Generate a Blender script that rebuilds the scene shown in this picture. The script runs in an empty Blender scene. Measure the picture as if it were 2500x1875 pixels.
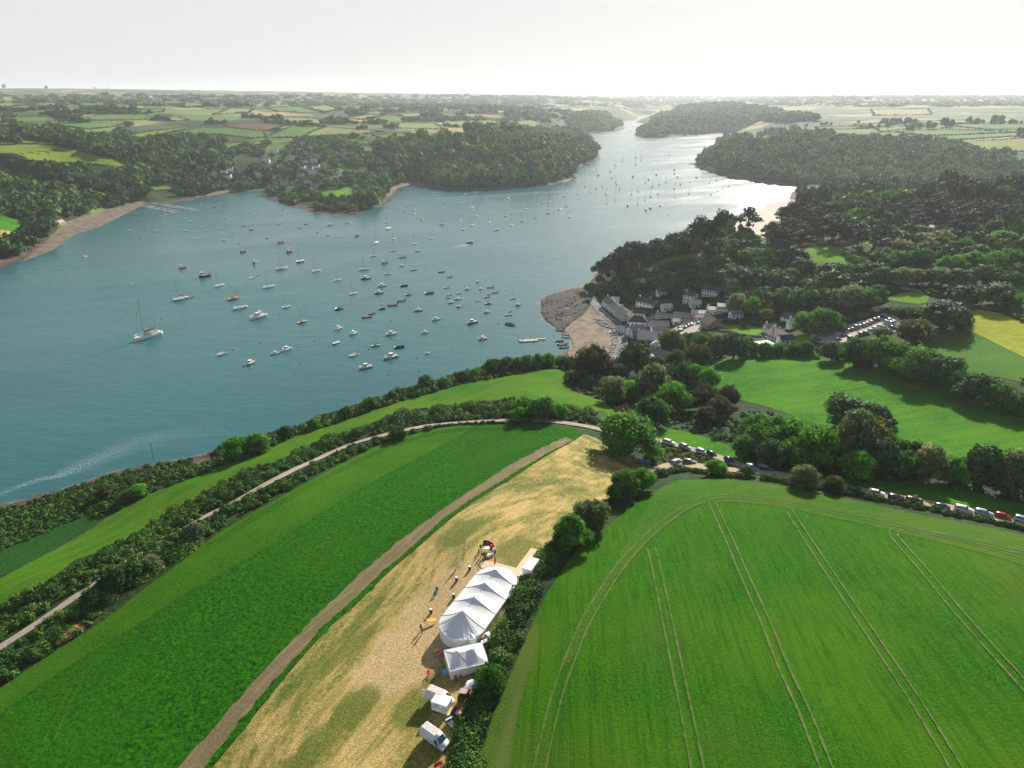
import bpy, bmesh, math, random
import numpy as np
from mathutils import Vector, Matrix
from mathutils.geometry import delaunay_2d_cdt
rng = np.random.default_rng(7)
random.seed(7)
S = bpy.context.scene
COL = S.collection

# ---------------------------------------------------------------- camera, light, exposure
CAMZ, F, PITCH = 155.0, 1733.0, math.radians(22.35)
cam = bpy.data.cameras.new('camera'); cam_o = bpy.data.objects.new('camera', cam); COL.objects.link(cam_o)
cam_o.location = (0, 0, CAMZ); cam_o.rotation_euler = (math.pi/2 - PITCH, 0, 0)
cam.sensor_width = 36; cam.lens = 36*F/2500; cam.clip_start = 1; cam.clip_end = 90000
S.camera = cam_o
SUN_AZ, SUN_EL = math.radians(24), math.radians(26)
world = bpy.data.worlds.new('World'); S.world = world; world.use_nodes = True
wn = world.node_tree.nodes; wl = world.node_tree.links
bg = wn['Background']
sky = wn.new('ShaderNodeTexSky'); sky.sky_type = 'NISHITA'; sky.sun_disc = False
sky.sun_elevation = SUN_EL; sky.sun_rotation = SUN_AZ
sky.air_density = 1.0; sky.dust_density = 1.2; sky.ozone_density = 1.0; sky.altitude = 100
hs = wn.new('ShaderNodeHueSaturation'); hs.inputs['Saturation'].default_value = 0.8
wl.new(sky.outputs[0], hs.inputs['Color'])
veil = wn.new('ShaderNodeMix'); veil.data_type = 'RGBA'; veil.inputs[0].default_value = 0.55       # pale haze layer, thickest toward the horizon
tcw = wn.new('ShaderNodeTexCoord'); sxyz = wn.new('ShaderNodeSeparateXYZ'); wl.new(tcw.outputs['Generated'], sxyz.inputs[0])
mrw = wn.new('ShaderNodeMapRange'); wl.new(sxyz.outputs[2], mrw.inputs[0]); mrw.inputs[1].default_value = 0.10; mrw.inputs[2].default_value = 0.42; mrw.inputs[3].default_value = 0.93; mrw.inputs[4].default_value = 0.0
wl.new(mrw.outputs[0], veil.inputs[0])
veil.inputs[7].default_value = (7.0, 7.05, 6.95, 1)
wl.new(hs.outputs[0], veil.inputs[6]); wl.new(veil.outputs[2], bg.inputs['Color'])
bg.inputs['Strength'].default_value = 0.066
sl = bpy.data.lights.new('sun', 'SUN'); sl.energy = 5.0; sl.angle = math.radians(0.6); sl.color = (1.0, 0.92, 0.79)
so = bpy.data.objects.new('sun', sl); COL.objects.link(so)
sdir = Vector((math.sin(SUN_AZ)*math.cos(SUN_EL), math.cos(SUN_AZ)*math.cos(SUN_EL), math.sin(SUN_EL)))
so.rotation_euler = sdir.to_track_quat('Z', 'Y').to_euler(); so.location = sdir*500
S.view_settings.view_transform = 'Standard'; S.view_settings.look = 'None'
S.view_settings.exposure = 0.8; S.view_settings.gamma = 1.0
S.render.engine = 'CYCLES'
S.cycles.volume_bounces = 0; S.cycles.max_bounces = 5; S.cycles.diffuse_bounces = 2
S.cycles.glossy_bounces = 2; S.cycles.transmission_bounces = 3; S.cycles.transparent_max_bounces = 6

# ---------------------------------------------------------------- helpers: naming
def tag(o, label=None, cat=None, group=None, kind=None):
    if label: o['label'] = label
    if cat: o['category'] = cat
    if group: o['group'] = group
    if kind: o['kind'] = kind
    return o
def meshobj(name, V, Fc, mats=None, parent=None, smooth=False, fmat=None, attr=None, attrname='tint'):
    me = bpy.data.meshes.new(name)
    V = np.asarray(V, dtype=np.float32)
    if isinstance(Fc, np.ndarray):
        n = Fc.shape[1]; me.vertices.add(len(V)); me.vertices.foreach_set('co', V.ravel())
        me.loops.add(Fc.size); me.loops.foreach_set('vertex_index', Fc.ravel().astype(np.int32))
        me.polygons.add(len(Fc)); me.polygons.foreach_set('loop_start', np.arange(0, Fc.size, n, dtype=np.int32))
        me.polygons.foreach_set('loop_total', np.full(len(Fc), n, dtype=np.int32))
        me.update(calc_edges=True)
    else:
        me.from_pydata([tuple(map(float, v)) for v in V], [], [tuple(map(int, f)) for f in Fc])
    if mats is not None:
        for m in (mats if isinstance(mats, (list, tuple)) else [mats]): me.materials.append(m)
    if fmat is not None: me.polygons.foreach_set('material_index', np.asarray(fmat, dtype=np.int32))
    if smooth: me.polygons.foreach_set('use_smooth', np.ones(len(me.polygons), dtype=bool))
    if attr is not None:
        a = me.attributes.new(attrname, 'FLOAT', 'POINT'); a.data.foreach_set('value', np.asarray(attr, dtype=np.float32))
    o = bpy.data.objects.new(name, me); COL.objects.link(o)
    if parent: o.parent = parent
    return o
def empty(name, loc, rz=0, scale=1.0):
    o = bpy.data.objects.new(name, None); COL.objects.link(o)
    o.location = loc; o.rotation_euler = (0, 0, rz); o.scale = (scale,)*3; o.empty_display_size = .5
    return o
def copy_tree(o, parent=None):
    c = o.copy(); COL.objects.link(c); c.parent = parent
    for ch in list(o.children): copy_tree(ch, c)
    return c

# ---------------------------------------------------------------- helpers: geometry of the view (photo point -> place on the land)
CP_, SP_ = math.cos(PITCH), math.sin(PITCH)
def ray(px, py):
    u = (np.asarray(px, float)-1250)/F; v = (np.asarray(py, float)-937.5)/F
    return u, CP_ - v*SP_, SP_ + v*CP_          # dx, dy, drop per unit depth
def onplane(px, py, z=0.0):
    dx, dy, k = ray(px, py); t = (CAMZ-z)/k
    return np.stack([dx*t, dy*t], -1)
def topx(x, y, z):
    dep = y*CP_ + (CAMZ-z)*SP_; up = y*SP_ - (CAMZ-z)*CP_
    return 1250+F*x/dep, 937.5-F*up/dep
def inpoly(P, poly):
    x, y = P[:, 0], P[:, 1]; res = np.zeros(len(P), bool); n = len(poly)
    mn = poly.min(0); mx = poly.max(0)
    sel = np.where((x >= mn[0]) & (x <= mx[0]) & (y >= mn[1]) & (y <= mx[1]))[0]
    if len(sel) == 0: return res
    xs, ys = x[sel], y[sel]; r = np.zeros(len(sel), bool)
    for i in range(n):
        x1, y1 = poly[i]; x2, y2 = poly[(i+1) % n]
        if y1 == y2: continue
        c = ((ys < y1) != (ys < y2)) & (xs < (x2-x1)*(ys-y1)/(y2-y1)+x1)
        r ^= c
    res[sel] = r
    return res
def smooth_line(pts, n=2, closed=False):
    P = np.array(pts, float)
    for _ in range(n):
        if closed:
            Q = np.roll(P, -1, 0); P = np.stack([P*.75+Q*.25, P*.25+Q*.75], 1).reshape(-1, P.shape[1])
        else:
            a, b = P[:-1], P[1:]
            M = np.stack([a*.75+b*.25, a*.25+b*.75], 1).reshape(-1, P.shape[1])
            P = np.concatenate([P[:1], M, P[-1:]])
    return P
def vnoise(x, y, seed=0):
    xi = np.floor(x).astype(np.int64); yi = np.floor(y).astype(np.int64); fx = x-xi; fy = y-yi
    fx = fx*fx*(3-2*fx); fy = fy*fy*(3-2*fy)
    def h(a, b):
        n = (a*374761393 + b*668265263 + seed*974634777) & 0x7fffffff
        n = ((n ^ (n >> 13))*1274126177) & 0x7fffffff
        return ((n ^ (n >> 16)) & 0xffff)/65535.0
    return (h(xi, yi)*(1-fx)+h(xi+1, yi)*fx)*(1-fy)+(h(xi, yi+1)*(1-fx)+h(xi+1, yi+1)*fx)*fy
# ---------------------------------------------------------------- shoreline (photo points at water level) : x, y, beach width, bank slope
SHORE_L = [(-900,900,8,.5),(-420,760,10,.5),(-150,700,12,.5),(0,657,14,.6),(26,643,16,.6),(72,628,18,.6),(116,611,20,.6),(150,585,20,.5),(174,571,22,.5),(208,562,25,.5),(246,547,28,.4),(275,533,28,.4),(304,517,30,.3),
 (333,510,30,.3),(356,501,20,.5),(434,494,12,.6),(492,484,12,.6),(550,475,14,.6),(593,468,12,.6),(640,465,12,.5),(655,478,14,.5),(684,492,18,.5),(704,504,18,.5),(736,511,18,.5),(765,518,20,.5),
 (805,526,24,.5),(851,528,28,.5),(872,523,26,.5),(909,511,14,.5),(924,504,14,.5),(938,495,18,.5),(953,481,20,.5),(964,466,26,.4),(976,458,36,.4),(1011,452,40,.4),(1040,453,24,.5),(1068,459,8,.8),(1112,461,6,.8),
 (1170,462,6,.8),(1240,460,6,.8),(1298,455,6,.8),(1350,450,10,.8),(1385,442,8,.8),(1399,432,6,.8),(1402,420,6,.8),(1410,410,6,.8),(1431,401,6,.8),(1450,394,6,.8),(1460,385,6,.8),(1462,377,6,.8),
 (1454,364,6,.6),(1440,348,6,.6),(1418,334,6,.6),(1425,326,10,.5),(1454,323,10,.5),(1492,321,20,.5),(1509,319,50,.4),(1525,314,60,.4),(1521,307,40,.5),(1518,299,20,.5),(1529,295,10,.5),(1547,294,10,.5),
 (1556,290,10,.5),(1556,285,10,.5),(1562,281,10,.5),(1605,280.5,10,.5),(1608,283,10,.5),(1580,287,10,.5),(1565,290,10,.5),(1556,295,10,.5)]
SHORE_R = [(1551,299,10,.5),(1567,300,10,.5),(1584,306,10,.5),(1592,311,10,.5),(1573,317,10,.5),(1558,319,10,.5),(1548,332,20,.5),(1567,336,10,.5),(1616,338,10,.5),(1660,335,10,.5),(1703,329,10,.5),(1761,324,10,.5),
 (1794,324,10,.5),(1778,329,10,.5),(1752,338,20,.5),(1745,345,20,.5),(1745,351,20,.5),(1758,355,10,.5),(1772,359,10,.5),(1752,366,8,.6),(1726,373,8,.6),(1714,381,8,.6),(1706,391,8,.6),(1701,398,8,.6),(1676,400.5,30,.4),
 (1700,403.5,8,.6),(1696,408,8,.6),(1726,418,6,.7),(1761,427,6,.7),(1804,436,6,.7),(1848,443,6,.7),(1880,448,6,.7),(1903,450,6,.7),(1953,456,6,.7),(1952,462,8,.7),(1935,469,8,.6),(1929,478,10,.6),
 (1927,487,20,.4),(1898,491,50,.4),(1874,500,60,.4),(1862,511,70,.4),(1833,521,80,.4),(1790,529,70,.4),(1770,535,40,.4),(1735,552,8,.6),(1680,575,6,.6),(1620,595,6,.6),(1560,615,6,.6),(1500,640,6,.6),(1455,670,6,.6),
 (1440,690,20,.5),(1425,701,60,.5),(1385,707,70,.5),(1356,716,80,.5),(1335,723,80,.4),(1318,733,70,.4),(1319,750,70,.4),(1320,768,70,.4),(1333,785,70,.4),(1356,800,60,.3),(1370,808,60,.3),(1390,823,60,.3),
 (1398,838,55,.3),(1393,852,45,.3),(1379,863,30,.4),(1338,876,10,.8),(1260,912,5,1.0),(1187,928,5,1.0),(1100,956,5,1.0),(1000,988,5,1.0),(900,1021,5,1.0),(800,1052,5,1.0),(700,1082,5,1.0),(620,1098,6,.9),
 (552,1098,10,.5),(506,1108,12,.5),(463,1119,12,.5),(405,1128,12,.5),(347,1138,8,.5),(269,1156,6,.5),(203,1180,6,.5),(140,1200,6,.5),(95,1208,8,.5),(72,1220,12,.5),(0,1234,14,.5),(-150,1300,12,.5),(-500,1480,12,.5),(-1400,1900,12,.5)]
SH = np.array(SHORE_L + SHORE_R, float)
SHW = onplane(SH[:, 0], SH[:, 1], 0.0)
WPOLY = SHW                                                   # closed polygon of the water
# control heights (photo x, photo y, z)
CPTS = [(1150,1600,54),(1150,1300,53),(1400,1100,47),(1300,1875,57),(800,1875,52),(1000,1400,50),(1250,1060,44),(700,1500,46),(500,1875,46),(900,1200,43),(1100,1075,41),(400,1500,41),(0,1875,40),(650,1170,36),(300,1400,35),(0,1600,32),(950,1045,36),(1340,1010,42),
 (0,1420,22),(0,1500,26),(376,1202,21),(400,1240,23),(640,1110,23),(800,1060,25),(1025,967,26),(1100,980,31),(1344,903,28),(1320,960,36),(1200,985,36),(0,1320,10),(200,1240,11),(130,1340,18),
 (1500,1300,54),(1700,1190,51),(2000,1500,58),(2400,1875,62),(1500,1875,60),(2500,1400,58),(2300,1330,55),(2500,1300,52),(1640,1080,40),(1650,1140,43),(1860,1150,47),(2200,1220,49),(2500,1280,50),(1500,1020,39),
 (1800,960,33),(2100,980,38),(2450,1060,44),(1800,880,27),(2100,890,34),(2500,960,45),(2350,830,42),(2480,770,49),(2250,725,43),(2070,730,36),(1700,1010,36),(2300,1120,46),(1950,1060,42),(2100,810,32),(2000,825,27),
 (1450,890,12),(1520,900,15),(1600,930,20),(1500,960,29),(1420,940,27),(1560,1000,34),(1350,960,33),(1700,900,22),
 (1510,850,4.5),(1500,770,4.5),(1520,800,5),(1600,800,8),(1700,800,10),(1850,805,16),(1900,790,18),(1780,770,15),
 (1500,705,9),(1560,660,17),(1650,640,26),(1700,700,18),(1600,700,12),(1750,715,17),(1850,650,33),(1760,600,37),(1650,600,29),(1900,620,41),(2050,630,43),(2000,560,45),(2200,560,48),(2400,530,52),(2200,640,45),(2400,650,50),(2500,570,56),(1850,560,30),(1900,590,38),
 (2000,505,22),(2100,500,38),(2300,490,52),(2450,480,55),(2200,462,8),(2400,452,12),(2590,452,20),(2000,470,8),
 (1800,380,28),(1800,350,45),(1950,420,14),(1950,380,37),(1950,345,52),(2200,420,22),(2200,380,42),(2200,350,54),(2400,420,25),(2400,385,42),(2450,365,52),
 (1800,342,14),(1900,325,38),(2100,340,53),(2300,365,50),(2400,350,57),(2400,330,65),(2100,320,62),(2100,305,68),(2100,285,62),(2100,265,75),(2200,250,85),(2200,240,100),(2500,300,75),(2500,260,88),(1900,300,58),(1900,280,64),(1900,260,75),(1900,245,90),
 (1650,320,18),(1650,300,40),(1750,290,48),(1750,270,68),(1800,262,78),(1700,260,76),(1600,289,18),(1600,272,12),(1600,255,45),(1600,245,60),
 (1300,322,28),(1300,305,45),(1400,310,30),(1450,300,34),(1300,290,60),(1300,270,75),(1300,250,85),(1500,285,30),(1500,265,50),(1500,250,70),
 (850,500,5),(800,440,18),(700,440,16),(750,400,31),(650,400,30),(900,400,30),(800,370,44),(1000,400,27),(1000,370,44),(1150,420,16),(1150,370,44),(1300,380,39),(1380,370,30),(1240,335,60),(1100,345,60),(1000,340,59),(900,345,60),(1400,348,26),
 (1000,320,69),(1000,300,75),(1000,280,80),(1000,260,86),(1000,245,98),
 (100,560,12),(100,500,32),(0,560,25),(0,600,12),(0,520,38),(0,480,48),(200,480,25),(300,480,15),(400,470,9),(500,455,8),(550,450,7),(620,440,9),(200,440,42),(300,430,34),(400,430,28),(0,440,55),(100,420,58),(200,400,63),(300,400,50),(100,370,72),(200,370,70),(0,350,79),
 (400,380,49),(500,400,40),(600,400,34),(500,360,54),(300,350,68),(200,330,77),(400,330,68),(600,340,60),(700,340,62),(800,310,74),(600,310,79),(400,300,85),(200,300,90),(0,310,90),(0,280,100),(200,270,108),(400,270,105),(600,280,92),(800,285,84),(600,260,102),(800,260,93),
 (0,250,118),(300,250,115),(600,245,112),(-400,700,25),(-500,400,70),(-500,1500,10),(-400,1875,30),(3000,1200,52),(3000,1875,62),(3000,600,60),(3000,300,75)]
CP3 = [(0,5200,150),(0,7000,182),(300,5500,145),(300,7000,182),(600,7500,166),(760,8000,160),(900,8500,148),(1200,9500,126),(1500,14000,105),(1800,14000,104),(2200,14000,106),(2500,13000,112),(-500,7000,185),
 (0,16000,150),(600,20000,130),(1250,20000,100),(2500,20000,105),(1250,40000,80),(0,40000,100),(2500,40000,90),(3000,9000,100),(1250,50,56),(1800,50,60),(500,50,52)]
cx, cy, cz = [np.array(v, float) for v in zip(*CPTS)]
cw = onplane(cx, cy, cz)
ex = []
for (px, t, z) in CP3: ex.append(((px-1250)/F*t, t*.95))
cw = np.concatenate([cw, np.array(ex)]); cz = np.concatenate([cz, [c[2] for c in CP3]])
ASC = 1.6
def plr(P): return np.stack([np.arctan2(P[:, 0], P[:, 1])*ASC, np.log(np.hypot(P[:, 0], P[:, 1]))], -1)
cq = plr(cw); EPS = 0.06
D = np.sqrt(((cq[:, None]-cq[None])**2).sum(-1)+EPS**2)
n = len(cq); A = np.zeros((n+1, n+1)); A[:n, :n] = D + 0*np.eye(n); A[:n, :n] -= np.eye(n)*0.004; A[n, :n] = A[:n, n] = 1
wts = np.linalg.solve(A, np.concatenate([cz, [0]]))
NA, NR = 620, 1250
AZ = np.linspace(math.radians(-72), math.radians(72), NA); LR = np.linspace(math.log(25), math.log(42000), NR)
aa, rr = np.meshgrid(AZ, LR, indexing='ij'); R_ = np.exp(rr)
GX, GY = R_*np.sin(aa), R_*np.cos(aa)
def rbf(q):
    out = np.empty(len(q))
    for i in range(0, len(q), 40000):
        d = np.sqrt(((q[i:i+40000, None]-cq[None])**2).sum(-1)+EPS**2); out[i:i+40000] = d@wts[:n]+wts[n]
    return out
# coarse evaluation then bilinear refine
ca, cl = AZ[::3], LR[::3]
if ca[-1] != AZ[-1]: ca = np.append(ca, AZ[-1])
if cl[-1] != LR[-1]: cl = np.append(cl, LR[-1])
m1, m2 = np.meshgrid(ca, cl, indexing='ij')
Bc = rbf(np.stack([m1.ravel()*ASC, m2.ravel()], -1)).reshape(m1.shape)
def interp2(Z, xa, xl, a, l):
    ia = np.clip(np.searchsorted(xa, a)-1, 0, len(xa)-2); il = np.clip(np.searchsorted(xl, l)-1, 0, len(xl)-2)
    fa = np.clip((a-xa[ia])/(xa[ia+1]-xa[ia]), 0, 1); fl = np.clip((l-xl[il])/(xl[il+1]-xl[il]), 0, 1)
    return (Z[ia, il]*(1-fa)+Z[ia+1, il]*fa)*(1-fl)+(Z[ia, il+1]*(1-fa)+Z[ia+1, il+1]*fa)*fl
B = interp2(Bc, ca, cl, aa.ravel(), rr.ravel())
G = np.stack([GX.ravel(), GY.ravel()], -1)
inw = inpoly(G, WPOLY)
def shoredist(P):
    a = SHW; b = np.roll(SHW, -1, 0); best = np.full(len(P), 1e9); bw = np.zeros(len(P)); bs = np.zeros(len(P))
    for i in range(len(a)-1):
        ab = b[i]-a[i]; L2 = (ab**2).sum()+1e-9; t = np.clip(((P-a[i])@ab)/L2, 0, 1)
        d = np.hypot(P[:, 0]-a[i, 0]-t*ab[0], P[:, 1]-a[i, 1]-t*ab[1]); m = d < best
        best[m] = d[m]; j = (i+1) % len(a)
        bw[m] = (SH[i, 2]*(1-t)+SH[j, 2]*t)[m]; bs[m] = (SH[i, 3]*(1-t)+SH[j, 3]*t)[m]
    return best, bw, bs
sd, bw, bs = shoredist(G)
prof = 0.05*np.minimum(sd, bw) + bs*np.maximum(sd-bw, 0) + 0.15
Bl = np.maximum(B, 2.0+0.02*np.minimum(sd, 200))
und = (vnoise(GX.ravel()/40, GY.ravel()/40, 3)-.5)*1.2 + (vnoise(GX.ravel()/160, GY.ravel()/160, 4)-.5)*np.clip(R_.ravel()/400, 0, 6)
Bl = Bl + und*np.clip(sd/60, 0, 1)
kk = 1.5
Hl = -kk*np.logaddexp(-Bl/kk, -prof/kk)
Hl = np.where(sd < 30, np.maximum(Hl, 0.02*sd), Hl)
HG = np.where(inw, -np.minimum(0.09*sd+.02, 5), Hl).reshape(NA, NR)
HG = np.where(np.isfinite(HG), HG, 50)
SD = np.where(inw, -sd, sd).reshape(NA, NR)
def H(P):
    P = np.atleast_2d(P); q = np.arctan2(P[:, 0], P[:, 1]); l = np.log(np.maximum(np.hypot(P[:, 0], P[:, 1]), 26))
    return interp2(HG, AZ, LR, q, l)
def SDF(P):
    P = np.atleast_2d(P); q = np.arctan2(P[:, 0], P[:, 1]); l = np.log(np.maximum(np.hypot(P[:, 0], P[:, 1]), 26))
    return interp2(SD, AZ, LR, q, l)
RS = np.exp(np.linspace(math.log(60), math.log(41000), 2600))
def at(px, py):
    """first point of the land (or water) that the photo point looks at -> (n,3)"""
    px = np.atleast_1d(np.asarray(px, float)); py = np.atleast_1d(np.asarray(py, float))
    dx, dy, k = ray(px, py); hh = np.hypot(dx, dy); az = np.arctan2(dx, dy); s = k/hh
    out = np.zeros((len(px), 3))
    for i in range(len(px)):
        a = np.full(len(RS), az[i]); h = np.maximum(interp2(HG, AZ, LR, a, np.log(RS)), 0); z = CAMZ - RS*s[i]
        j = np.argmax(z < h)
        if z[j] >= h[j]: j = len(RS)-1
        j = max(j, 1); d0 = z[j-1]-h[j-1]; d1 = z[j]-h[j]; f = d0/(d0-d1) if d0 != d1 else 0
        r = RS[j-1]+(RS[j]-RS[j-1])*min(max(f, 0), 1)
        out[i] = (r*math.sin(az[i]), r*math.cos(az[i]), max(float(H([(r*math.sin(az[i]), r*math.cos(az[i]))])[0]), 0))
    return out
def at1(px, py): return Vector(at(px, py)[0])
# ---------------------------------------------------------------- materials
def newmat(name):
    m = bpy.data.materials.new(name); m.use_nodes = True; nt = m.node_tree
    b = nt.nodes['Principled BSDF']; return m, nt.nodes, nt.links, b
def plain(name, col, rough=.6, metal=0.0, spec=.5, var=0.0, vscale=3.0):
    m, N, L, b = newmat(name); b.inputs['Roughness'].default_value = rough; b.inputs['Metallic'].default_value = metal
    b.inputs['Specular IOR Level'].default_value = spec
    if var > 0:
        n = N.new('ShaderNodeTexNoise'); n.inputs['Scale'].default_value = vscale; n.inputs['Detail'].default_value = 4
        tc = N.new('ShaderNodeTexCoord'); L.new(tc.outputs['Object'], n.inputs['Vector'])
        r = N.new('ShaderNodeValToRGB'); r.color_ramp.elements[0].position = .35; r.color_ramp.elements[1].position = .65
        r.color_ramp.elements[0].color = (*[c*(1-var) for c in col], 1); r.color_ramp.elements[1].color = (*[min(1, c*(1+var)) for c in col], 1)
        L.new(n.outputs['Fac'], r.inputs['Fac']); L.new(r.outputs['Color'], b.inputs['Base Color'])
    else: b.inputs['Base Color'].default_value = (*col, 1)
    return m
class NT:
    """small node helper"""
    def __init__(s, m): s.m, s.N, s.L, s.b = m; s.tc = s.N.new('ShaderNodeNewGeometry')
    def noise(s, scale, detail=3, rough=.55, vec=None, dist=0):
        n = s.N.new('ShaderNodeTexNoise'); n.inputs['Scale'].default_value = scale; n.inputs['Detail'].default_value = detail
        n.inputs['Roughness'].default_value = rough; n.inputs['Distortion'].default_value = dist
        s.L.new(vec or s.tc.outputs['Position'], n.inputs['Vector']); return n.outputs['Fac']
    def mapping(s, rot=0, scale=(1, 1, 1)):
        n = s.N.new('ShaderNodeMapping'); n.vector_type = 'TEXTURE'; n.inputs['Rotation'].default_value = (0, 0, -rot); n.inputs['Scale'].default_value = tuple(1/c for c in scale)
        s.L.new(s.tc.outputs['Position'], n.inputs['Vector']); return n.outputs[0]
    def ramp(s, fac, stops):
        r = s.N.new('ShaderNodeValToRGB'); e = r.color_ramp.elements
        e[0].position, e[0].color = stops[0][0], (*stops[0][1], 1); e[1].position, e[1].color = stops[-1][0], (*stops[-1][1], 1)
        for p, c in stops[1:-1]: q = e.new(p); q.color = (*c, 1)
        s.L.new(fac, r.inputs['Fac']); return r.outputs['Color']
    def step(s, fac, a, b):
        n = s.N.new('ShaderNodeMapRange'); n.inputs[1].default_value = a; n.inputs[2].default_value = b; n.clamp = True
        s.L.new(fac, n.inputs[0]); return n.outputs[0]
    def mix(s, fac, a, b, mode='MIX'):
        n = s.N.new('ShaderNodeMix'); n.data_type = 'RGBA'; n.blend_type = mode
        for k, v in ((0, fac), (6, a), (7, b)):
            if isinstance(v, (int, float)): n.inputs[k].default_value = v
            elif isinstance(v, tuple): n.inputs[k].default_value = (*v, 1)
            else: s.L.new(v, n.inputs[k])
        return n.outputs[2]
    def math(s, op, a, b=0.0):
        n = s.N.new('ShaderNodeMath'); n.operation = op
        for k, v in ((0, a), (1, b)):
            if isinstance(v, (int, float)): n.inputs[k].default_value = v
            else: s.L.new(v, n.inputs[k])
        return n.outputs[0]
    def bump(s, h, strength=.5, dist=.3):
        n = s.N.new('ShaderNodeBump'); n.inputs['Strength'].default_value = strength; n.inputs['Distance'].default_value = dist
        s.L.new(h, n.inputs['Height']); s.L.new(n.outputs[0], s.b.inputs['Normal'])
    def out(s, col, rough=.9, spec=.2):
        s.L.new(col, s.b.inputs['Base Color']) if not isinstance(col, tuple) else None
        s.b.inputs['Roughness'].default_value = rough; s.b.inputs['Specular IOR Level'].default_value = spec
        return s.m
def crop(name, dark, light, patch, fine=1.6, patchscale=.03, bumpd=.35, streak=None, spots=None, yellow=None):
    """living grass or crop: clumps, patches, and drill rows or mowing streaks"""
    t = NT(newmat(name))
    f = t.noise(fine, 5, .72); c = t.ramp(f, [(.34, dark), (.66, light)])
    p = t.noise(patchscale, 4, .6); c = t.mix(t.math('MULTIPLY', t.step(p, .40, .72), .75), c, patch)
    h = f
    if streak:
        rot, sc, amt, col = streak
        w = t.noise(1.0, 3, .6, vec=t.mapping(rot, (sc, sc*.02, 1)))
        c = t.mix(t.math('MULTIPLY', t.step(w, .45, .7), amt), c, col)
        h = t.math('ADD', f, t.math('MULTIPLY', w, -.7))
    if yellow: c = t.mix(t.math('MULTIPLY', t.step(t.noise(yellow[0], 3), .5, .75), yellow[1]), c, yellow[2])
    if spots: c = t.mix(t.math('MULTIPLY', t.step(t.noise(.35, 3, .6), .62, .72), spots[0]), c, spots[1])
    t.bump(h, 1.0, bumpd)
    return t.out(c, .95, .04)

# photo direction of the drill rows in the big right-hand field
# (two points of one tramline)
# ---------------------------------------------------------------- ground
def ground_material():
    t = NT(newmat('ground_earth_and_scrub'))
    f = t.noise(.5, 5, .65)
    c = t.ramp(f, [(.3, (.006, .018, .006)), (.55, (.016, .045, .010)), (.75, (.035, .075, .016))])
    big = t.noise(.02, 3); c = t.mix(t.step(big, .5, .7), c, (.045, .075, .018))
    # distant patchwork of fields: cells of pasture and stubble with dark hedgebanks between
    vo = t.N.new('ShaderNodeTexVoronoi'); vo.feature = 'F1'; vo.inputs['Scale'].default_value = .0052
    wv = t.N.new('ShaderNodeVectorMath'); wv.operation = 'ADD'
    nz = t.N.new('ShaderNodeTexNoise'); nz.inputs['Scale'].default_value = .004; t.L.new(t.tc.outputs['Position'], nz.inputs['Vector'])
    sc = t.N.new('ShaderNodeVectorMath'); sc.operation = 'SCALE'; sc.inputs['Scale'].default_value = 160
    t.L.new(nz.outputs['Color'], sc.inputs[0]); t.L.new(t.tc.outputs['Position'], wv.inputs[0]); t.L.new(sc.outputs[0], wv.inputs[1])
    t.L.new(wv.outputs[0], vo.inputs['Vector'])
    sep = t.N.new('ShaderNodeSeparateColor'); t.L.new(vo.outputs['Color'], sep.inputs[0])
    fc = t.ramp(sep.outputs[0], [(0, (.02, .045, .012)), (.25, (.05, .10, .025)), (.3, (.075, .14, .03)), (.55, (.10, .16, .04)), (.6, (.20, .20, .07)), (.8, (.26, .20, .10)), (.85, (.02, .04, .012)), (1, (.02, .04, .012))])
    v2 = t.N.new('ShaderNodeTexVoronoi'); v2.feature = 'DISTANCE_TO_EDGE'; v2.inputs['Scale'].default_value = .0052; t.L.new(wv.outputs[0], v2.inputs['Vector'])
    fc = t.mix(t.step(v2.outputs['Distance'], .03, .012), fc, (.014, .03, .010))
    wood = t.noise(.0022, 4, .6); fc = t.mix(t.step(wood, .5, .56), fc, (.018, .04, .012))
    sy = t.N.new('ShaderNodeSeparateXYZ'); t.L.new(t.tc.outputs['Position'], sy.inputs[0])
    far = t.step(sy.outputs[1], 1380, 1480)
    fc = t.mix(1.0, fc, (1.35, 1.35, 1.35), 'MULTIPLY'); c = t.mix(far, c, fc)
    # tidal shore: shingle, sand and weed below the spring-tide line
    z = t.math('ADD', sy.outputs[2], t.math('MULTIPLY', t.noise(.12, 4), 1.6))
    sand = t.ramp(t.noise(.25, 5, .7), [(.3, (.05, .038, .03)), (.5, (.15, .11, .08)), (.7, (.25, .19, .14))])
    weed = t.step(t.noise(.05, 4, .7), .52, .6); sand = t.mix(weed, sand, (.045, .035, .028))
    wet = t.step(sy.outputs[2], .9, .2); sand = t.mix(t.math('MULTIPLY', wet, .6), sand, (.05, .038, .03))
    c = t.mix(t.step(z, 2.3, 1.7), c, sand)
    t.bump(f, 1.0, .8)
    return t.out(c, .95, .15)
M = {}
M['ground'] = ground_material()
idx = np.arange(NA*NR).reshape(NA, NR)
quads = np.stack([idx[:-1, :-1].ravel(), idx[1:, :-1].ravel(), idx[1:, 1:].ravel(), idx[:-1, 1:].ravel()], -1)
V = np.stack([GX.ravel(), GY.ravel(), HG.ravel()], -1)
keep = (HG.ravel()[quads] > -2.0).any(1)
g = meshobj('ground', V, quads[keep][:, ::-1].copy(), M['ground'], smooth=True); tag(g, kind='structure')
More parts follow.
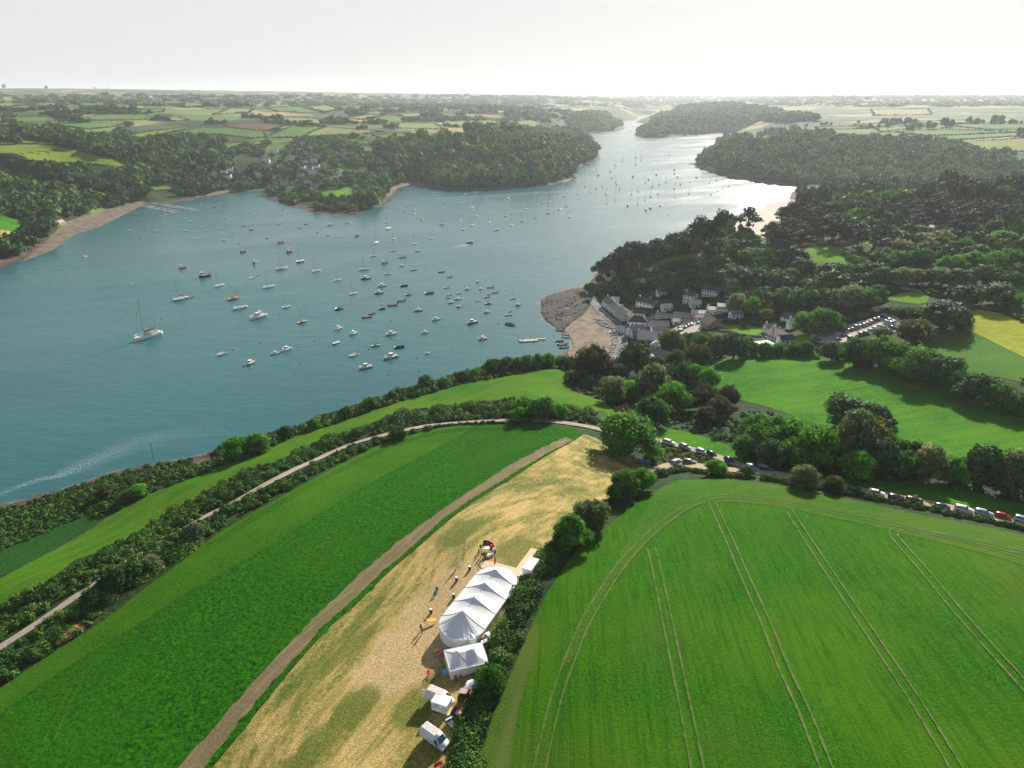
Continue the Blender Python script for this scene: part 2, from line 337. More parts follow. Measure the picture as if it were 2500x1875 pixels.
# ---------------------------------------------------------------- water
def water_material():
    t = NT(newmat('river_water'))
    b = t.b
    f = t.noise(.006, 3); c = t.ramp(f, [(.3, (.018, .100, .112)), (.7, (.026, .132, .138))])
    shallow = t.N.new('ShaderNodeAttribute'); shallow.attribute_name = 'tint'
    c = t.mix(shallow.outputs['Fac'], c, (.05, .10, .10))
    foam = t.N.new('ShaderNodeAttribute'); foam.attribute_name = 'foam'
    fn = t.noise(1.3, 4, .8); ff = t.math('MULTIPLY', foam.outputs['Fac'], t.step(fn, .47, .63))
    c = t.mix(ff, c, (.6, .62, .62))
    v = t.mapping(math.radians(-24), (.16, .42, 1)); w1 = t.noise(1.0, 4, .6, vec=v, dist=.6)
    v = t.mapping(math.radians(8), (.05, .11, 1)); w2 = t.noise(1.0, 3, .5, vec=v)
    v = t.mapping(math.radians(-35), (.8, 1.4, 1)); w3 = t.noise(1.0, 2, .5, vec=v)
    h = t.math('ADD', t.math('MULTIPLY', w1, 1.0), t.math('MULTIPLY', w2, 1.6)); h = t.math('ADD', h, t.math('MULTIPLY', w3, .22)); h = t.math('MULTIPLY', h, t.math('ADD', .6, t.math('MULTIPLY', t.noise(.012, 3), .8)))
    n = t.N.new('ShaderNodeBump'); n.inputs['Strength'].default_value = .42; n.inputs['Distance'].default_value = .42
    t.L.new(h, n.inputs['Height']); t.L.new(n.outputs[0], b.inputs['Normal'])
    b.inputs['IOR'].default_value = 1.33; t.out(c, .22, .5)
    lanes = t.step(t.noise(1.0, 4, .6, vec=t.mapping(math.radians(62), (.014, .0035, 1)), dist=.8), .35, .7)
    t.L.new(t.math('ADD', t.math('ADD', .17, t.math('MULTIPLY', lanes, .16)), t.math('MULTIPLY', ff, .6)), b.inputs['Roughness'])
    return t.m
M['water'] = water_material()
FOAM = onplane([-60, 0, 90, 140, 170, 240, 330, 420, 500], [1218, 1206, 1172, 1163, 1150, 1120, 1082, 1062, 1052])
def polydist(P, line):
    best = np.full(len(P), 1e9); tt = np.zeros(len(P))
    for i in range(len(line)-1):
        ab = line[i+1]-line[i]; t = np.clip(((P-line[i])@ab)/((ab**2).sum()+1e-9), 0, 1)
        d = np.hypot(P[:, 0]-line[i, 0]-t*ab[0], P[:, 1]-line[i, 1]-t*ab[1]); m = d < best; best[m] = d[m]; tt[m] = (i+t)[m]
    return best, tt
fd, ft = polydist(G[::1], FOAM)
fw = np.interp(ft, [0, 2, 3, 4, 8], [2.0, 2.5, 2.5, 7, 16]); fs = np.interp(ft, [0, 1, 3, 4, 6, 8], [.5, .6, .95, .6, .32, .1])
foam = np.clip(1-fd/fw, 0, 1)*fs
edge = np.clip(1-SD.ravel()*-1/1.6, 0, 1)*.7*(vnoise(G[:, 0]/15, G[:, 1]/15, 5) > .45)*(R_.ravel() < 800)
foam = np.maximum(foam, np.where(inw, edge, 0))
depth = np.clip(1-(-SD.ravel())/np.clip(R_.ravel()*.02, 6, 40), 0, 1)**2
keep = (SD.ravel()[quads] < 25).any(1) & (np.abs(G[:, 0][quads]).max(1) < 1e6)
Vw = np.stack([GX.ravel(), GY.ravel(), np.zeros(NA*NR)], -1)
wo = meshobj('water', Vw, quads[keep][:, ::-1].copy(), M['water'], smooth=True, attr=depth)
a = wo.data.attributes.new('foam', 'FLOAT', 'POINT'); a.data.foreach_set('value', foam.astype(np.float32))
tag(wo, kind='structure')
# ---------------------------------------------------------------- sheets laid on the land (fields, roads, beaches)
def densify(P, step):
    out = []
    for i in range(len(P)):
        a, b = P[i], P[(i+1) % len(P)]; m = max(1, int(np.ceil(np.hypot(*(b-a))/step)))
        for k in range(m): out.append(a+(b-a)*k/m)
    return np.array(out)
EXCL = []            # world polygons where nothing may be scattered
def sheet_world(name, W, mat, layer=1, stride=None, excl=True, clear=0, ragged=0, kind='structure', label=None):
    W = np.asarray(W)[:, :2]
    r0 = np.hypot(*W.mean(0)); W = densify(W, max(1.0, r0*.012))
    if ragged: W = W+rng.normal(size=W.shape)*ragged
    if excl: EXCL.append(W)
    if clear: c_ = W.mean(0)/np.hypot(*W.mean(0)); EXCL.append(W-c_*clear); EXCL.append(W-c_*clear*.5)
    qa, ql = np.arctan2(W[:, 0], W[:, 1]), np.log(np.hypot(W[:, 0], W[:, 1]))
    if stride is None: stride = 2
    ia0, ia1 = np.searchsorted(AZ, [qa.min(), qa.max()]); il0, il1 = np.searchsorted(LR, [ql.min(), ql.max()])
    while (ia1-ia0)*(il1-il0)/stride**2 > 22000: stride += 1
    A_, L_ = np.meshgrid(AZ[ia0:ia1+1:stride], LR[il0:il1+1:stride], indexing='ij')
    Pn = np.stack([A_.ravel(), L_.ravel()], -1); Bq = np.stack([qa, ql], -1)
    if len(Pn):
        ok = inpoly(Pn, Bq); Pn = Pn[ok]
        if len(Pn):
            W3 = np.stack([np.exp(Pn[:, 1])*np.sin(Pn[:, 0]), np.exp(Pn[:, 1])*np.cos(Pn[:, 0])], -1)
            dd, _ = polydist(W3, np.vstack([W, W[:1]])); Pn = Pn[dd > r0*.002]
    allp = np.vstack([Bq, Pn]) if len(Pn) else Bq
    c0 = allp.mean(0); sc = 100.0
    nb = len(Bq)
    vs, es, fs, *_ = delaunay_2d_cdt([Vector(((p-c0)*sc).tolist()) for p in allp], [], [list(range(nb))], 1, 1e-5, False)
    vv = np.array([tuple(v) for v in vs])/sc+c0
    fs = [tuple(f) for f in fs]; cen = np.array([vv[list(f)].mean(0) for f in fs]); okf = inpoly(cen, Bq); fs = [f for f, k in zip(fs, okf) if k]
    X = np.exp(vv[:, 1])*np.sin(vv[:, 0]); Y = np.exp(vv[:, 1])*np.cos(vv[:, 0])
    rad = np.hypot(X, Y); Z = H(np.stack([X, Y], -1)) + layer*np.maximum(.06, rad*.0004)
    o = meshobj(name, np.stack([X, Y, Z], -1), [f for f in fs], mat, smooth=True)
    me = o.data
    if len(me.polygons) and me.polygons[0].normal.z < 0: me.flip_normals()
    tag(o, label=label, kind=kind); return o
def sheet(name, pts, mat, layer=1, smooth=1, **k):
    P = smooth_line(pts, smooth, True) if smooth else np.array(pts, float)
    return sheet_world(name, at(P[:, 0], P[:, 1]), mat, layer, **k)
def ribbon_poly(line, w):
    d = np.gradient(line, axis=0); nrm = np.stack([-d[:, 1], d[:, 0]], -1); nrm /= np.linalg.norm(nrm, axis=1)[:, None]+1e-9
    w = np.broadcast_to(np.asarray(w, float), (len(line),))[:, None]/2
    return np.vstack([line+nrm*w, (line-nrm*w)[::-1]])
def resample(line, step):
    s = np.concatenate([[0], np.cumsum(np.hypot(*np.diff(line, axis=0).T))]); m = max(2, int(s[-1]/step)+1)
    q = np.linspace(0, s[-1], m); return np.stack([np.interp(q, s, line[:, 0]), np.interp(q, s, line[:, 1])], -1)
def road_line(pts, n=2):
    P = smooth_line(pts, n); return at(P[:, 0], P[:, 1])[:, :2]
def ribbon(name, pts, w, mat, layer=2, step=2.0, jitter=0.0, off=0.0, excl=True, kind='structure'):
    L = resample(road_line(pts) if not isinstance(pts, np.ndarray) else pts, step)
    if off:
        d = np.gradient(L, axis=0); nrm = np.stack([-d[:, 1], d[:, 0]], -1); nrm /= np.linalg.norm(nrm, axis=1)[:, None]+1e-9; L = L+nrm*off
    ww = w*(1+jitter*(rng.random(len(L))-.5)*2)
    P = ribbon_poly(L, ww)
    if excl: EXCL.append(P)
    n = len(L); K = 3
    d = np.gradient(L, axis=0); nrm = np.stack([-d[:, 1], d[:, 0]], -1); nrm /= np.linalg.norm(nrm, axis=1)[:, None]+1e-9
    rows = [L+nrm*(ww*(k/(K-1)-.5))[:, None] for k in range(K)]
    XY = np.stack(rows, 1).reshape(-1, 2); rad = np.hypot(*XY.T)
    Z = H(XY)+layer*np.maximum(.06, rad*.0004)
    ii = np.arange(n*K).reshape(n, K); fq = np.stack([ii[:-1, :-1].ravel(), ii[:-1, 1:].ravel(), ii[1:, 1:].ravel(), ii[1:, :-1].ravel()], -1)
    o = meshobj(name, np.column_stack([XY, Z]), fq[:, ::-1].copy(), mat, smooth=True)
    if o.data.polygons[0].normal.z < 0: o.data.flip_normals()
    tag(o, kind=kind); return o
# ---------------------------------------------------------------- fields, roads, shores
tA, tB = at(2022, 1395)[0], at(2334, 1875)[0]
ROWDIR = math.atan2(tB[0]-tA[0], tB[1]-tA[1])           # angle from +Y toward +X of the drill rows
rowrot = ROWDIR                                          # mapping rotation that aligns local Y with the rows
tC, tD = at(808, 1472)[0], at(1240, 1139)[0]
STRIPDIR = math.atan2(tD[0]-tC[0], tD[1]-tC[1])
tE, tF = at(255, 1333)[0], at(909, 1020)[0]; COASTDIR = math.atan2(tF[0]-tE[0], tF[1]-tE[1])
M['crop_right'] = crop('young_crop_in_drill_rows', (.010, .055, .002), (.048, .225, .002), (.085, .190, .004), fine=2.4, patchscale=.03,
    streak=(rowrot, 1.25, .6, (.010, .085, .002)), spots=(.25, (.13, .15, .035)), yellow=(.02, .65, (.085, .125, .022)), bumpd=.45)
M['crop_left'] = crop('dense_leafy_crop', (.003, .030, .001), (.034, .210, .002), (.030, .135, .002), fine=1.0, patchscale=.035, bumpd=.95, streak=(STRIPDIR, .12, .5, (.012, .10, .006)))
M['headland'] = crop('crop_headland_trodden', (.010, .050, .002), (.045, .185, .003), (.060, .165, .004), fine=1.6, patchscale=.06, streak=(STRIPDIR, .5, .4, (.050, .130, .008)))
M['coast'] = crop('coastal_meadow_grass', (.014, .070, .003), (.050, .195, .004), (.100, .195, .006), fine=1.3, patchscale=.03, streak=(COASTDIR, .18, .7, (.10, .17, .018)))
M['meadow'] = crop('rough_green_meadow', (.012, .070, .002), (.048, .235, .003), (.100, .250, .005), fine=.9, patchscale=.035, streak=(math.radians(75), .35, .5, (.012, .08, .007)), spots=(.5, (.008, .06, .008)))
M['dullmeadow'] = crop('dull_green_grass', (.022, .10, .010), (.070, .200, .018), (.110, .210, .03), fine=.9)
M['lawn'] = crop('bright_mown_lawn', (.06, .20, .006), (.13, .30, .01), (.18, .28, .015), fine=.8)
M['yellow'] = crop('ripe_yellow_green_barley', (.24, .27, .02), (.40, .40, .035), (.30, .34, .03), fine=.7, streak=(math.radians(-50), .3, .4, (.12, .18, .02)))
M['fieldgreen'] = crop('far_pasture_green', (.06, .15, .035), (.10, .21, .05), (.15, .22, .06), fine=.25, patchscale=.01)
M['fieldpale'] = crop('far_pasture_pale', (.14, .19, .055), (.22, .26, .085), (.27, .27, .10), fine=.25, patchscale=.01)
M['fieldbright'] = crop('bright_hill_pasture', (.10, .17, .015), (.17, .25, .02), (.22, .27, .03), fine=.3, patchscale=.012, streak=(math.radians(80), .15, .8, (.09, .16, .015)))
M['fieldbrown'] = crop('ploughed_brown_field', (.10, .075, .05), (.16, .115, .08), (.19, .14, .09), fine=.3, patchscale=.01)
M['fieldtan'] = crop('stubble_tan_field', (.20, .17, .08), (.30, .25, .12), (.25, .24, .10), fine=.3, patchscale=.01)
def straw_material():
    t = NT(newmat('cut_straw_stubble'))
    f = t.noise(3.2, 4, .7); c = t.ramp(f, [(.28, (.16, .11, .028)), (.42, (.40, .285, .085)), (.64, (.66, .49, .21))])
    g1 = t.noise(1.0, 4, .65, vec=t.mapping(STRIPDIR, (.22, .012, 1))); g2 = t.noise(1.0, 4, .6, vec=t.mapping(STRIPDIR, (.09, .03, 1)))
    m = t.step(t.math('ADD', t.math('MULTIPLY', g1, .7), t.math('MULTIPLY', g2, .5)), .50, .64)
    m = t.math('MULTIPLY', m, t.step(t.noise(1.1, 4, .7), .25, .6))
    c = t.mix(m, c, (.13, .155, .014)); c = t.mix(t.math('MULTIPLY', t.step(g2, .54, .66), .75), c, (.045, .11, .005))
    lines = t.noise(1.0, 3, .6, vec=t.mapping(STRIPDIR, (1.1, .02, 1))); c = t.mix(t.math('MULTIPLY', t.step(lines, .52, .62), .35), c, (.22, .17, .04))
    def blob(px, py, ra, rb, rot=STRIPDIR):
        q = at(px, py)[0]; n = t.N.new('ShaderNodeVectorMath'); n.operation = 'SUBTRACT'; t.L.new(t.tc.outputs['Position'], n.inputs[0]); n.inputs[1].default_value = (q[0], q[1], 0)
        m_ = t.N.new('ShaderNodeMapping'); m_.vector_type = 'TEXTURE'; m_.inputs['Rotation'].default_value = (0, 0, -rot); m_.inputs['Scale'].default_value = (ra, rb, 1e5); t.L.new(n.outputs[0], m_.inputs['Vector'])
        l = t.N.new('ShaderNodeVectorMath'); l.operation = 'LENGTH'; t.L.new(m_.outputs[0], l.inputs[0])
        d = t.math('ADD', l.outputs['Value'], t.math('MULTIPLY', t.math('SUBTRACT', t.noise(.22, 5, .7), .5), 1.5)); return t.step(d, 1.1, .75)
    tan = t.ramp(t.noise(2.6, 5, .75), [(.3, (.20, .13, .05)), (.5, (.50, .36, .17)), (.68, (.74, .56, .32))])
    c = t.mix(t.math('MULTIPLY', blob(1085, 1480, 9, 21), .85), c, tan); c = t.mix(t.math('MULTIPLY', blob(985, 1610, 9, 12), .85), c, tan)
    ol = t.ramp(t.noise(1.8, 5, .75), [(.3, (.04, .08, .005)), (.55, (.13, .16, .018)), (.7, (.36, .28, .10))])
    for bl in ((1275, 1350, 6.5, 7), (760, 1830, 3.0, 16), (870, 1720, 4, 6), (1200, 1560, 4, 12), (1010, 1730, 5, 5), (1120, 1300, 5, 9), (835, 1600, 2.2, 12)): c = t.mix(t.math('MULTIPLY', blob(*bl), .8), c, ol)
    t.bump(f, 1.0, .25); return t.out(c, .9, .2)
M['straw'] = straw_material()
def soil_material(name, cols, sc=3.0, streak=None):
    t = NT(newmat(name)); f = t.noise(sc, 5, .7); c = t.ramp(f, [(.3, cols[0]), (.7, cols[1])])
    b_ = t.noise(.12, 4); c = t.mix(t.step(b_, .45, .7), c, cols[2])
    if streak: c = t.mix(t.math('MULTIPLY', t.step(t.noise(1.0, 3, .6, vec=t.mapping(streak[0], (streak[1], .03, 1))), .5, .65), streak[2]), c, streak[3])
    t.bump(f, .8, .15); return t.out(c, .95, .2)
M['soil'] = soil_material('bare_soil_strip', [(.09, .07, .035), (.24, .18, .10), (.10, .13, .03)], 2.2, streak=(STRIPDIR, .9, .6, (.30, .22, .12)))
M['track'] = soil_material('concrete_and_dirt_track', [(.22, .18, .14), (.42, .36, .29), (.30, .26, .20)], 1.2)
M['lane'] = soil_material('dusty_lane', [(.24, .19, .12), (.45, .36, .25), (.33, .27, .17)], 1.0)
M['gravel'] = soil_material('pale_car_park_gravel', [(.38, .33, .27), (.52, .47, .40), (.44, .39, .33)], .8)
M['asphalt'] = soil_material('worn_village_road', [(.10, .10, .10), (.20, .20, .20), (.26, .24, .22)], .6)
M['tyre'] = soil_material('tyre_track_soil', [(.030, .120, .006), (.15, .14, .045), (.045, .150, .008)], .7)
M['strawtrack'] = soil_material('flattened_straw_track', [(.34, .25, .10), (.62, .47, .25), (.30, .26, .07)], 1.5)
M['tyre2'] = soil_material('dark_tyre_rut', [(.010, .075, .003), (.030, .13, .005), (.02, .105, .004)], .8)
M['sand'] = soil_material('beach_sand', [(.16, .12, .085), (.34, .27, .20), (.12, .095, .07)], .35)
M['shingle'] = soil_material('brown_shingle_and_weed', [(.10, .08, .06), (.25, .20, .15), (.07, .055, .04)], .4)
M['palesand'] = soil_material('pale_wet_sand_flat', [(.45, .40, .35), (.62, .57, .50), (.38, .33, .28)], .1)
M['scrubbase'] = crop('scrub_understorey', (.006, .022, .006), (.018, .065, .008), (.035, .055, .012), fine=.8, bumpd=1.0)
M['tussock'] = crop('coarse_green_undergrowth', (.006, .045, .008), (.022, .125, .014), (.030, .090, .012), fine=.9, bumpd=1.0)
M['boards'] = plain('plywood_trackway_boards', (.62, .44, .26), .7, var=.12, vscale=.8)

P_COAST = [(-120,1480),(0,1414),(145,1338),(260,1266),(376,1202),(492,1159),(560,1130),(640,1103),(724,1064),(822,1034),(909,1002),(1025,967),(1120,941),(1260,914),(1344,901),(1366,903),(1379,914),(1373,924),(1385,944),(1420,962),(1466,978),(1508,1007),(1500,1014),(1454,1004),(1379,992),(1320,985),(1260,975),(1141,984),(996,1006),(938,1020),(880,1046),(808,1072),(750,1089),(678,1128),(640,1138),(579,1161),(477,1219),(367,1277),(318,1312),(255,1341),(188,1366),(136,1405),(29,1483),(-120,1580)]
sheet('field', P_COAST, M['coast'], 1, smooth=0, ragged=.4)
sheet('ground_cover', [(-120,1370),(0,1335),(100,1300),(200,1258),(262,1262),(145,1334),(0,1410),(-120,1475)], M['tussock'], 1, excl=False)
P_CROPL = [(-120,1755),(0,1681),(72,1635),(162,1574),(220,1540),(289,1490),(347,1442),(434,1380),(535,1300),(640,1240),(736,1187),(823,1138),(909,1096),(982,1069),(1083,1042),(1199,1034),(1300,1033),(1356,1039),(1414,1050),(1425,1059),(1402,1076),(1379,1068),(1240,1139),(1170,1185),(1054,1263),(967,1327),(880,1399),(808,1472),(765,1511),(640,1644),(434,1875),(300,2030),(-400,2030)]
sheet('field', P_CROPL, M['crop_left'], 1, smooth=0)
sheet('field_headland', [(0,1681),(72,1635),(162,1574),(220,1540),(289,1490),(347,1442),(434,1380),(535,1300),(640,1240),(736,1187),(823,1138),(909,1096),(982,1069),(1083,1042),(1160,1036),(1130,1062),(1040,1110),(960,1150),(880,1195),(760,1270),(640,1345),(540,1400),(430,1465),(330,1530),(250,1575),(180,1620),(60,1700),(-120,1830),(-120,1755)], M['headland'], 2)
BR_L = [(1379,1068),(1240,1139),(1170,1185),(1054,1263),(967,1327),(880,1399),(808,1472),(765,1511),(700,1578),(640,1644),(540,1755),(434,1875),(300,2030)]
BR_R = [(1400,1076),(1240,1165),(1170,1208),(1112,1246),(1020,1324),(935,1395),(851,1476),(794,1525),(720,1608),(640,1699),(560,1795),(497,1875),(360,2040)]
sheet('soil_strip', BR_L+BR_R[::-1], M['soil'], 2, smooth=0, ragged=.22)
GR_R = [(1409,1072),(1255,1166),(1180,1210),(1118,1253),(1030,1328),(950,1396),(866,1480),(806,1530),(740,1602),(648,1714),(580,1800),(518,1875),(380,2045)]
sheet('grass_strip', BR_R+GR_R[::-1], M['crop_left'], 2.6, smooth=0, ragged=.2)
P_STRAW = GR_R+[(600,2060),(1060,2040),(1090,1920),(1100,1858),(1130,1771),(1158,1699),(1172,1655),(1175,1600),(1222,1540),(1262,1490),(1290,1440),(1318,1396),(1345,1340),(1400,1290),(1489,1235),(1560,1190),(1605,1165),(1596,1153),(1587,1130),(1558,1127),(1500,1098),(1454,1069),(1425,1060)]
sheet('stubble_field', P_STRAW, M['straw'], 1, smooth=0)
P_RIGHT = [(1150,2040),(1161,1900),(1170,1860),(1205,1742),(1250,1640),(1302,1517),(1335,1450),(1405,1345),(1465,1296),(1579,1214),(1610,1192),(1660,1172),(1746,1170),(1880,1182),(2063,1217),(2178,1242),(2323,1272),(2500,1306),(2640,1335),(3100,1430),(3400,2040)]
sheet('field', P_RIGHT, M['crop_right'], 1, smooth=0)
M['margin'] = crop('thin_pale_crop_margin', (.018, .065, .005), (.070, .180, .010), (.10, .16, .02), fine=3.0, streak=(math.radians(15), .4, .5, (.14, .16, .05)))
sheet('field_headland', [(1150,2040),(1161,1900),(1170,1860),(1205,1742),(1250,1640),(1302,1517),(1322,1540),(1290,1650),(1262,1760),(1240,1880),(1235,2040)], M['margin'], 2)
M['turn'] = crop('crop_turning_headland', (.018, .085, .005), (.050, .165, .008), (.085, .160, .014), fine=1.4, streak=(math.radians(70), .5, .5, (.10, .13, .02)))
sheet('field_headland', [(1600,1198),(1660,1173),(1746,1171),(1880,1183),(2063,1218),(2178,1243),(2323,1273),(2500,1307),(2640,1336),(2640,1430),(2500,1382),(2380,1346),(2236,1312),(2120,1284),(2000,1258),(1880,1234),(1746,1224),(1690,1240),(1630,1280),(1575,1325),(1530,1375),(1480,1440),(1430,1530),(1395,1620),(1378,1620),(1410,1530),(1455,1440),(1505,1365),(1545,1300),(1580,1240)], M['turn'], 2)
def tyre(pts, gap=1.9, w=.38, mat='tyre', jit=.6):
    for s in (-1, 1): ribbon('tyre_track', pts, w, M[mat], 3.4, .9, jitter=jit, off=s*gap/2, excl=False)
tyre([(1300,1960),(1321,1858),(1356,1707),(1390,1612),(1428,1519),(1474,1443),(1518,1378),(1560,1330),(1620,1275),(1688,1232),(1746,1210),(1880,1219),(2005,1244),(2120,1268),(2236,1294),(2381,1324),(2500,1352),(2600,1372)])
tyre([(1738,1228),(1786,1330),(1812,1395),(1870,1520),(1912,1632),(1960,1728),(2010,1858),(2050,1960)])
tyre([(1590,1340),(1604,1395),(1640,1569),(1664,1684),(1703,1875),(1715,1960)], w=.34)
tyre([(1925,1245),(1960,1300),(2022,1395),(2120,1540),(2236,1713),(2334,1875),(2380,1960)], w=.36)
tyre([(2182,1310),(2212,1345),(2259,1397),(2352,1511),(2500,1673),(2620,1810)], w=.36)
tyre([(2182,1310),(2180,1296),(2205,1290),(2260,1300),(2381,1328),(2500,1362)], w=.34)
tyre([(118,1815),(170,1700),(230,1600),(300,1500),(380,1432),(480,1355),(600,1275),(720,1208),(840,1142),(960,1086),(1080,1052),(1200,1046),(1300,1046)], w=.5, mat='headland', jit=.2)
# lanes and tracks
PATH = [(-160,1685),(0,1582),(58,1545),(116,1507),(160,1475),(207,1443),(262,1408),(312,1369),(362,1345),(400,1322),(450,1292),(492,1266),(535,1246),(579,1223),(640,1188),(721,1146),(765,1127),(823,1099),(880,1078),(950,1060),(1025,1043),(1083,1036),(1199,1029),(1290,1027),(1350,1029),(1443,1043),(1500,1060),(1602,1074),(1703,1101),(1770,1122),(1833,1147)]
ribbon('track', PATH, 3.6, M['track'], 3, 2.0, jitter=.06)
LANE = [(1560,1168),(1600,1150),(1640,1138),(1668,1133),(1732,1143),(1790,1148),(1880,1155),(1918,1163),(2048,1187),(2149,1208),(2265,1229),(2381,1254),(2500,1279),(2620,1305)]
for seg in ([p for p in PATH if p[0] < 230], [p for p in PATH if p[0] > 480]): EXCL.append(ribbon_poly(resample(road_line(seg), 3), 7.6))
ribbon('lane', LANE, 5.2, M['lane'], 3.2, 2.0, jitter=.08)
# meadows of the right-hand valley
sheet('verge', [(1599,1043),(1674,1052),(1775,1085),(1800,1100),(1850,1130),(1833,1143),(1770,1119),(1703,1098),(1602,1071),(1500,1056),(1510,1040)], M['meadow'], 1)
sheet('verge', [(1900,1150),(2000,1160),(2091,1172),(2236,1177),(2352,1198),(2500,1232),(2640,1262),(2640,1300),(2500,1268),(2381,1243),(2265,1218),(2149,1197),(2048,1176),(1918,1155)], M['meadow'], 1, excl=False)
sheet('field', [(1732,888),(1770,872),(1860,868),(1976,868),(2120,890),(2250,925),(2350,950),(2500,998),(2620,1030),(2620,1150),(2500,1125),(2294,1112),(2180,1080),(2080,1068),(1975,1030),(1900,1002),(1840,985),(1801,975),(1760,955),(1729,930)], M['meadow'], 1)
sheet('field', [(2245,835),(2300,815),(2349,800),(2400,822),(2450,848),(2500,872),(2620,925),(2620,975),(2500,935),(2453,924),(2352,907),(2290,870)], M['dullmeadow'], 1, smooth=0)
sheet('field', [(2349,800),(2358,774),(2384,756),(2439,765),(2500,788),(2620,830),(2620,925),(2500,872),(2450,848),(2400,822)], M['yellow'], 1, smooth=0)
sheet('field', [(2155,730),(2219,712),(2271,720),(2260,745),(2190,737)], M['lawn'], 1, clear=30)
sheet('field', [(1961,610),(1985,600),(2045,600),(2068,618),(2135,637),(2140,652),(2063,648),(2030,672),(1990,668)], M['lawn'], 1, clear=30)
sheet('field', [(1580,657),(1610,635),(1674,621),(1712,617),(1716,625),(1645,640),(1613,657),(1592,668)], M['lawn'], 1, clear=14)
sheet('lawn', [(1529,718),(1541,703),(1561,706),(1556,717)], M['lawn'], 1)
sheet('lawn', [(1755,799),(1781,795),(1824,795),(1868,802),(1861,811),(1841,820),(1814,814),(1781,807)], M['lawn'], 1)
sheet('lawn', [(2091,585),(2120,584),(2147,602),(2139,609)], M['lawn'], 1, clear=14)
sheet('lawn', [(2227,571),(2271,576),(2259,586),(2212,583)], M['lawn'], 1, clear=14)
sheet('lawn', [(1935,830),(1960,812),(1978,820),(1984,835),(1950,840)], M['lawn'], 1)
sheet('field', [(2452,700),(2500,690),(2600,700),(2600,740),(2500,730)], M['lawn'], 1, clear=14)
sheet('lawn', [(2262,702),(2290,708),(2294,716),(2275,712)], M['lawn'], 1, clear=14)
sheet('lawn', [(1550,848),(1580,850),(1578,858),(1546,856)], M['lawn'], 1)
sheet('car_park', [(1975,820),(2003,811),(2039,803),(2088,790),(2169,766),(2188,774),(2202,785),(2200,804),(2174,816),(2104,816),(2088,820),(2071,836),(2006,839),(1984,833)], M['gravel'], 2, smooth=0, clear=14)
sheet('car_park', [(1622,818),(1640,806),(1667,789),(1716,777),(1722,793),(1710,809),(1683,815),(1656,819)], M['gravel'], 2, smooth=0)
ROAD = [(1441,702),(1443,722),(1450,742),(1468,762),(1493,782),(1515,798),(1522,812),(1520,832),(1514,855),(1500,876),(1490,895)]
ribbon('road', ROAD, 6.5, M['asphalt'], 3, 2.0)
sheet('quay', [(1505,800),(1512,806),(1510,850),(1498,868),(1480,895),(1497,900),(1520,870),(1532,850),(1533,808)], M['gravel'], 2.5, smooth=0)
ribbon('lane', [(1620,822),(1600,815),(1585,806),(1560,800)], 4, M['asphalt'], 2.6, 2)
# shores
def rock_material():
    t = NT(newmat('dark_foreshore_rock')); v = t.mapping(math.radians(60), (.25, .08, .2)); f = t.noise(1.0, 5, .75, vec=v, dist=1.2)
    c = t.ramp(f, [(.42, (.012, .011, .010)), (.54, (.045, .038, .032)), (.62, (.11, .09, .07)), (.70, (.38, .35, .30))]); g2 = t.noise(.9, 4, .7)
    c = t.mix(t.math('MULTIPLY', t.step(g2, .5, .6), .7), c, (.03, .025, .022)); t.bump(t.math('ADD', f, g2), 1.0, 1.6); return t.out(c, .85, .3)
M['rock'] = rock_material()
sheet('rocky_foreshore', [(1440,700),(1430,705),(1385,711),(1356,720),(1338,727),(1324,737),(1324,750),(1324,768),(1337,785),(1358,800),(1372,806),(1392,790),(1415,770),(1430,750),(1440,730),(1446,712)], M['rock'], 1.8)
sheet('beach', [(1447,730),(1470,752),(1492,776),(1512,798),(1512,822),(1504,850),(1492,868),(1470,880),(1430,880),(1390,872),(1384,862),(1395,850),(1400,838),(1392,822),(1376,808),(1392,790),(1420,775),(1440,750)], M['sand'], 1.6)
sheet('beach', [(1775,532),(1833,521),(1862,512),(1876,501),(1898,492),(1927,488),(1966,489),(1965,496),(1925,502),(1905,525),(1898,560),(1880,580),(1840,585),(1795,570),(1765,548)], M['palesand'], 1.6)
for pts in ([(60,652),(130,612),(178,574),(215,566),(280,537),(310,520),(345,505),(360,497),(340,490),(300,500),(262,512),(200,528),(160,545),(130,570),(105,600),(60,635),(20,655)],
            [(470,486),(550,474),(590,468),(585,462),(540,467),(480,478)],
            [(962,467),(978,457),(1011,452),(1036,453),(1030,445),(1005,440),(980,446),(950,462),(940,480),(950,482)],
            [(1380,447),(1400,436),(1385,437),(1360,444)], [(1494,320),(1525,314),(1521,308),(1503,313)]):
    sheet('beach', pts, M['shingle'], 1.4)
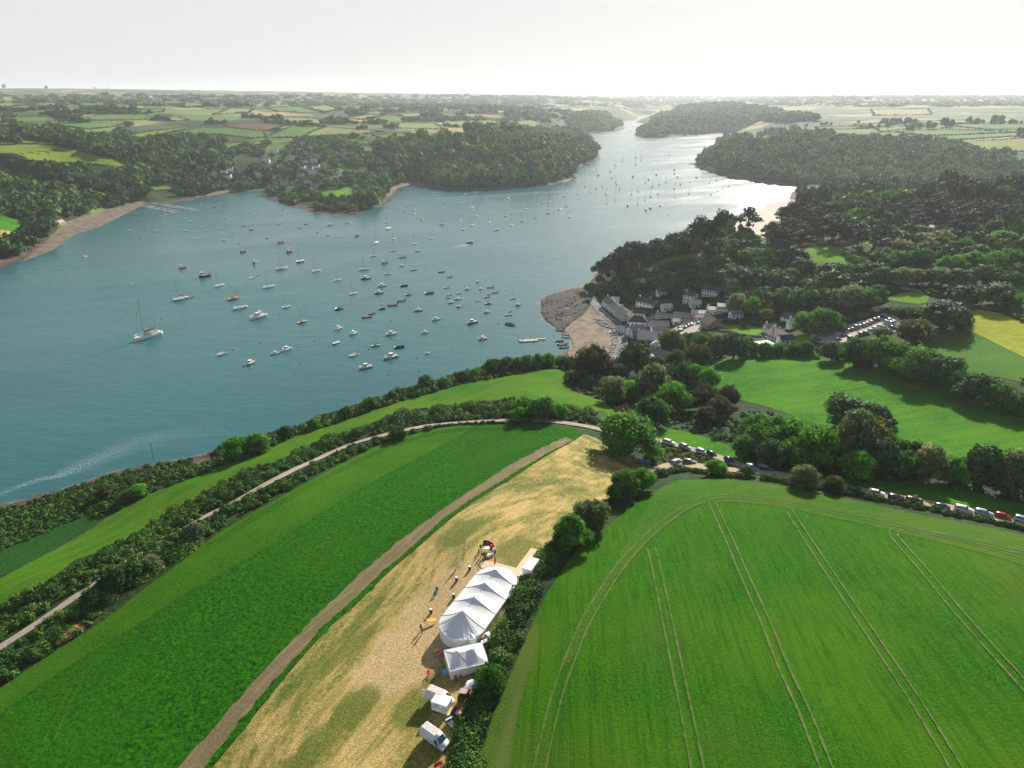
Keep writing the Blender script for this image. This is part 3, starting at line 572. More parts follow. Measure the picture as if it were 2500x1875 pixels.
# traced distant fields : material, photo outline
FAR = [('fieldbright',[(-80,352),(0,354),(87,354),(139,355),(174,365),(231,380),(289,391),(311,403),(298,409),(246,403),(203,398),(124,397),(87,393),(52,391),(0,406),(-80,410)]),
 ('fieldbright',[(-80,336),(0,339),(58,342),(136,350),(136,353),(0,347),(-80,346)]),('fieldbright',[(292,336),(362,322),(448,313),(451,316),(405,325),(347,342),(327,345)]),
 ('fieldgreen',[(428,325),(492,312),(560,313),(640,319),(649,334),(619,338),(579,333),(535,328),(492,328)]),('fieldgreen',[(492,357),(550,351),(649,343),(640,352),(579,359),(550,365)]),
 ('fieldgreen',[(646,337),(713,308),(790,311),(760,322),(736,336)]),('fieldpale',[(740,334),(765,321),(795,312),(823,313),(938,322),(880,328),(823,330)]),
 ('fieldgreen',[(185,289),(260,280),(347,281),(385,290),(318,293),(217,293)]),('fieldgreen',[(116,304),(231,300),(318,300),(275,310),(217,316),(168,310)]),
 ('fieldpale',[(388,283),(434,287),(463,294),(420,296)]),('fieldgreen',[(229,330),(284,323),(278,328),(246,335)]),('fieldgreen',[(179,253),(284,254),(286,257),(203,260)]),
 ('fieldgreen',[(318,252),(434,248),(463,251),(414,255),(362,260)]),('fieldgreen',[(333,270),(402,267),(399,273),(347,277),(307,274)]),('fieldgreen',[(414,256),(463,251),(509,257),(457,264)]),
 ('fieldpale',[(521,280),(564,265),(619,267),(608,275)]),('fieldbrown',[(547,307),(564,304),(640,304),(698,306),(658,319),(620,319)]),('fieldtan',[(637,297),(663,291),(692,300)]),
 ('fieldtan',[(687,290),(736,288),(776,291),(788,302),(698,300)]),('fieldgreen',[(652,265),(730,261),(791,277),(678,273)]),('fieldpale',[(742,262),(799,258),(828,267),(796,275)]),
 ('fieldgreen',[(805,259),(880,262),(938,270),(866,274)]),('fieldpale',[(840,289),(909,280),(924,284),(886,293)]),('fieldgreen',[(898,296),(944,281),(985,287),(985,299),(938,299)]),
 ('fieldpale',[(973,302),(1060,302),(1083,316),(970,313)]),('fieldpale',[(1080,298),(1199,294),(1242,307),(1205,319),(1170,310),(1089,307)]),('fieldpale',[(967,279),(1025,277),(1037,284),(990,286)]),
 ('fieldgreen',[(1031,278),(1112,278),(1126,287),(1050,282)]),('fieldtan',[(1126,278),(1199,280),(1260,288),(1216,291),(1141,286)]),('fieldbrown',[(1019,328),(1112,325),(1222,329),(1170,336),(1054,338)]),
 ('fieldgreen',[(909,331),(987,325),(996,339),(953,342)]),('fieldgreen',[(828,340),(866,336),(918,351),(866,351)]),('fieldtan',[(878,357),(938,355),(909,371),(889,370)]),
 ('lawn',[(817,375),(846,377),(834,383)]),('lawn',[(825,409),(860,404),(869,411),(851,424),(828,419)]),('lawn',[(770,467),(851,458),(869,469),(851,489),(817,492),(791,486)]),
 ('fieldpale',[(1240,297),(1298,294),(1364,316),(1335,314),(1269,313)]),('fieldgreen',[(1350,285),(1385,286),(1411,291),(1379,292)]),('fieldpale',[(1240,269),(1327,274),(1298,278)]),
 ('fieldpale',[(1912,326),(1955,317),(2010,321),(1990,328)]),('fieldgreen',[(1990,311),(2077,309),(2132,313),(2070,316),(1999,317)]),('fieldpale',[(1999,339),(2048,329),(2080,330),(2048,338)]),
 ('fieldgreen',[(2103,339),(2149,325),(2184,323),(2242,333),(2172,340)]),('fieldgreen',[(2187,322),(2265,316),(2381,319),(2482,323),(2265,332)]),('fieldgreen',[(2193,342),(2352,330),(2485,325),(2485,333),(2294,345),(2251,348)]),
 ('fieldpale',[(2329,349),(2500,338),(2620,333),(2620,378),(2500,370),(2410,368),(2366,357)]),('fieldgreen',[(2439,382),(2500,383),(2600,388),(2600,398),(2500,394)]),('fieldtan',[(2126,268),(2265,267),(2274,280),(2135,283)]),
 ('fieldtan',[(2184,299),(2352,294),(2390,302),(2290,303)]),('fieldpale',[(2086,305),(2207,302),(2138,310)]),('fieldpale',[(2138,314),(2280,306),(2149,322)]),('fieldpale',[(1796,331),(1848,325),(1856,327),(1807,337)]),
 ('fieldgreen',[(1798,346),(1880,334),(1940,336),(1900,344)]),('fieldgreen',[(2300,305),(2390,304),(2600,308),(2600,318),(2400,316)]),('fieldgreen',[(0,262),(60,258),(110,262),(60,268)]),('fieldtan',[(-60,256),(40,252),(80,258),(0,262)]),
 ('fieldgreen',[(0,290),(120,285),(150,296),(40,300)]),('fieldgreen',[(360,458),(430,448),(445,455),(440,462),(380,466)]),('fieldgreen',[(0,410),(26,412),(28,428),(0,432),(-60,430)]),
 ('meadow',[(-80,530),(0,528),(40,535),(52,556),(45,566),(0,562),(-80,560)]),('straw',[(-80,562),(0,561),(43,568),(20,580),(0,588),(-80,600)]),('lawn',[(145,545),(180,540),(178,548),(150,556)]),('lawn',[(210,520),(250,508),(262,512),(225,522)])]
FARW = []
for i, (m, pts) in enumerate(FAR):
    P = np.array(pts, float); P = densify(P, 8); W = at(P[:, 0], P[:, 1])[:, :2]; FARW.append((m, W))
    sheet_world('field', W, M[m], 1, clear=min(30, np.hypot(*W.mean(0))*.018))
# ---------------------------------------------------------------- foliage
def leaf_material(name, c0, c1, c2, trans=.48, rough=.7):
    m, N, L, b = newmat(name)
    a = N.new('ShaderNodeAttribute'); a.attribute_name = 'tint'
    r = N.new('ShaderNodeValToRGB'); e = r.color_ramp.elements; e[0].position = 0; e[0].color = (*c0, 1); e[1].position = 1; e[1].color = (*c2, 1)
    q = e.new(.5); q.color = (*c1, 1)
    oi = N.new('ShaderNodeObjectInfo'); mp = N.new('ShaderNodeMapRange'); L.new(oi.outputs['Random'], mp.inputs[0]); mp.inputs[3].default_value = -.22; mp.inputs[4].default_value = .22
    ad = N.new('ShaderNodeMath'); ad.operation = 'ADD'; ad.use_clamp = True; L.new(a.outputs['Fac'], ad.inputs[0]); L.new(mp.outputs[0], ad.inputs[1]); L.new(ad.outputs[0], r.inputs['Fac'])
    L.new(r.outputs['Color'], b.inputs['Base Color']); b.inputs['Roughness'].default_value = rough; b.inputs['Specular IOR Level'].default_value = .12
    t = N.new('ShaderNodeBsdfTranslucent'); L.new(r.outputs['Color'], t.inputs['Color']); mx = N.new('ShaderNodeMixShader'); mx.inputs[0].default_value = trans
    L.new(b.outputs[0], mx.inputs[1]); L.new(t.outputs[0], mx.inputs[2]); L.new(mx.outputs[0], N['Material Output'].inputs['Surface'])
    return m
LEAF = {
 'broad': leaf_material('leaves_mid_green', (0.020, 0.078, 0.008), (0.055, 0.200, 0.014), (0.149, 0.348, 0.024)),
 'bright': leaf_material('leaves_fresh_green', (0.026, 0.131, 0.008), (0.075, 0.295, 0.012), (0.178, 0.470, 0.022)),
 'dark': leaf_material('leaves_dark_evergreen', (0.010, 0.042, 0.010), (0.030, 0.104, 0.019), (0.084, 0.209, 0.030), .12),
 'olive': leaf_material('leaves_olive_brown', (0.034, 0.062, 0.012), (0.092, 0.138, 0.022), (0.190, 0.216, 0.037)),
 'grey': leaf_material('leaves_grey_green', (0.055, 0.104, 0.033), (0.140, 0.209, 0.072), (0.319, 0.348, 0.142)),
 'pine': leaf_material('pine_needles', (0.010, 0.028, 0.011), (0.026, 0.059, 0.020), (0.064, 0.104, 0.033), .08),
 'bronze': leaf_material('leaves_bronze', (0.028, 0.034, 0.012), (0.064, 0.072, 0.024), (0.121, 0.118, 0.040)),
 'yellow': leaf_material('leaves_yellow_green', (0.075, 0.122, 0.008), (0.206, 0.278, 0.012), (0.374, 0.418, 0.020)),
 'gorse': leaf_material('gorse_and_bramble', (0.015, 0.042, 0.008), (0.040, 0.122, 0.014), (0.131, 0.227, 0.026), .12),
 'wood': leaf_material('woodland_canopy', (0.020, 0.062, 0.010), (0.053, 0.148, 0.019), (0.131, 0.260, 0.030), .2),
}
M['bark'] = plain('grey_brown_bark', (.09, .07, .055), .9, var=.3, vscale=2)
M['barkp'] = plain('pine_bark', (.13, .085, .06), .9, var=.3, vscale=2)
def icos(sub):
    bm = bmesh.new(); bmesh.ops.create_icosphere(bm, subdivisions=sub, radius=1)
    v = np.array([x.co[:] for x in bm.verts]); f = np.array([[q.index for q in p.verts] for p in bm.faces]); bm.free(); return v, f
ICO1, ICO2 = icos(1), icos(2)
def leafcloud(lobes, dens, size, r, core=.8, upbias=.15, coreico=None):
    """lobes: (x,y,z,rx,rz). returns quads V(n*4,3), tint(n*4) and core tris"""
    L = np.array(lobes); Vs, Ts = [], []
    for i, (x, y, z, rx, rz) in enumerate(L):
        n = max(6, int(dens*4*math.pi*rx*rz))
        d = r.normal(size=(n, 3)); d /= np.linalg.norm(d, axis=1)[:, None]; d = d[d[:, 2] > -.55]
        p = np.array([x, y, z])+d*[rx, rx, rz]*(1+.15*r.normal(size=(len(d), 1)))
        q = (p[:, None, :]-L[None, :, :3])/L[None, :, [3, 3, 4]]; ins = (np.linalg.norm(q, axis=2) < .88); ins[:, i] = False
        k = ~ins.any(1); p, d = p[k], d[k]
        if len(p) == 0: continue
        nrm = d+r.normal(size=d.shape)*.45; nrm[:, 2] += upbias; nrm /= np.linalg.norm(nrm, axis=1)[:, None]
        t = np.cross(nrm, r.normal(size=d.shape)); t /= np.linalg.norm(t, axis=1)[:, None]+1e-9; b = np.cross(nrm, t)
        s = size*(.6+.8*r.random((len(p), 1)))/2
        lt = .5+.16*r.normal()                      # each clump of leaves has its own tone
        Vs.append(np.stack([p-t*s-b*s*.7, p+t*s-b*s*.6, p+t*s*.8+b*s*.8, p-t*s*.9+b*s*.7], 1).reshape(-1, 3))
        Ts.append(np.repeat(np.clip(lt+.18*r.normal(size=len(p)), 0, 1), 4))
    V = np.vstack(Vs); T = np.concatenate(Ts)
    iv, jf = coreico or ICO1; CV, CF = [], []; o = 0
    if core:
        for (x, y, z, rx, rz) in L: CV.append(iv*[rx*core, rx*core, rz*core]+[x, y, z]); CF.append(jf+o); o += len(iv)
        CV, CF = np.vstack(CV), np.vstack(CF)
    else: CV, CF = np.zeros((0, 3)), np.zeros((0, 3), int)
    return V, T, CV, CF
def cloudmesh(name, V, T, CV, CF, mat, parent=None, asobj=True):
    nq = len(V)//4; q = np.arange(nq*4).reshape(-1, 4)
    tri = np.vstack([q[:, [0, 1, 2]], q[:, [0, 2, 3]], CF+len(V)]) if len(CF) else np.vstack([q[:, [0, 1, 2]], q[:, [0, 2, 3]]])
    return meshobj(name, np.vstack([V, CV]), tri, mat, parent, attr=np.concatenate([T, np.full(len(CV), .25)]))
def tube(path, rad, n=7):
    """tapered tube along path -> V, quads"""
    P = np.array(path, float); rad = np.broadcast_to(rad, (len(P),)); V = []
    for i, p in enumerate(P):
        d = P[min(i+1, len(P)-1)]-P[max(i-1, 0)]; d /= np.linalg.norm(d)+1e-9
        a = np.cross(d, [0.31, .95, .11] if abs(d[2]) > .8 else [0, 0, 1]); a /= np.linalg.norm(a)+1e-9; b = np.cross(d, a)
        for k in range(n): V.append(p+rad[i]*(a*math.cos(2*math.pi*k/n)+b*math.sin(2*math.pi*k/n)))
    Fq = []
    for i in range(len(P)-1):
        for k in range(n): Fq.append((i*n+k, i*n+(k+1) % n, (i+1)*n+(k+1) % n, (i+1)*n+k))
    return np.array(V), Fq
class MB:
    def __init__(s): s.V, s.F, s.m = [], [], []; s.n = 0
    def add(s, V, F_, mi=0):
        V = np.asarray(V, float)
        for f in F_: s.F.append(tuple(int(i)+s.n for i in f)); s.m.append(mi)
        s.V.append(V); s.n += len(V); return s
    def box(s, c, d, rz=0, mi=0, taper=1.0):
        x, y, z = [v/2 for v in d]; t = taper
        P = np.array([(-x,-y,-z),(x,-y,-z),(x,y,-z),(-x,y,-z),(-x*t,-y*t,z),(x*t,-y*t,z),(x*t,y*t,z),(-x*t,y*t,z)])
        if rz: ca, sa = math.cos(rz), math.sin(rz); P = P@np.array([[ca, sa, 0], [-sa, ca, 0], [0, 0, 1]])
        return s.add(P+np.array(c), [(0,3,2,1),(4,5,6,7),(0,1,5,4),(1,2,6,5),(2,3,7,6),(3,0,4,7)], mi)
    def tube(s, path, rad, n=7, mi=0, caps=True):
        V, Fq = tube(path, rad, n); m = len(V)
        if caps: Fq = Fq+[tuple(range(n))[::-1], tuple(range(m-n, m))]
        return s.add(V, Fq, mi)
    def ball(s, c, r, mi=0, ico=None):
        v, f = ico or ICO1; return s.add(v*np.array(r)+np.array(c), f, mi)
    def cyl(s, c, r, h, n=14, axis='z', mi=0):
        a = np.array(c, float); d = {'x': (h/2, 0, 0), 'y': (0, h/2, 0), 'z': (0, 0, h/2)}[axis]; return s.tube([a-d, a+d], r, n, mi)
    def build(s, name, mats, parent=None, smooth=False):
        return meshobj(name, np.vstack(s.V), s.F, mats, parent, smooth=smooth, fmat=s.m if isinstance(mats, (list, tuple)) else None)
def broad_lobes(r, n=26, hh=1.0, flat=1.0, low=.0):
    """unit tree: crown radius 1, crown from z=.25 to z=2*hh"""
    L = [(0, 0, .80*hh, .68, .66*hh)]
    for k in range(n):
        a = 2.399*k+r.random()*.8; zz = 1-(k+.5)/n*1.45+r.normal()*.06; zz = max(zz, -.62); rad = math.sqrt(max(0, 1-zz*zz))
        lr = (.20+.27*r.random()); R = .74+.17*r.normal()
        L.append((rad*math.cos(a)*R, rad*math.sin(a)*R, (.84+zz*.80*flat)*hh, lr, lr*.85*hh))
    return L
def pine_lobes(r, n=15):
    L = []
    for k in range(n):
        a = 2.399*k+r.random(); tier = r.random(); z = 1.25+.75*tier+.1*r.normal(); R = (1-.55*(tier**2))*(.35+.65*r.random())
        lr = .28+.16*r.random(); L.append((R*math.cos(a), R*math.sin(a), z, lr, lr*.42))
    L.append((0, 0, 2.1, .4, .2)); return L
def crown_tree(kind, mat, seed, leafsize, R0, barkm, dens=9.0):
    """a template tree: Empty at the foot > crown, trunk. built at true size R0 (crown radius in m)"""
    r = np.random.default_rng(seed)
    L = pine_lobes(r) if kind == 'pine' else broad_lobes(r, 24 if kind == 'broad' else 16, 1.0 if kind == 'broad' else 1.25)
    L = [tuple(c*R0 for c in l) for l in L]
    root = empty('pine_tree' if kind == 'pine' else 'tree', (0, 0, 0))
    V, T, CV, CF = leafcloud(L, dens/(leafsize**2)*.16, leafsize, r, core=.78 if kind != 'pine' else .55, upbias=.3 if kind == 'pine' else .15)
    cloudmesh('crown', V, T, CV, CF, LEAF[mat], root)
    b = MB(); top = 1.3*R0 if kind != 'pine' else 1.9*R0; tr = .07*R0 if kind != 'pine' else .045*R0
    bend = r.normal(size=2)*.08*R0
    b.tube([(0, 0, -.5), (bend[0]*.5, bend[1]*.5, top*.5), (bend[0], bend[1], top)], [tr*1.3, tr, tr*.45])
    for l in [L[i] for i in r.choice(len(L), 7, replace=False)]:
        z0 = top*(.35+.4*r.random()); b.tube([(bend[0]*.5, bend[1]*.5, z0), (l[0]*.5, l[1]*.5, (z0+l[2])/2), (l[0]*.9, l[1]*.9, l[2])], [tr*.55, tr*.4, tr*.18], 5)
    b.build('trunk', M['barkp' if kind == 'pine' else 'bark'], root)
    return root
TPL = {}
def template(kind, mat, var, size):
    """size class: crown radius of the template (m); leaf size grows with distance class"""
    key = (kind, mat, var, size)
    if key not in TPL:
        R0 = {'near': 4.5, 'mid': 5.5, 'far': 5.5}[size]; ls = {'near': .42, 'mid': .62, 'far': 1.1}[size]
        TPL[key] = [crown_tree(kind, mat, hash_(key), ls, R0, None), R0, False]
    return TPL[key]
def hash_(k): return sum(ord(c)*(i+7) for i, c in enumerate(str(k))) % 99991
TREES = []
def tree_world(P, R, kind='broad', mat='broad', hs=1.0, size='mid', label=None, cat='tree', group=None, name=None):
    var = int(rng.integers(0, 2 if kind != 'broad' else 3)); tp = template(kind, mat, var, size)
    if not tp[2]: o = tp[0]; tp[2] = True
    else: o = copy_tree(tp[0])
    o.location = P; s = R/tp[1]; o.scale = (s*(.95+.1*rng.random()), s*(.95+.1*rng.random()), s*hs); o.rotation_euler = (0, 0, rng.random()*6.283)
    if name: o.name = name
    tag(o, label, cat, group); TREES.append(o); return o
def tree_px(px, py, wpx, kind='broad', mat='broad', hs=1.0, size='mid', **k):
    """px,py: photo point of the foot; wpx: crown width in photo px"""
    p = at(px, py)[0]; dep = p[1]*CP_+(CAMZ-p[2])*SP_; R = wpx*dep/F/2
    EXT.append((p[0], p[1], R*.6))
    return tree_world(Vector(p)-Vector((0, 0, .2)), R, kind, mat, hs, size, **k)
EXT = []
# ---- a hedge or belt of scrub: many bushes along a line, one thing
def bushes(name, XY, Rr, mat, leafsize, r, hs=.75, dens=1.0, core=.8, sub=5, kind=None, label=None, cat=None, group=None):
    Z = H(XY); Vs, Ts, CVs, CFs = [], [], [], []; o = 0; iv, jf = ICO1
    n = len(XY)
    LX, LR_ = [], []
    for i in range(n):
        R = Rr[i]
        for k in range(sub):
            a = r.random()*6.283; q = R*.5*r.random(); lr = R*(.45+.25*r.random()) if sub > 1 else R
            LX.append((XY[i, 0]+q*math.cos(a), XY[i, 1]+q*math.sin(a), Z[i]+R*hs*(.25+.5*r.random())-(0.2*R))); LR_.append((lr, lr*hs*1.1))
    LX, LR_ = np.array(LX), np.array(LR_)
    cnt = np.maximum(4, (dens*2.4*math.pi*LR_[:, 0]**2/(leafsize**2)*.9).astype(int)); rep = np.repeat(np.arange(len(LX)), cnt)
    d = r.normal(size=(len(rep), 3)); d[:, 2] = np.abs(d[:, 2])*1.0-.15; d /= np.linalg.norm(d, axis=1)[:, None]
    sc = np.stack([LR_[rep, 0], LR_[rep, 0], LR_[rep, 1]], -1); p = LX[rep]+d*sc*(1+.12*r.normal(size=(len(rep), 1)))
    nrm = d+r.normal(size=d.shape)*.45; nrm[:, 2] += .15; nrm /= np.linalg.norm(nrm, axis=1)[:, None]
    t = np.cross(nrm, r.normal(size=d.shape)); t /= np.linalg.norm(t, axis=1)[:, None]+1e-9; b = np.cross(nrm, t); s = leafsize*(.6+.8*r.random((len(p), 1)))/2
    V = np.stack([p-t*s-b*s*.7, p+t*s-b*s*.6, p+t*s*.8+b*s*.8, p-t*s*.9+b*s*.7], 1).reshape(-1, 3)
    lt = (.45+.2*r.normal(size=len(LX)))[rep]+(vnoise(p[:, 0]/9, p[:, 1]/9, 11)-.5)*.5
    T = np.repeat(np.clip(lt+.15*r.normal(size=len(p)), 0, 1), 4)
    if core:
        CV = (iv[None]*np.stack([LR_[:, 0], LR_[:, 0], LR_[:, 1]], -1)[:, None]*core+LX[:, None]).reshape(-1, 3); CF = (jf[None]+np.arange(len(LX))[:, None, None]*len(iv)).reshape(-1, 3)
    else: CV, CF = np.zeros((0, 3)), np.zeros((0, 3), int)
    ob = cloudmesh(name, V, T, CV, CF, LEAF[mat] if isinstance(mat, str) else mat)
    tag(ob, label, cat, group, kind); return ob
def hedge(pts, w, mat, label=None, group=None, leafsize=.38, hs=.8, cat='hedge', name='hedge', world=False, step=None, jit=.35, kind=None, sub=4):
    L = pts if world else road_line(pts, 1)
    L = resample(L, step or w*.42); r = np.random.default_rng(int(abs(L[0, 0]*13+L[0, 1]*7)) % 9999)
    L = L+r.normal(size=L.shape)*w*.14; R = w/2*(1+jit*(r.random(len(L))*2-1))
    if not world: EXCL.append(ribbon_poly(resample(road_line(pts, 1), 4), w))
    return bushes(name, L, R, mat, leafsize, r, hs, label=label, cat=cat, group=group, kind=kind, sub=sub)
def scatter(polyW, sp, excl=True, jit=.45, minsd=5.0, seed=1, treeclear=True):
    r = np.random.default_rng(seed); mn, mx = polyW.min(0), polyW.max(0)
    xs = np.arange(mn[0], mx[0], sp); ys = np.arange(mn[1], mx[1], sp)
    X, Y = np.meshgrid(xs, ys); X = X+(np.arange(len(ys)) % 2)[:, None]*sp/2
    P = np.stack([X.ravel(), Y.ravel()], -1)+r.uniform(-jit, jit, (X.size, 2))*sp
    P = P[inpoly(P, polyW)]
    if excl:
        for E in EXCL:
            if len(P) == 0: break
            P = P[~inpoly(P, E)]
    if len(P): P = P[SDF(P) > minsd]
    if treeclear and len(P) and EXT:
        E = np.array(EXT)
        for i in range(0, len(E), 50):
            dd = np.hypot(P[:, None, 0]-E[None, i:i+50, 0], P[:, None, 1]-E[None, i:i+50, 1]); P = P[(dd > E[None, i:i+50, 2]).all(1)]
            if len(P) == 0: break
    return P
def scrub(pts, sp, R, mat, leafsize=.45, label=None, seed=3, hs=.8, name='scrub', minsd=2, world=None, thin=0):
    P = np.array(pts, float); W = at(P[:, 0], P[:, 1])[:, :2] if world is None else world
    X = scatter(W, sp, seed=seed, minsd=minsd, treeclear=False); r = np.random.default_rng(seed)
    if thin: X = X[vnoise(X[:, 0]/14, X[:, 1]/14, seed) > thin]
    if len(X) == 0: return None
    hb_ = R*(.55+.6*r.random(len(X)))*(.7+.6*vnoise(X[:, 0]/12, X[:, 1]/12, seed+1))
    return bushes(name, X, hb_, mat, leafsize, r, hs, sub=3, kind='stuff', label=label)
# ---- far woods: canopy crowns in one mesh
_r = np.random.default_rng(5); CANV = []
for k in range(6):
    L = [(0, 0, .55, .72, .55)]+[(math.cos(a)*.55, math.sin(a)*.55, .55+.12*_r.normal(), .42, .34) for a in np.arange(5)*1.2566+_r.random()]+[(0.1, 0, .95, .42, .3)]
    CANV.append(leafcloud(L, 7.5, .42, _r, core=.86))
def wood(pts, sp, R, label, mat='wood', seed=1, minsd=7, world=None, thin=0, name='woodland', hscale=1.0, jit=.42):
    P = np.array(pts, float) if world is None else None
    W = at(P[:, 0], P[:, 1])[:, :2] if world is None else world
    X = scatter(W, sp, seed=seed, minsd=minsd, jit=jit)
    if thin: X = X[vnoise(X[:, 0]/60, X[:, 1]/60, seed+3) > thin]
    return canopy(X, R, label, mat, seed, name, hscale)
def canopy(X, R, label, mat='wood', seed=1, name='woodland', hscale=1.0, kind='stuff', cat=None, group=None):
    if len(X) == 0: return None
    r = np.random.default_rng(seed+100); Z = H(X); n = len(X); Rr = R*(.65+.8*r.random(n)**1.5)*(1+.45*(vnoise(X[:, 0]/35, X[:, 1]/35, seed)-.5)); var = r.integers(0, 6, n); ang = r.random(n)*6.283
    ton = .48+.24*r.normal(size=n)+(vnoise(X[:, 0]/70, X[:, 1]/70, 31)-.5)*.7; hh = Rr*(1.15+.45*r.random(n))*hscale
    Vs, Ts, CVs, CFs = [], [], [], []; o = 0
    for k in range(6):
        s = np.where(var == k)[0]
        if len(s) == 0: continue
        V, T, CV, CF = CANV[k]; ca, sa = np.cos(ang[s])[:, None], np.sin(ang[s])[:, None]
        def tf(U): return np.stack([(U[None, :, 0]*ca-U[None, :, 1]*sa)*Rr[s][:, None]+X[s, 0][:, None], (U[None, :, 0]*sa+U[None, :, 1]*ca)*Rr[s][:, None]+X[s, 1][:, None], U[None, :, 2]*hh[s][:, None]+Z[s][:, None]+hh[s][:, None]*.15], -1)
        Vs.append(tf(V).reshape(-1, 3)); Ts.append(np.clip(T[None]+(ton[s]-.5)[:, None], 0, 1).ravel())
        CVs.append(tf(CV).reshape(-1, 3)); CFs.append((CF[None]+np.arange(len(s))[:, None, None]*len(CV)).reshape(-1, 3)+o); o += len(s)*len(CV)
    ob = cloudmesh(name, np.vstack(Vs), np.concatenate(Ts), np.vstack(CVs), np.vstack(CFs), LEAF[mat]); tag(ob, label, cat, group, kind); return ob
# ---------------------------------------------------------------- buildings' plots are kept clear of trees (photo points, radius in m)
HOUSE_PLOTS = [(1478,742,11),(1492,758,11),(1508,772,11),(1572,742,13),(1655,728,10),(1664,735,7),(1735,718,12),(1545,770,16),(1580,778,16),(1548,812,12),(1575,830,14),(1660,780,22),(1710,765,12),(1760,760,14),(1740,790,12),(1600,862,12),(1900,815,12),(1925,765,10),(1872,838,14),(2250,555,16),(2290,575,12),(2465,528,16),(1502,895,8),(1650,930,10)]
for (x, y, r_) in HOUSE_PLOTS:
    p = at(x, y)[0]; a = np.linspace(0, 6.283, 12, endpoint=False); EXCL.append(np.stack([p[0]+r_*np.cos(a), p[1]+r_*np.sin(a)], -1))
# ---------------------------------------------------------------- single trees, traced from the photo: foot x, foot y, crown width, kind, leaf, height, size, place
def T_(lst, zone, kind='broad', size='mid', cat='tree'):
    for t in lst:
        x, y, w, mat = t[:4]; hs = t[4] if len(t) > 4 else 1.0
        if zone in 'KQ': hs *= .72
        if zone in 'IJ': hs *= .88
        o = tree_px(x, y, w, kind, mat, hs, size, cat=cat); o['_z'] = zone; o['_m'] = mat; o['_x'] = x
T_([(1527,1108,142,'broad',.76)], 'A', size='near')
T_([(1520,1212,72,'broad',1.0),(1568,1195,56,'bright',1.1),(1440,1290,88,'grey',.95),(1392,1333,84,'broad',1.05)], 'B', size='near')
T_([(1198,1688,76,'broad',1.0)], 'C', size='near')
T_([(1747,1158,44,'bright',.95),(1822,1161,34,'dark',.85),(1962,1188,72,'grey',.85),(2035,1198,40,'olive',1.05)], 'D', size='near')
T_([(1816,1118,60,'bright',1.0),(1848,1108,70,'broad',1.1),(1842,1075,74,'broad'),(1885,1095,92,'broad'),(1930,1108,100,'bright'),(1985,1132,96,'broad',1.1),(1882,1132,70,'dark'),(1940,1138,80,'broad'),(2048,1140,60,'broad'),
    (2092,1172,68,'bright',1.15),(2080,1128,110,'grey',1.3),(2120,1130,90,'olive',1.25),(2140,1155,80,'dark',1.2),(2165,1135,70,'bright',1.25),(2212,1140,60,'bronze',1.3),(2200,1165,66,'broad',1.2),
    (2265,1172,74,'grey',1.3),(2322,1176,62,'bright',1.2),(2393,1190,92,'dark',1.25),(2468,1206,88,'grey',1.35),(2540,1215,90,'broad',1.2)], 'E')
T_([(2075,1042,110,'dark',.75),(2125,1040,80,'dark',.8),(2150,1062,60,'dark',.8)], 'F')
T_([(1268,1030,40,'bright'),(1283,1012,50,'bright'),(1327,1022,62,'broad'),(1365,1018,36,'bright'),(971,1071,40,'broad',.9),(478,1322,58,'grey',.9),(290,1440,66,'dark',1.0),(240,1475,60,'dark',.8),(335,1412,56,'dark',.9),(372,1392,46,'grey',.9),(262,1452,56,'dark',.9),(418,1348,34,'dark',.9),(196,1500,46,'dark',.7)], 'G')
T_([(1445,928,90,'bronze',1.1),(1438,944,36,'grey',.8),(1498,982,66,'grey'),(1540,976,52,'bright'),(1592,974,82,'grey',1.15),(1590,1037,78,'broad'),(1642,1002,78,'bright'),(1715,1002,62,'bronze',1.1),(1752,1018,60,'bronze'),(1722,1036,50,'bronze'),(1772,990,50,'bronze',1.1),
    (1698,937,48,'bright',1.1),(1728,950,50,'bright',1.1),(1550,914,78,'dark',1.1),(1645,905,48,'olive',1.2),(1695,905,62,'olive',1.2),(1666,935,50,'dark',1.2),(1600,902,46,'olive',.8),(1620,940,56,'dark'),(1510,925,50,'dark',.8),(1470,905,40,'broad'),(1640,862,66,'olive',.9),(1684,852,44,'broad'),(1712,856,48,'broad',.9),
    (1745,872,50,'grey',1.2),(1790,876,66,'dark',1.1),(1832,868,40,'broad'),(1866,871,40,'broad'),(1900,868,36,'bright'),(1935,868,36,'broad'),(1965,870,40,'broad'),(1520,958,40,'broad'),(1480,950,36,'grey')], 'H')
T_([(1838,768,46,'bright',1.1),(1868,766,42,'yellow'),(1797,762,46,'grey',1.2),(1820,745,40,'broad'),(1872,782,34,'yellow'),(1965,814,60,'broad',1.1),(2010,817,68,'broad',1.15),(2038,802,46,'dark'),(2232,840,76,'olive',.95),(2150,823,36,'dark',.8),(1910,742,50,'grey'),(1785,745,34,'dark'),(1815,800,16,'dark',1),(1738,835,30,'grey')], 'I')
T_([(2030,880,60,'olive'),(2090,895,82,'broad',1.05),(2145,897,92,'broad',1.05),(2192,910,92,'broad'),(2240,932,100,'broad'),(2292,942,92,'dark'),(2337,955,60,'broad'),(2375,978,86,'dark'),(2442,998,78,'broad'),(2496,1012,72,'dark'),(2545,1010,80,'broad'),(2530,965,70,'dark')], 'J')
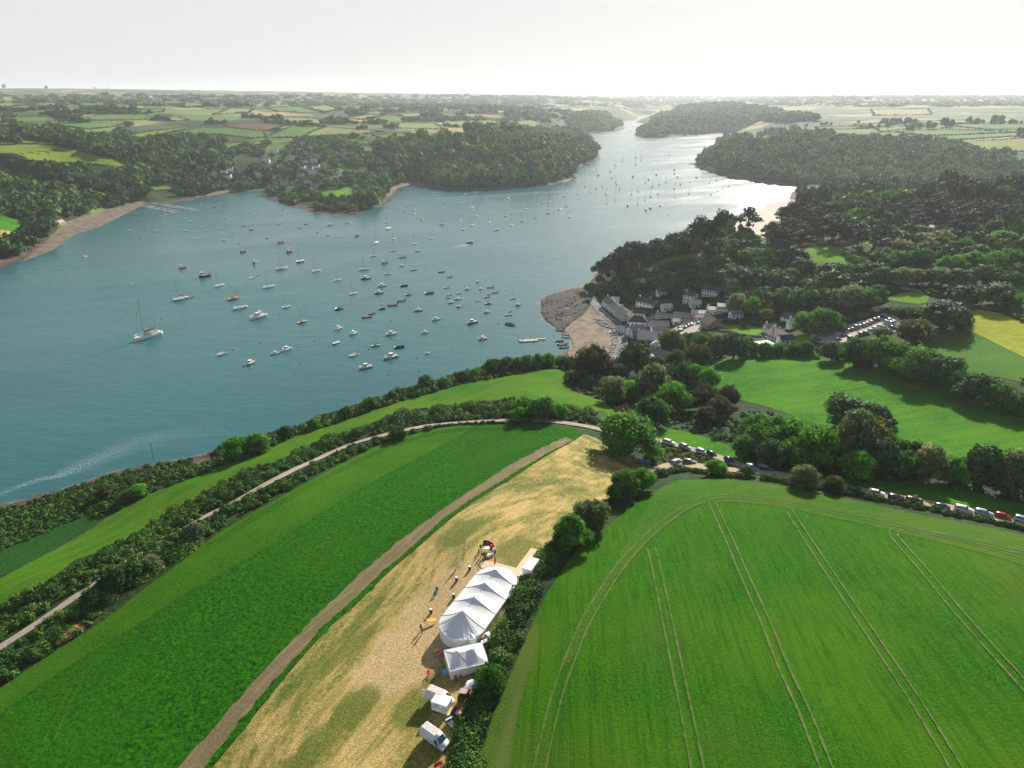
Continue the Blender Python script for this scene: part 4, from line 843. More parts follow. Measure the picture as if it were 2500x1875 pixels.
T_([(2307,802,108,'dark',.95),(2350,744,76,'dark',.95),(2432,745,84,'dark',.95),(2468,750,50,'broad'),(2165,766,38,'dark',.8),(2195,768,40,'broad',.8),(2226,769,40,'broad',.8),(2255,775,40,'dark',.8),
    (2035,748,64,'dark'),(2072,749,80,'grey',1.0),(2108,744,60,'broad'),(1950,746,60,'broad'),(1988,748,60,'dark'),(1892,712,78,'dark'),(1950,673,64,'dark'),(2020,681,58,'dark'),(2062,683,60,'broad'),(2100,682,56,'dark'),(2140,726,46,'broad'),
    (2155,692,60,'dark'),(2195,694,62,'grey'),(2236,696,60,'grey'),(2272,694,56,'dark'),(2330,702,72,'dark'),(2330,664,62,'bright'),(2376,658,62,'bright'),(2422,662,68,'bright'),(2472,655,70,'broad'),(2400,692,70,'dark'),(2505,684,62,'dark'),(2460,700,60,'broad')], 'K')
T_([(262,1210,48,'olive',.7),(306,1224,38,'olive',.7),(338,1210,44,'bright',.7)], 'L')
def cliff_tree(x, yedge, push, wpx, mat, hs=1.0):
    p = at(x, yedge)[0]; d = p[:2]/np.hypot(*p[:2]); q = p[:2]+d*push; z = float(H([q])[0]); dep = q[1]*CP_+(CAMZ-z)*SP_
    EXT.append((q[0], q[1], wpx*dep/F*.35))
    o = tree_world((q[0], q[1], z-.3), wpx*dep/F/2, 'broad', mat, hs, 'mid', cat='tree'); o['_z'] = 'L2'; o['_m'] = mat; o['_x'] = x
for c in [(585,1128,6,62,'bright'),(632,1112,5,56,'broad'),(700,1078,6,34,'dark'),(770,1056,7,30,'broad'),(850,1028,7,30,'dark'),(905,1008,8,34,'broad'),(960,990,9,30,'dark'),(1040,965,12,36,'dark',1.1),(1085,955,9,28,'broad'),(1128,942,9,30,'dark'),(1160,935,10,28,'broad'),
          (1205,926,14,40,'broad',1.1),(1238,921,12,38,'dark',1.1),(1262,917,12,34,'broad',1.1),(1288,914,12,40,'dark'),(1312,910,12,40,'broad'),(1340,906,12,38,'bright'),(1372,905,10,34,'dark'),(1395,912,10,40,'broad')]: cliff_tree(*c)
T_([(1462,700,46,'pine',1.20),(1480,696,51,'pine',1.20),(1497,688,53,'pine',1.20),(1515,680,58,'pine',1.20),(1532,674,61,'pine',1.20),(1549,668,58,'pine',1.20),(1564,664,53,'pine',1.20),(1600,655,53,'pine',1.20),(1650,640,61,'pine',1.05),(1690,628,48,'pine',1.05),(1702,624,63,'pine',1.33),(1736,617,48,'pine',1.28),(1752,616,65,'pine',1.39),(1820,592,61,'pine',1.22),(1905,562,39,'pine',1.28),(1925,558,43,'pine',1.33),(1941,557,41,'pine',1.28)], 'P', kind='pine')
T_([(1503,718,54,'dark',1.0),(1440,714,34,'dark'),(1462,720,30,'dark'),(1566,712,50,'dark'),(1600,702,56,'dark'),(1640,703,58,'dark'),(1682,695,58,'dark'),(1722,695,60,'dark'),(1765,700,62,'dark'),(1545,690,36,'olive'),(1585,680,40,'dark'),(1805,690,62,'dark'),(1850,700,66,'dark'),(1620,740,24,'broad',.6),(1625,715,40,'dark')], 'Q')
# ---------------------------------------------------------------- hedges
hedge([(1124,1960),(1140,1840),(1158,1757),(1197,1655),(1232,1583),(1254,1525),(1283,1463),(1312,1391),(1345,1345),(1400,1298)], 5.0, 'gorse', 'thick dark hedge running past the white tents between stubble and crop field', 'hedges', .32, .62, step=.95, jit=.3)
hedge([(1395,1302),(1440,1262),(1490,1225),(1540,1193),(1590,1172),(1635,1153),(1665,1148)], 4.0, 'gorse', 'short hedge climbing from the two round trees to the field gateway', 'hedges', .32, .75)
hedge([(1650,1152),(1690,1150),(1746,1160),(1800,1165),(1880,1171),(1932,1181),(2063,1205),(2178,1227),(2323,1257),(2500,1293),(2640,1322)], 2.6, 'gorse', 'long clipped hedge along the lane below the row of parked cars', 'hedges', .32, .9)
hedge([(-120,1700),(-30,1655),(40,1615),(100,1580),(150,1550)], 6.5, 'gorse', 'broad scrubby hedge below the track at the left edge of the photo', 'hedges', .42, .5)
hedge([(225,1500),(289,1455),(347,1410),(400,1375),(450,1335)], 9, 'gorse', 'broad dark hedge hiding the track beside the left crop field', 'hedges', .42, .5)
hedge([(450,1330),(535,1275),(579,1252),(640,1220),(736,1165),(823,1120),(890,1092),(950,1075)], 4, 'gorse', 'bushy hedge between the winding track and the left crop field', 'hedges', .42, .65)
hedge([(1040,1048),(1100,1038),(1200,1034),(1290,1031)], 1.8, 'gorse', 'thin low hedge along the top end of the left crop field', 'hedges', .35, .9)
hedge([(-120,1560),(-30,1518),(40,1485),(101,1455),(160,1420),(200,1395),(255,1372),(310,1343)], 7, 'gorse', 'ragged hedge between coastal grass strip and track, at the lower left', 'hedges', .45, .5)
hedge([(310,1340),(350,1312),(400,1286),(450,1258),(500,1232),(560,1200),(600,1182),(650,1158),(700,1140),(750,1113),(800,1092)], 6, 'gorse', 'dark bushy hedge above the middle stretch of the winding track', 'hedges', .45, .5)
hedge([(800,1092),(850,1070),(900,1053),(950,1037),(1000,1021),(1060,1010),(1120,1003),(1200,1001),(1260,1006)], 9, 'gorse', 'tall dark hedge above the top bend of the track', 'hedges', .45, .62)
hedge([(1380,1012),(1420,1022),(1450,1030)], 7, 'gorse', 'clump of dark bushes beside the track left of the big round tree', 'hedges', .45, .6)
hedge([(2427,757),(2460,768),(2500,783),(2600,815)], 4, 'dark', 'hedge above the yellow barley field at the right edge', 'hedges', .6, .8)
hedge([(2055,792),(2080,782),(2110,772),(2150,757)], 6, 'grey', 'pale shrubby hedge behind the back row of the car park', 'hedges', .6, .7)
hedge([(1860,868),(1900,868),(1950,870),(2000,876)], 4, 'broad', 'hedge under the white bungalow at the top of the meadow', 'hedges', .6, .9)
hedge([(1545,832),(1570,840),(1592,848)], 3.2, 'broad', 'neatly clipped green hedge below the pale village roof', 'hedges', .5, 1.1)
hedge([(1758,785),(1785,783),(1830,788),(1868,793)], 4, 'broad', 'hedge behind the sunny village lawn', 'hedges', .6, .8)
hedge([(2063,622),(2090,640),(2125,655),(2150,665)], 7, 'broad', 'bushy hedge on the right of the sunlit hill paddock', 'hedges', .8, .8)
hedge([(2150,700),(2200,700),(2250,712),(2290,725)], 3, 'dark', 'low garden hedge above the small valley paddock', 'hedges', .8, .8)
# ---------------------------------------------------------------- scrub
scrub([(-140,1590),(0,1490),(136,1410),(255,1345),(367,1281),(477,1223),(579,1165),(678,1130),(750,1094),(808,1076),(880,1050),(938,1024),(996,1010),(1141,987),(1260,978),(1379,994),(1454,1006),(1450,1040),(1340,1034),(1199,1033),(1083,1040),(982,1064),(909,1090),(823,1130),(736,1178),(640,1232),(535,1290),(434,1370),(347,1432),(289,1480),(220,1530),(162,1565),(72,1625),(0,1672),(-140,1760)], 2.4, 2.0, 'gorse', .42, 'tangled thorn and bramble filling the banks along the winding track', 51, .8, minsd=1)
scrub([(-120,1290),(0,1243),(72,1228),(160,1190),(243,1150),(347,1122),(405,1128),(463,1122),(540,1100),(560,1075),(560,1130),(492,1159),(376,1202),(300,1240),(262,1262),(200,1262),(100,1305),(0,1345),(-120,1380)], 2.5, 1.9, 'gorse', .55, 'dense low scrub above the rocky shore at the left', 3, .62)
Wc = onplane([540,640,721,822,909,1025,1120,1260,1338],[1096,1090,1074,1046,1018,982,951,914,880], 2.0)
Wd = at([1345,1260,1120,1025,909,822,724,640,560],[901,914,941,967,1002,1034,1064,1103,1130])[:, :2]
scrub(None, 2.7, 2.9, 'gorse', .6, 'bushes on the steep bank dropping to the river', 6, .75, world=np.vstack([Wc, Wd]), minsd=3)
scrub([(1373,912),(1400,915),(1463,950),(1520,960),(1560,975),(1560,1010),(1510,1010),(1466,978),(1420,962),(1385,944)], 3.2, 2.2, 'bronze', .6, 'dark gorse slope below the headland meadow', 7, .55)
scrub([(1560,1010),(1640,1008),(1720,1010),(1807,1025),(1815,1075),(1775,1082),(1674,1050),(1600,1040),(1540,1030)], 3.2, 2.1, 'gorse', .6, 'dark gorse between the grass verge and the valley trees', 8, .55)
scrub([(1602,1078),(1650,1090),(1703,1106),(1770,1128),(1790,1140),(1732,1137),(1668,1127),(1620,1130),(1590,1115)], 2.0, 1.2, 'olive', .4, 'rough bracken bank between the two rows of cars', 9, .7)
scrub([(1560,1125),(1590,1110),(1600,1130),(1610,1140),(1585,1140)], 2.0, 1.6, 'gorse', .4, 'bushes behind the blue car', 12, .8)
scrub([(180,1400),(255,1372),(320,1345),(320,1362),(260,1395),(200,1425)], 2.2, 1.3, 'bronze', .45, 'brown dead bracken beside the track', 10, .6)
scrub([(-60,1545),(40,1500),(120,1465),(150,1465),(110,1490),(0,1555),(-60,1590)], 2.2, 1.2, 'bronze', .45, 'brown bracken verge left of the track', 13, .6)
scrub([(1380,890),(1440,890),(1500,905),(1530,960),(1470,960),(1400,930)], 3.6, 2.6, 'broad', .8, 'shrubbery between the meadow corner and the village', 14, .8)
scrub([(1480,900),(1560,890),(1700,895),(1740,920),(1740,990),(1640,1000),(1540,990),(1490,950)], 4.5, 3.0, 'broad', .9, 'undergrowth beneath the valley trees', 15, .8)
scrub([(1800,1010),(1900,1015),(2080,1080),(2180,1090),(2294,1120),(2500,1135),(2600,1160),(2600,1250),(2352,1196),(2236,1174),(2091,1168),(1918,1148),(1850,1120),(1810,1070)], 4.5, 2.6, 'gorse', .8, 'undergrowth along the lower edge of the meadow', 16, .7)
scrub([(1990,850),(2080,860),(2200,880),(2320,920),(2440,970),(2600,1000),(2600,1030),(2440,1000),(2320,955),(2190,915),(2090,900),(1990,880)], 4.5, 2.6, 'broad', .8, 'undergrowth beneath the trees above the meadow', 17, .8)
scrub([(1600,800),(1640,818),(1720,815),(1760,815),(1860,830),(1880,860),(1740,870),(1620,850)], 4, 2.4, 'broad', .8, 'garden shrubs below the village lawn', 18, .8)
scrub([(1443,700),(1480,690),(1560,680),(1640,690),(1720,680),(1800,690),(1830,740),(1790,765),(1700,765),(1600,770),(1540,775),(1500,765),(1460,735)], 4.2, 2.6, 'dark', .9, 'garden shrubs and thickets on the slope around the village houses', 61, .8, minsd=2)
wood([(1446,694),(1500,662),(1560,632),(1620,610),(1680,590),(1735,566),(1775,548),(1800,566),(1760,590),(1700,612),(1640,632),(1590,650),(1540,668),(1480,698)], 7, 4.6, 'dark trees clothing the headland bank above the river', 'dark', 62, minsd=2)
# ---------------------------------------------------------------- middle distance woods on the right: single trees, near ones first
RG = at([1590,1640,1700,1760,1850,1900,1960,1945,2000,2150,2300,2450,2620,2620,2480,2350,2230,2150,2100,1950,1850,1750,1620],[690,640,628,600,590,580,520,480,470,462,458,455,455,640,640,640,640,680,735,750,745,715,715])[:, :2]
PX = scatter(RG, 11.0, seed=21, minsd=10)
dd = np.hypot(*PX.T); PX = PX[np.argsort(dd)]
NIND = max(0, 300-len([t for t in TREES if not t.name.startswith('pine')]))
kindv = vnoise(PX[:, 0]/60, PX[:, 1]/60, 44); isp = (kindv > .42) & (np.hypot(*PX.T) > 560) & (PX[:, 0] > 200)
mats = ['dark', 'broad', 'dark', 'grey', 'dark', 'bright', 'broad', 'olive']
k_t = k_p = 0; restB, restP = [], []
for i, p in enumerate(PX):
    z = float(H([p])[0]); R = 6.4*(.7+.65*rng.random())
    if isp[i]:
        if k_p < 200:
            o = tree_world((p[0], p[1], z-.3), R*1.0, 'pine', 'pine', 1.0, 'mid', cat='tree'); o['_z'] = 'P2'; o['_x'] = topx(p[0], p[1], z)[0]; k_p += 1
        else: restP.append(p)
    elif k_t < NIND:
        o = tree_world((p[0], p[1], z-.3), R, 'broad', mats[int(rng.integers(0, 8))], .78, 'far', cat='tree'); o['_z'] = 'K2'; o['_x'] = topx(p[0], p[1], z)[0]; k_t += 1
    else: restB.append(p)
print('TREES', len(TREES), 'rest', len(restB), len(restP))
if restB: canopy(np.array(restB), 5.6, 'broadleaf canopy of the wooded hill on the right, beyond the nearer trees', 'wood', 5)
if restP: canopy(np.array(restP), 5.6, 'dark pine canopy along the far side of the right-hand hill', 'pine', 6, hscale=1.5)
# ---------------------------------------------------------------- far woods
wood([(1700,405),(1726,372),(1760,350),(1850,343),(2000,338),(2100,343),(2250,352),(2330,360),(2400,372),(2500,385),(2620,392),(2620,465),(2300,468),(2100,457),(1960,452),(1800,436)], 9.5, 6.2, 'dense oak wood covering the rounded hill across the creek', 'wood', 31, minsd=4)
wood([(1548,332),(1575,310),(1590,296),(1600,284),(1650,270),(1700,258),(1800,258),(1900,272),(1960,282),(2000,296),(1900,300),(1820,312),(1760,324),(1700,329),(1600,338)], 17, 10.0, 'wooded ridge between the two arms of the river', 'wood', 32, minsd=8, hscale=.8)
wood([(1425,326),(1400,312),(1380,300),(1400,282),(1440,272),(1490,285),(1515,298),(1520,312),(1492,322)], 15, 9.0, 'wooded bank on the far left of the river bend', 'wood', 33, minsd=8, hscale=.8)
wood([(1745,352),(1745,340),(1800,330),(1900,322),(2000,332),(2100,338),(2000,345),(1860,347),(1772,360)], 18, 8.0, 'scattered copses beyond the second creek', 'wood', 34, minsd=8, thin=.5)
wood([(880,470),(900,430),(930,400),(900,370),(960,350),(1040,338),(1100,342),(1250,322),(1320,318),(1430,335),(1470,372),(1400,445),(1300,458),(1110,464),(1040,455),(1000,445),(975,450),(940,500),(900,512),(870,500)], 11.5, 7.6, 'dense wood covering the point on the far side of the anchorage', 'wood', 35, minsd=4, hscale=1.1)
EXCL_V = len(EXCL)
PENH = [(545,425),(552,432),(668,372),(684,405),(715,388),(733,365),(742,350),(760,360),(822,355),(836,366),(845,372),(845,392),(765,395),(770,408),(735,410),(757,412),(763,425),(731,430),(752,445),(673,432),(828,428),(820,432),(695,450),(702,462),(708,465),(772,453),(765,460),(875,455),(890,452),(908,445),(905,490),(560,415),(630,432),(628,424),(690,410),(800,438),(650,395),(775,380),(742,395)]
for (x, y) in PENH:
    p = at(x, y+3)[0]; a = np.linspace(0, 6.283, 10, endpoint=False); EXCL.append(np.stack([p[0]+15*np.cos(a), p[1]-12+21*np.sin(a)], -1))
wood([(560,470),(600,470),(640,462),(700,500),(760,515),(860,522),(900,512),(880,470),(890,430),(930,400),(900,370),(960,350),(940,345),(860,342),(760,338),(640,352),(560,358),(540,380),(520,420),(530,460)], 12, 6.4, 'garden trees among the houses of the village on the point', 'wood', 36, minsd=5, thin=.2, hscale=.75)
wood([(-120,318),(0,318),(60,322),(150,330),(240,338),(330,348),(420,345),(500,345),(560,347),(560,365),(540,390),(520,430),(540,465),(470,482),(400,470),(330,490),(290,505),(200,530),(130,560),(80,610),(0,648),(-120,700)], 12, 8.0, 'deep wooded valley side above the left bank', 'wood', 37, minsd=14, hscale=.8)
wood([(500,300),(560,300),(640,300),(900,330),(1000,345),(900,345),(760,338),(560,350),(440,345),(420,330),(500,325)], 11, 5.5, 'tree belts between the hill fields', 'wood', 38, thin=.62, hscale=.75)
wood([(-100,262),(200,262),(500,290),(900,285),(1250,290),(1300,315),(1000,322),(640,303),(400,318),(250,335),(100,322),(-100,318)], 14, 7.0, 'copses and overgrown valleys between the far hill fields', 'wood', 39, thin=.66, hscale=.65)
wood([(1260,318),(1300,316),(1380,300),(1400,275),(1250,265),(900,255),(700,252),(900,290),(1240,290)], 22, 11, 'wooded folds beyond the point', 'wood', 40, thin=.6, hscale=.6)
wood([(1900,322),(2100,300),(2300,298),(2620,300),(2620,330),(2300,345),(2100,342),(1950,338)], 20, 7, 'hedgerow trees among the fields on the right skyline', 'wood', 41, thin=.72)
def farwood(y0, y1, sp, R, seed, label, thin):
    P = at([-300,400,1000,1600,2100,2800,2800,2100,1600,1000,400,-300],[y1]*6+[y0]*6)[:, :2]
    wood(None, sp, R, label, 'wood', seed, world=P, thin=thin, minsd=15, hscale=.42)
farwood(246, 262, 34, 15, 42, 'far woods fading into haze', .68)
farwood(236, 246, 60, 22, 43, 'hazy woods on the horizon hills', .68)
# hedgebanks round the traced distant fields, one hedge to a field
for i, (m, W) in enumerate(FARW):
    if m in ('lawn', 'straw', 'meadow'): continue
    r0 = np.hypot(*W.mean(0)); Lp = np.vstack([W, W[:1]]); Lp = resample(Lp, max(3.5, r0*.0032)); r = np.random.default_rng(i)
    R = np.full(len(Lp), max(1.7, r0*.0011))*(.6+.9*vnoise(Lp[:, 0]/50, Lp[:, 1]/50, i))
    bushes('hedge', Lp, R, 'gorse', max(1.2, r0*.0011), r, .8, sub=1, label='dark hedgebank bounding one of the distant hill fields', cat='hedge', group='hedgebanks of the distant fields')
# ---------------------------------------------------------------- materials for made things
def objcol(name, rough=.35, metal=0.0, dirt=.12):
    m, N, L, b = newmat(name); oi = N.new('ShaderNodeObjectInfo'); n = N.new('ShaderNodeTexNoise'); n.inputs['Scale'].default_value = 1.3
    tc = N.new('ShaderNodeTexCoord'); L.new(tc.outputs['Object'], n.inputs['Vector']); mx = N.new('ShaderNodeMix'); mx.data_type = 'RGBA'; mx.blend_type = 'MULTIPLY'
    r = N.new('ShaderNodeMapRange'); r.inputs[3].default_value = 1-dirt*2; r.inputs[4].default_value = 1; L.new(n.outputs['Fac'], r.inputs[0])
    mx.inputs[0].default_value = 1; L.new(oi.outputs['Color'], mx.inputs[6]); L.new(r.outputs[0], mx.inputs[7]); L.new(mx.outputs[2], b.inputs['Base Color'])
    b.inputs['Roughness'].default_value = rough; b.inputs['Metallic'].default_value = metal; return m
M['paint'] = objcol('painted_surface', dirt=.03); M['coat'] = objcol('car_paint', .22, 0, .03); M['wallpaint'] = objcol('rendered_wall', .8)
M['roofpaint'] = objcol('roof_covering', .7, 0, .25)
M['glass'] = plain('dark_window_glass', (.02, .03, .04), .08, spec=.8)
M['tyre_rubber'] = plain('tyre_rubber', (.02, .02, .02), .8); M['rim'] = plain('wheel_rim', (.35, .35, .36), .35, .7)
M['white'] = plain('white_gelcoat', (.86, .86, .85), .35, var=.04); M['alu'] = plain('mast_metal', (.45, .46, .47), .4, .4)
M['darkgrey'] = plain('dark_grey_fittings', (.05, .05, .055), .6); M['black'] = plain('black_fittings', (.02, .02, .022), .5)
M['wooddeck'] = plain('teak_wood', (.30, .19, .10), .7, var=.2); M['planks'] = plain('grey_planks', (.38, .35, .31), .8, var=.2)
M['lamp_clear'] = plain('headlight_lens', (.7, .72, .75), .1); M['lamp_red'] = plain('tail_light_lens', (.4, .02, .02), .2)
M['skin'] = plain('skin', (.45, .28, .2), .6); M['hair'] = plain('brown_hair', (.06, .035, .02), .8)
def fabric_material():
    m, N, L, b = newmat('white_tent_fabric'); b.inputs['Base Color'].default_value = (.80, .81, .82, 1); b.inputs['Roughness'].default_value = .65
    t = N.new('ShaderNodeBsdfTranslucent'); t.inputs['Color'].default_value = (.70, .74, .78, 1); mx = N.new('ShaderNodeMixShader'); mx.inputs[0].default_value = .12
    L.new(b.outputs[0], mx.inputs[1]); L.new(t.outputs[0], mx.inputs[2]); L.new(mx.outputs[0], N['Material Output'].inputs['Surface']); return m
M['fabric'] = fabric_material()
M['stone'] = plain('grey_stone_wall', (.26, .24, .21), .9, var=.3, vscale=1.5)
def slate(name, c):
    t = NT(newmat(name)); co = t.N.new('ShaderNodeTexCoord').outputs['Object']
    col = t.ramp(t.noise(2.2, 4, .7, vec=co), [(.3, tuple(v*.7 for v in c)), (.7, tuple(v*1.25 for v in c))]); t.bump(t.noise(5, 2, vec=co), .6, .05); return t.out(col, .75, .3)
ROOF = {'slate': slate('slate_roof', (.075, .08, .09)), 'grey': slate('grey_roof', (.20, .20, .20)), 'tan': slate('tan_roof', (.34, .28, .23)), 'pale': slate('pale_roof', (.58, .55, .50)), 'brown': slate('brown_tiled_roof', (.20, .15, .11)), 'white': slate('white_flat_roof', (.72, .70, .68)), 'pink': slate('pinkish_roof', (.46, .36, .32))}  # each roof covering in its own colour, pale ones included
WALL = {'white': plain('white_render', (.78, .78, .76), .8, var=.06), 'cream': plain('cream_render', (.62, .56, .46), .8, var=.06), 'stone': M['stone'], 'grey': plain('grey_render', (.42, .42, .42), .8, var=.08), 'dark': plain('dark_boarding', (.06, .06, .06), .8, var=.15), 'blue': plain('pale_blue_render', (.45, .58, .65), .8, var=.05)}
def setcol(o, c):
    for ch in o.children_recursive: ch.color = (*c, 1)
    o.color = (*c, 1)
# ---------------------------------------------------------------- houses
def house(a, b, depth, wh, rh, roof='slate', wall='white', storeys=1, label='', hip=False, chim=1, nwin=4, name='house', cat='house', flat=False, doors=1, gablefront=False, group=None, width=None, P3=None):
    """a,b: photo points of the two near base corners (left, right); depth away from the viewer"""
    if P3 is None: A, B_ = at1(*a), at1(*b)
    else: A, B_ = P3
    u = Vector((B_.x-A.x, B_.y-A.y, 0)); L = u.length; ang = math.atan2(u.y, u.x); z = min(A.z, B_.z)
    root = empty(name, (A.x, A.y, z), ang); D = depth; e = .35
    # base reaches into sloping ground
    w = MB(); w.box((L/2, D/2, (wh-2)/2), (L, D, wh+2))
    if not flat and not hip:
        if gablefront: w.add([(0,0,wh),(L,0,wh),(L/2,0,wh+rh),(0,D,wh),(L,D,wh),(L/2,D,wh+rh)], [(0,1,2),(4,3,5)])
        else: w.add([(0,0,wh),(0,D,wh),(0,D/2,wh+rh),(L,0,wh),(L,D,wh),(L,D/2,wh+rh)], [(1,0,2),(3,4,5)])
    w.build('wall', WALL[wall], root)
    r = MB()
    if flat: r.box((L/2, D/2, wh+.16), (L+.8, D+.8, .28))
    elif hip:
        h = min(D, L)*.42; t = .08; bs = [(-e,-e,wh+t),(L+e,-e,wh+t),(L+e,D+e,wh+t),(-e,D+e,wh+t)]; ri = [(h,D/2,wh+rh),(L-h,D/2,wh+rh)] if L >= D else [(L/2,h,wh+rh),(L/2,D-h,wh+rh)]
        if L >= D: r.add(bs+ri, [(0,1,5,4),(1,2,5),(2,3,4,5),(3,0,4),(3,2,1,0)])
        else: r.add(bs+ri, [(0,1,4),(1,2,5,4),(2,3,5),(3,0,4,5),(3,2,1,0)])
    else:
        th = .18
        def slab(p):
            q = [(x, y, zz+th) for x, y, zz in p]; r.add(list(p)+q, [(3,2,1,0),(4,5,6,7),(0,1,5,4),(1,2,6,5),(2,3,7,6),(3,0,4,7)])
        s = rh/(D/2) if not gablefront else rh/(L/2)
        if gablefront:
            slab([(-e,-e,wh-e*s+.03),(L/2,-e,wh+rh+.03),(L/2,D+e,wh+rh+.03),(-e,D+e,wh-e*s+.03)][::-1]); slab([(L/2,-e,wh+rh+.03),(L+e,-e,wh-e*s+.03),(L+e,D+e,wh-e*s+.03),(L/2,D+e,wh+rh+.03)][::-1])
        else:
            slab([(-e,-e,wh-e*s+.03),(L+e,-e,wh-e*s+.03),(L+e,D/2,wh+rh+.03),(-e,D/2,wh+rh+.03)]); slab([(-e,D/2,wh+rh+.03),(L+e,D/2,wh+rh+.03),(L+e,D+e,wh-e*s+.03),(-e,D+e,wh-e*s+.03)])
    ro = r.build('roof', ROOF[roof], root)
    for k in range(chim):
        cx_ = (.6, L-.6, L/2)[k % 3] if not gablefront else L/2; cy_ = D/2 if not gablefront else (.6, D-.6)[k % 2]
        c = MB(); c.box((cx_, cy_, wh+rh*.9+.5), (.75, .75, 1.7)); c.box((cx_, cy_, wh+rh*.9+1.4), (.9, .9, .14)); c.tube([(cx_, cy_, wh+rh*.9+1.45), (cx_, cy_, wh+rh*.9+1.8)], .14, 6)
        c.build('chimney', WALL[wall] if wall != 'dark' else M['stone'], ro)
    sh = wh/storeys
    for st in range(storeys):
        for k in range(nwin):
            x = L*(k+.5)/nwin
            if st == 0 and doors and k == nwin//2:
                d = MB(); d.box((x, -.05, 1.02), (.95, .12, 2.05)); d.build('door', M['darkgrey'], root); continue
            g_ = MB(); W_ = min(1.5, L/nwin*.6)
            f = MB(); f.box((x, -.03, st*sh+sh*.58), (W_+.22, .10, 1.32)); fo = f.build('window', M['white'], root)
            g_.box((x, -.09, st*sh+sh*.58), (W_/2-.05, .06, 1.1)); 
            g_ = MB(); g_.box((x-W_/4, -.09, st*sh+sh*.58), (W_/2-.06, .05, 1.1)); g_.box((x+W_/4, -.09, st*sh+sh*.58), (W_/2-.06, .05, 1.1)); g_.build('pane', M['glass'], fo)
        if D > 5:
            f = MB(); f.box((L+.03, D*.35, st*sh+sh*.58), (.10, 1.3, 1.3)); f.box((-.03, D*.35, st*sh+sh*.58), (.10, 1.3, 1.3)); fo = f.build('window', M['white'], root)
            g_ = MB(); g_.box((L+.09, D*.35, st*sh+sh*.58), (.05, 1.1, 1.1)); g_.box((-.09, D*.35, st*sh+sh*.58), (.05, 1.1, 1.1)); g_.build('pane', M['glass'], fo)
    tag(root, label, cat, group); return root
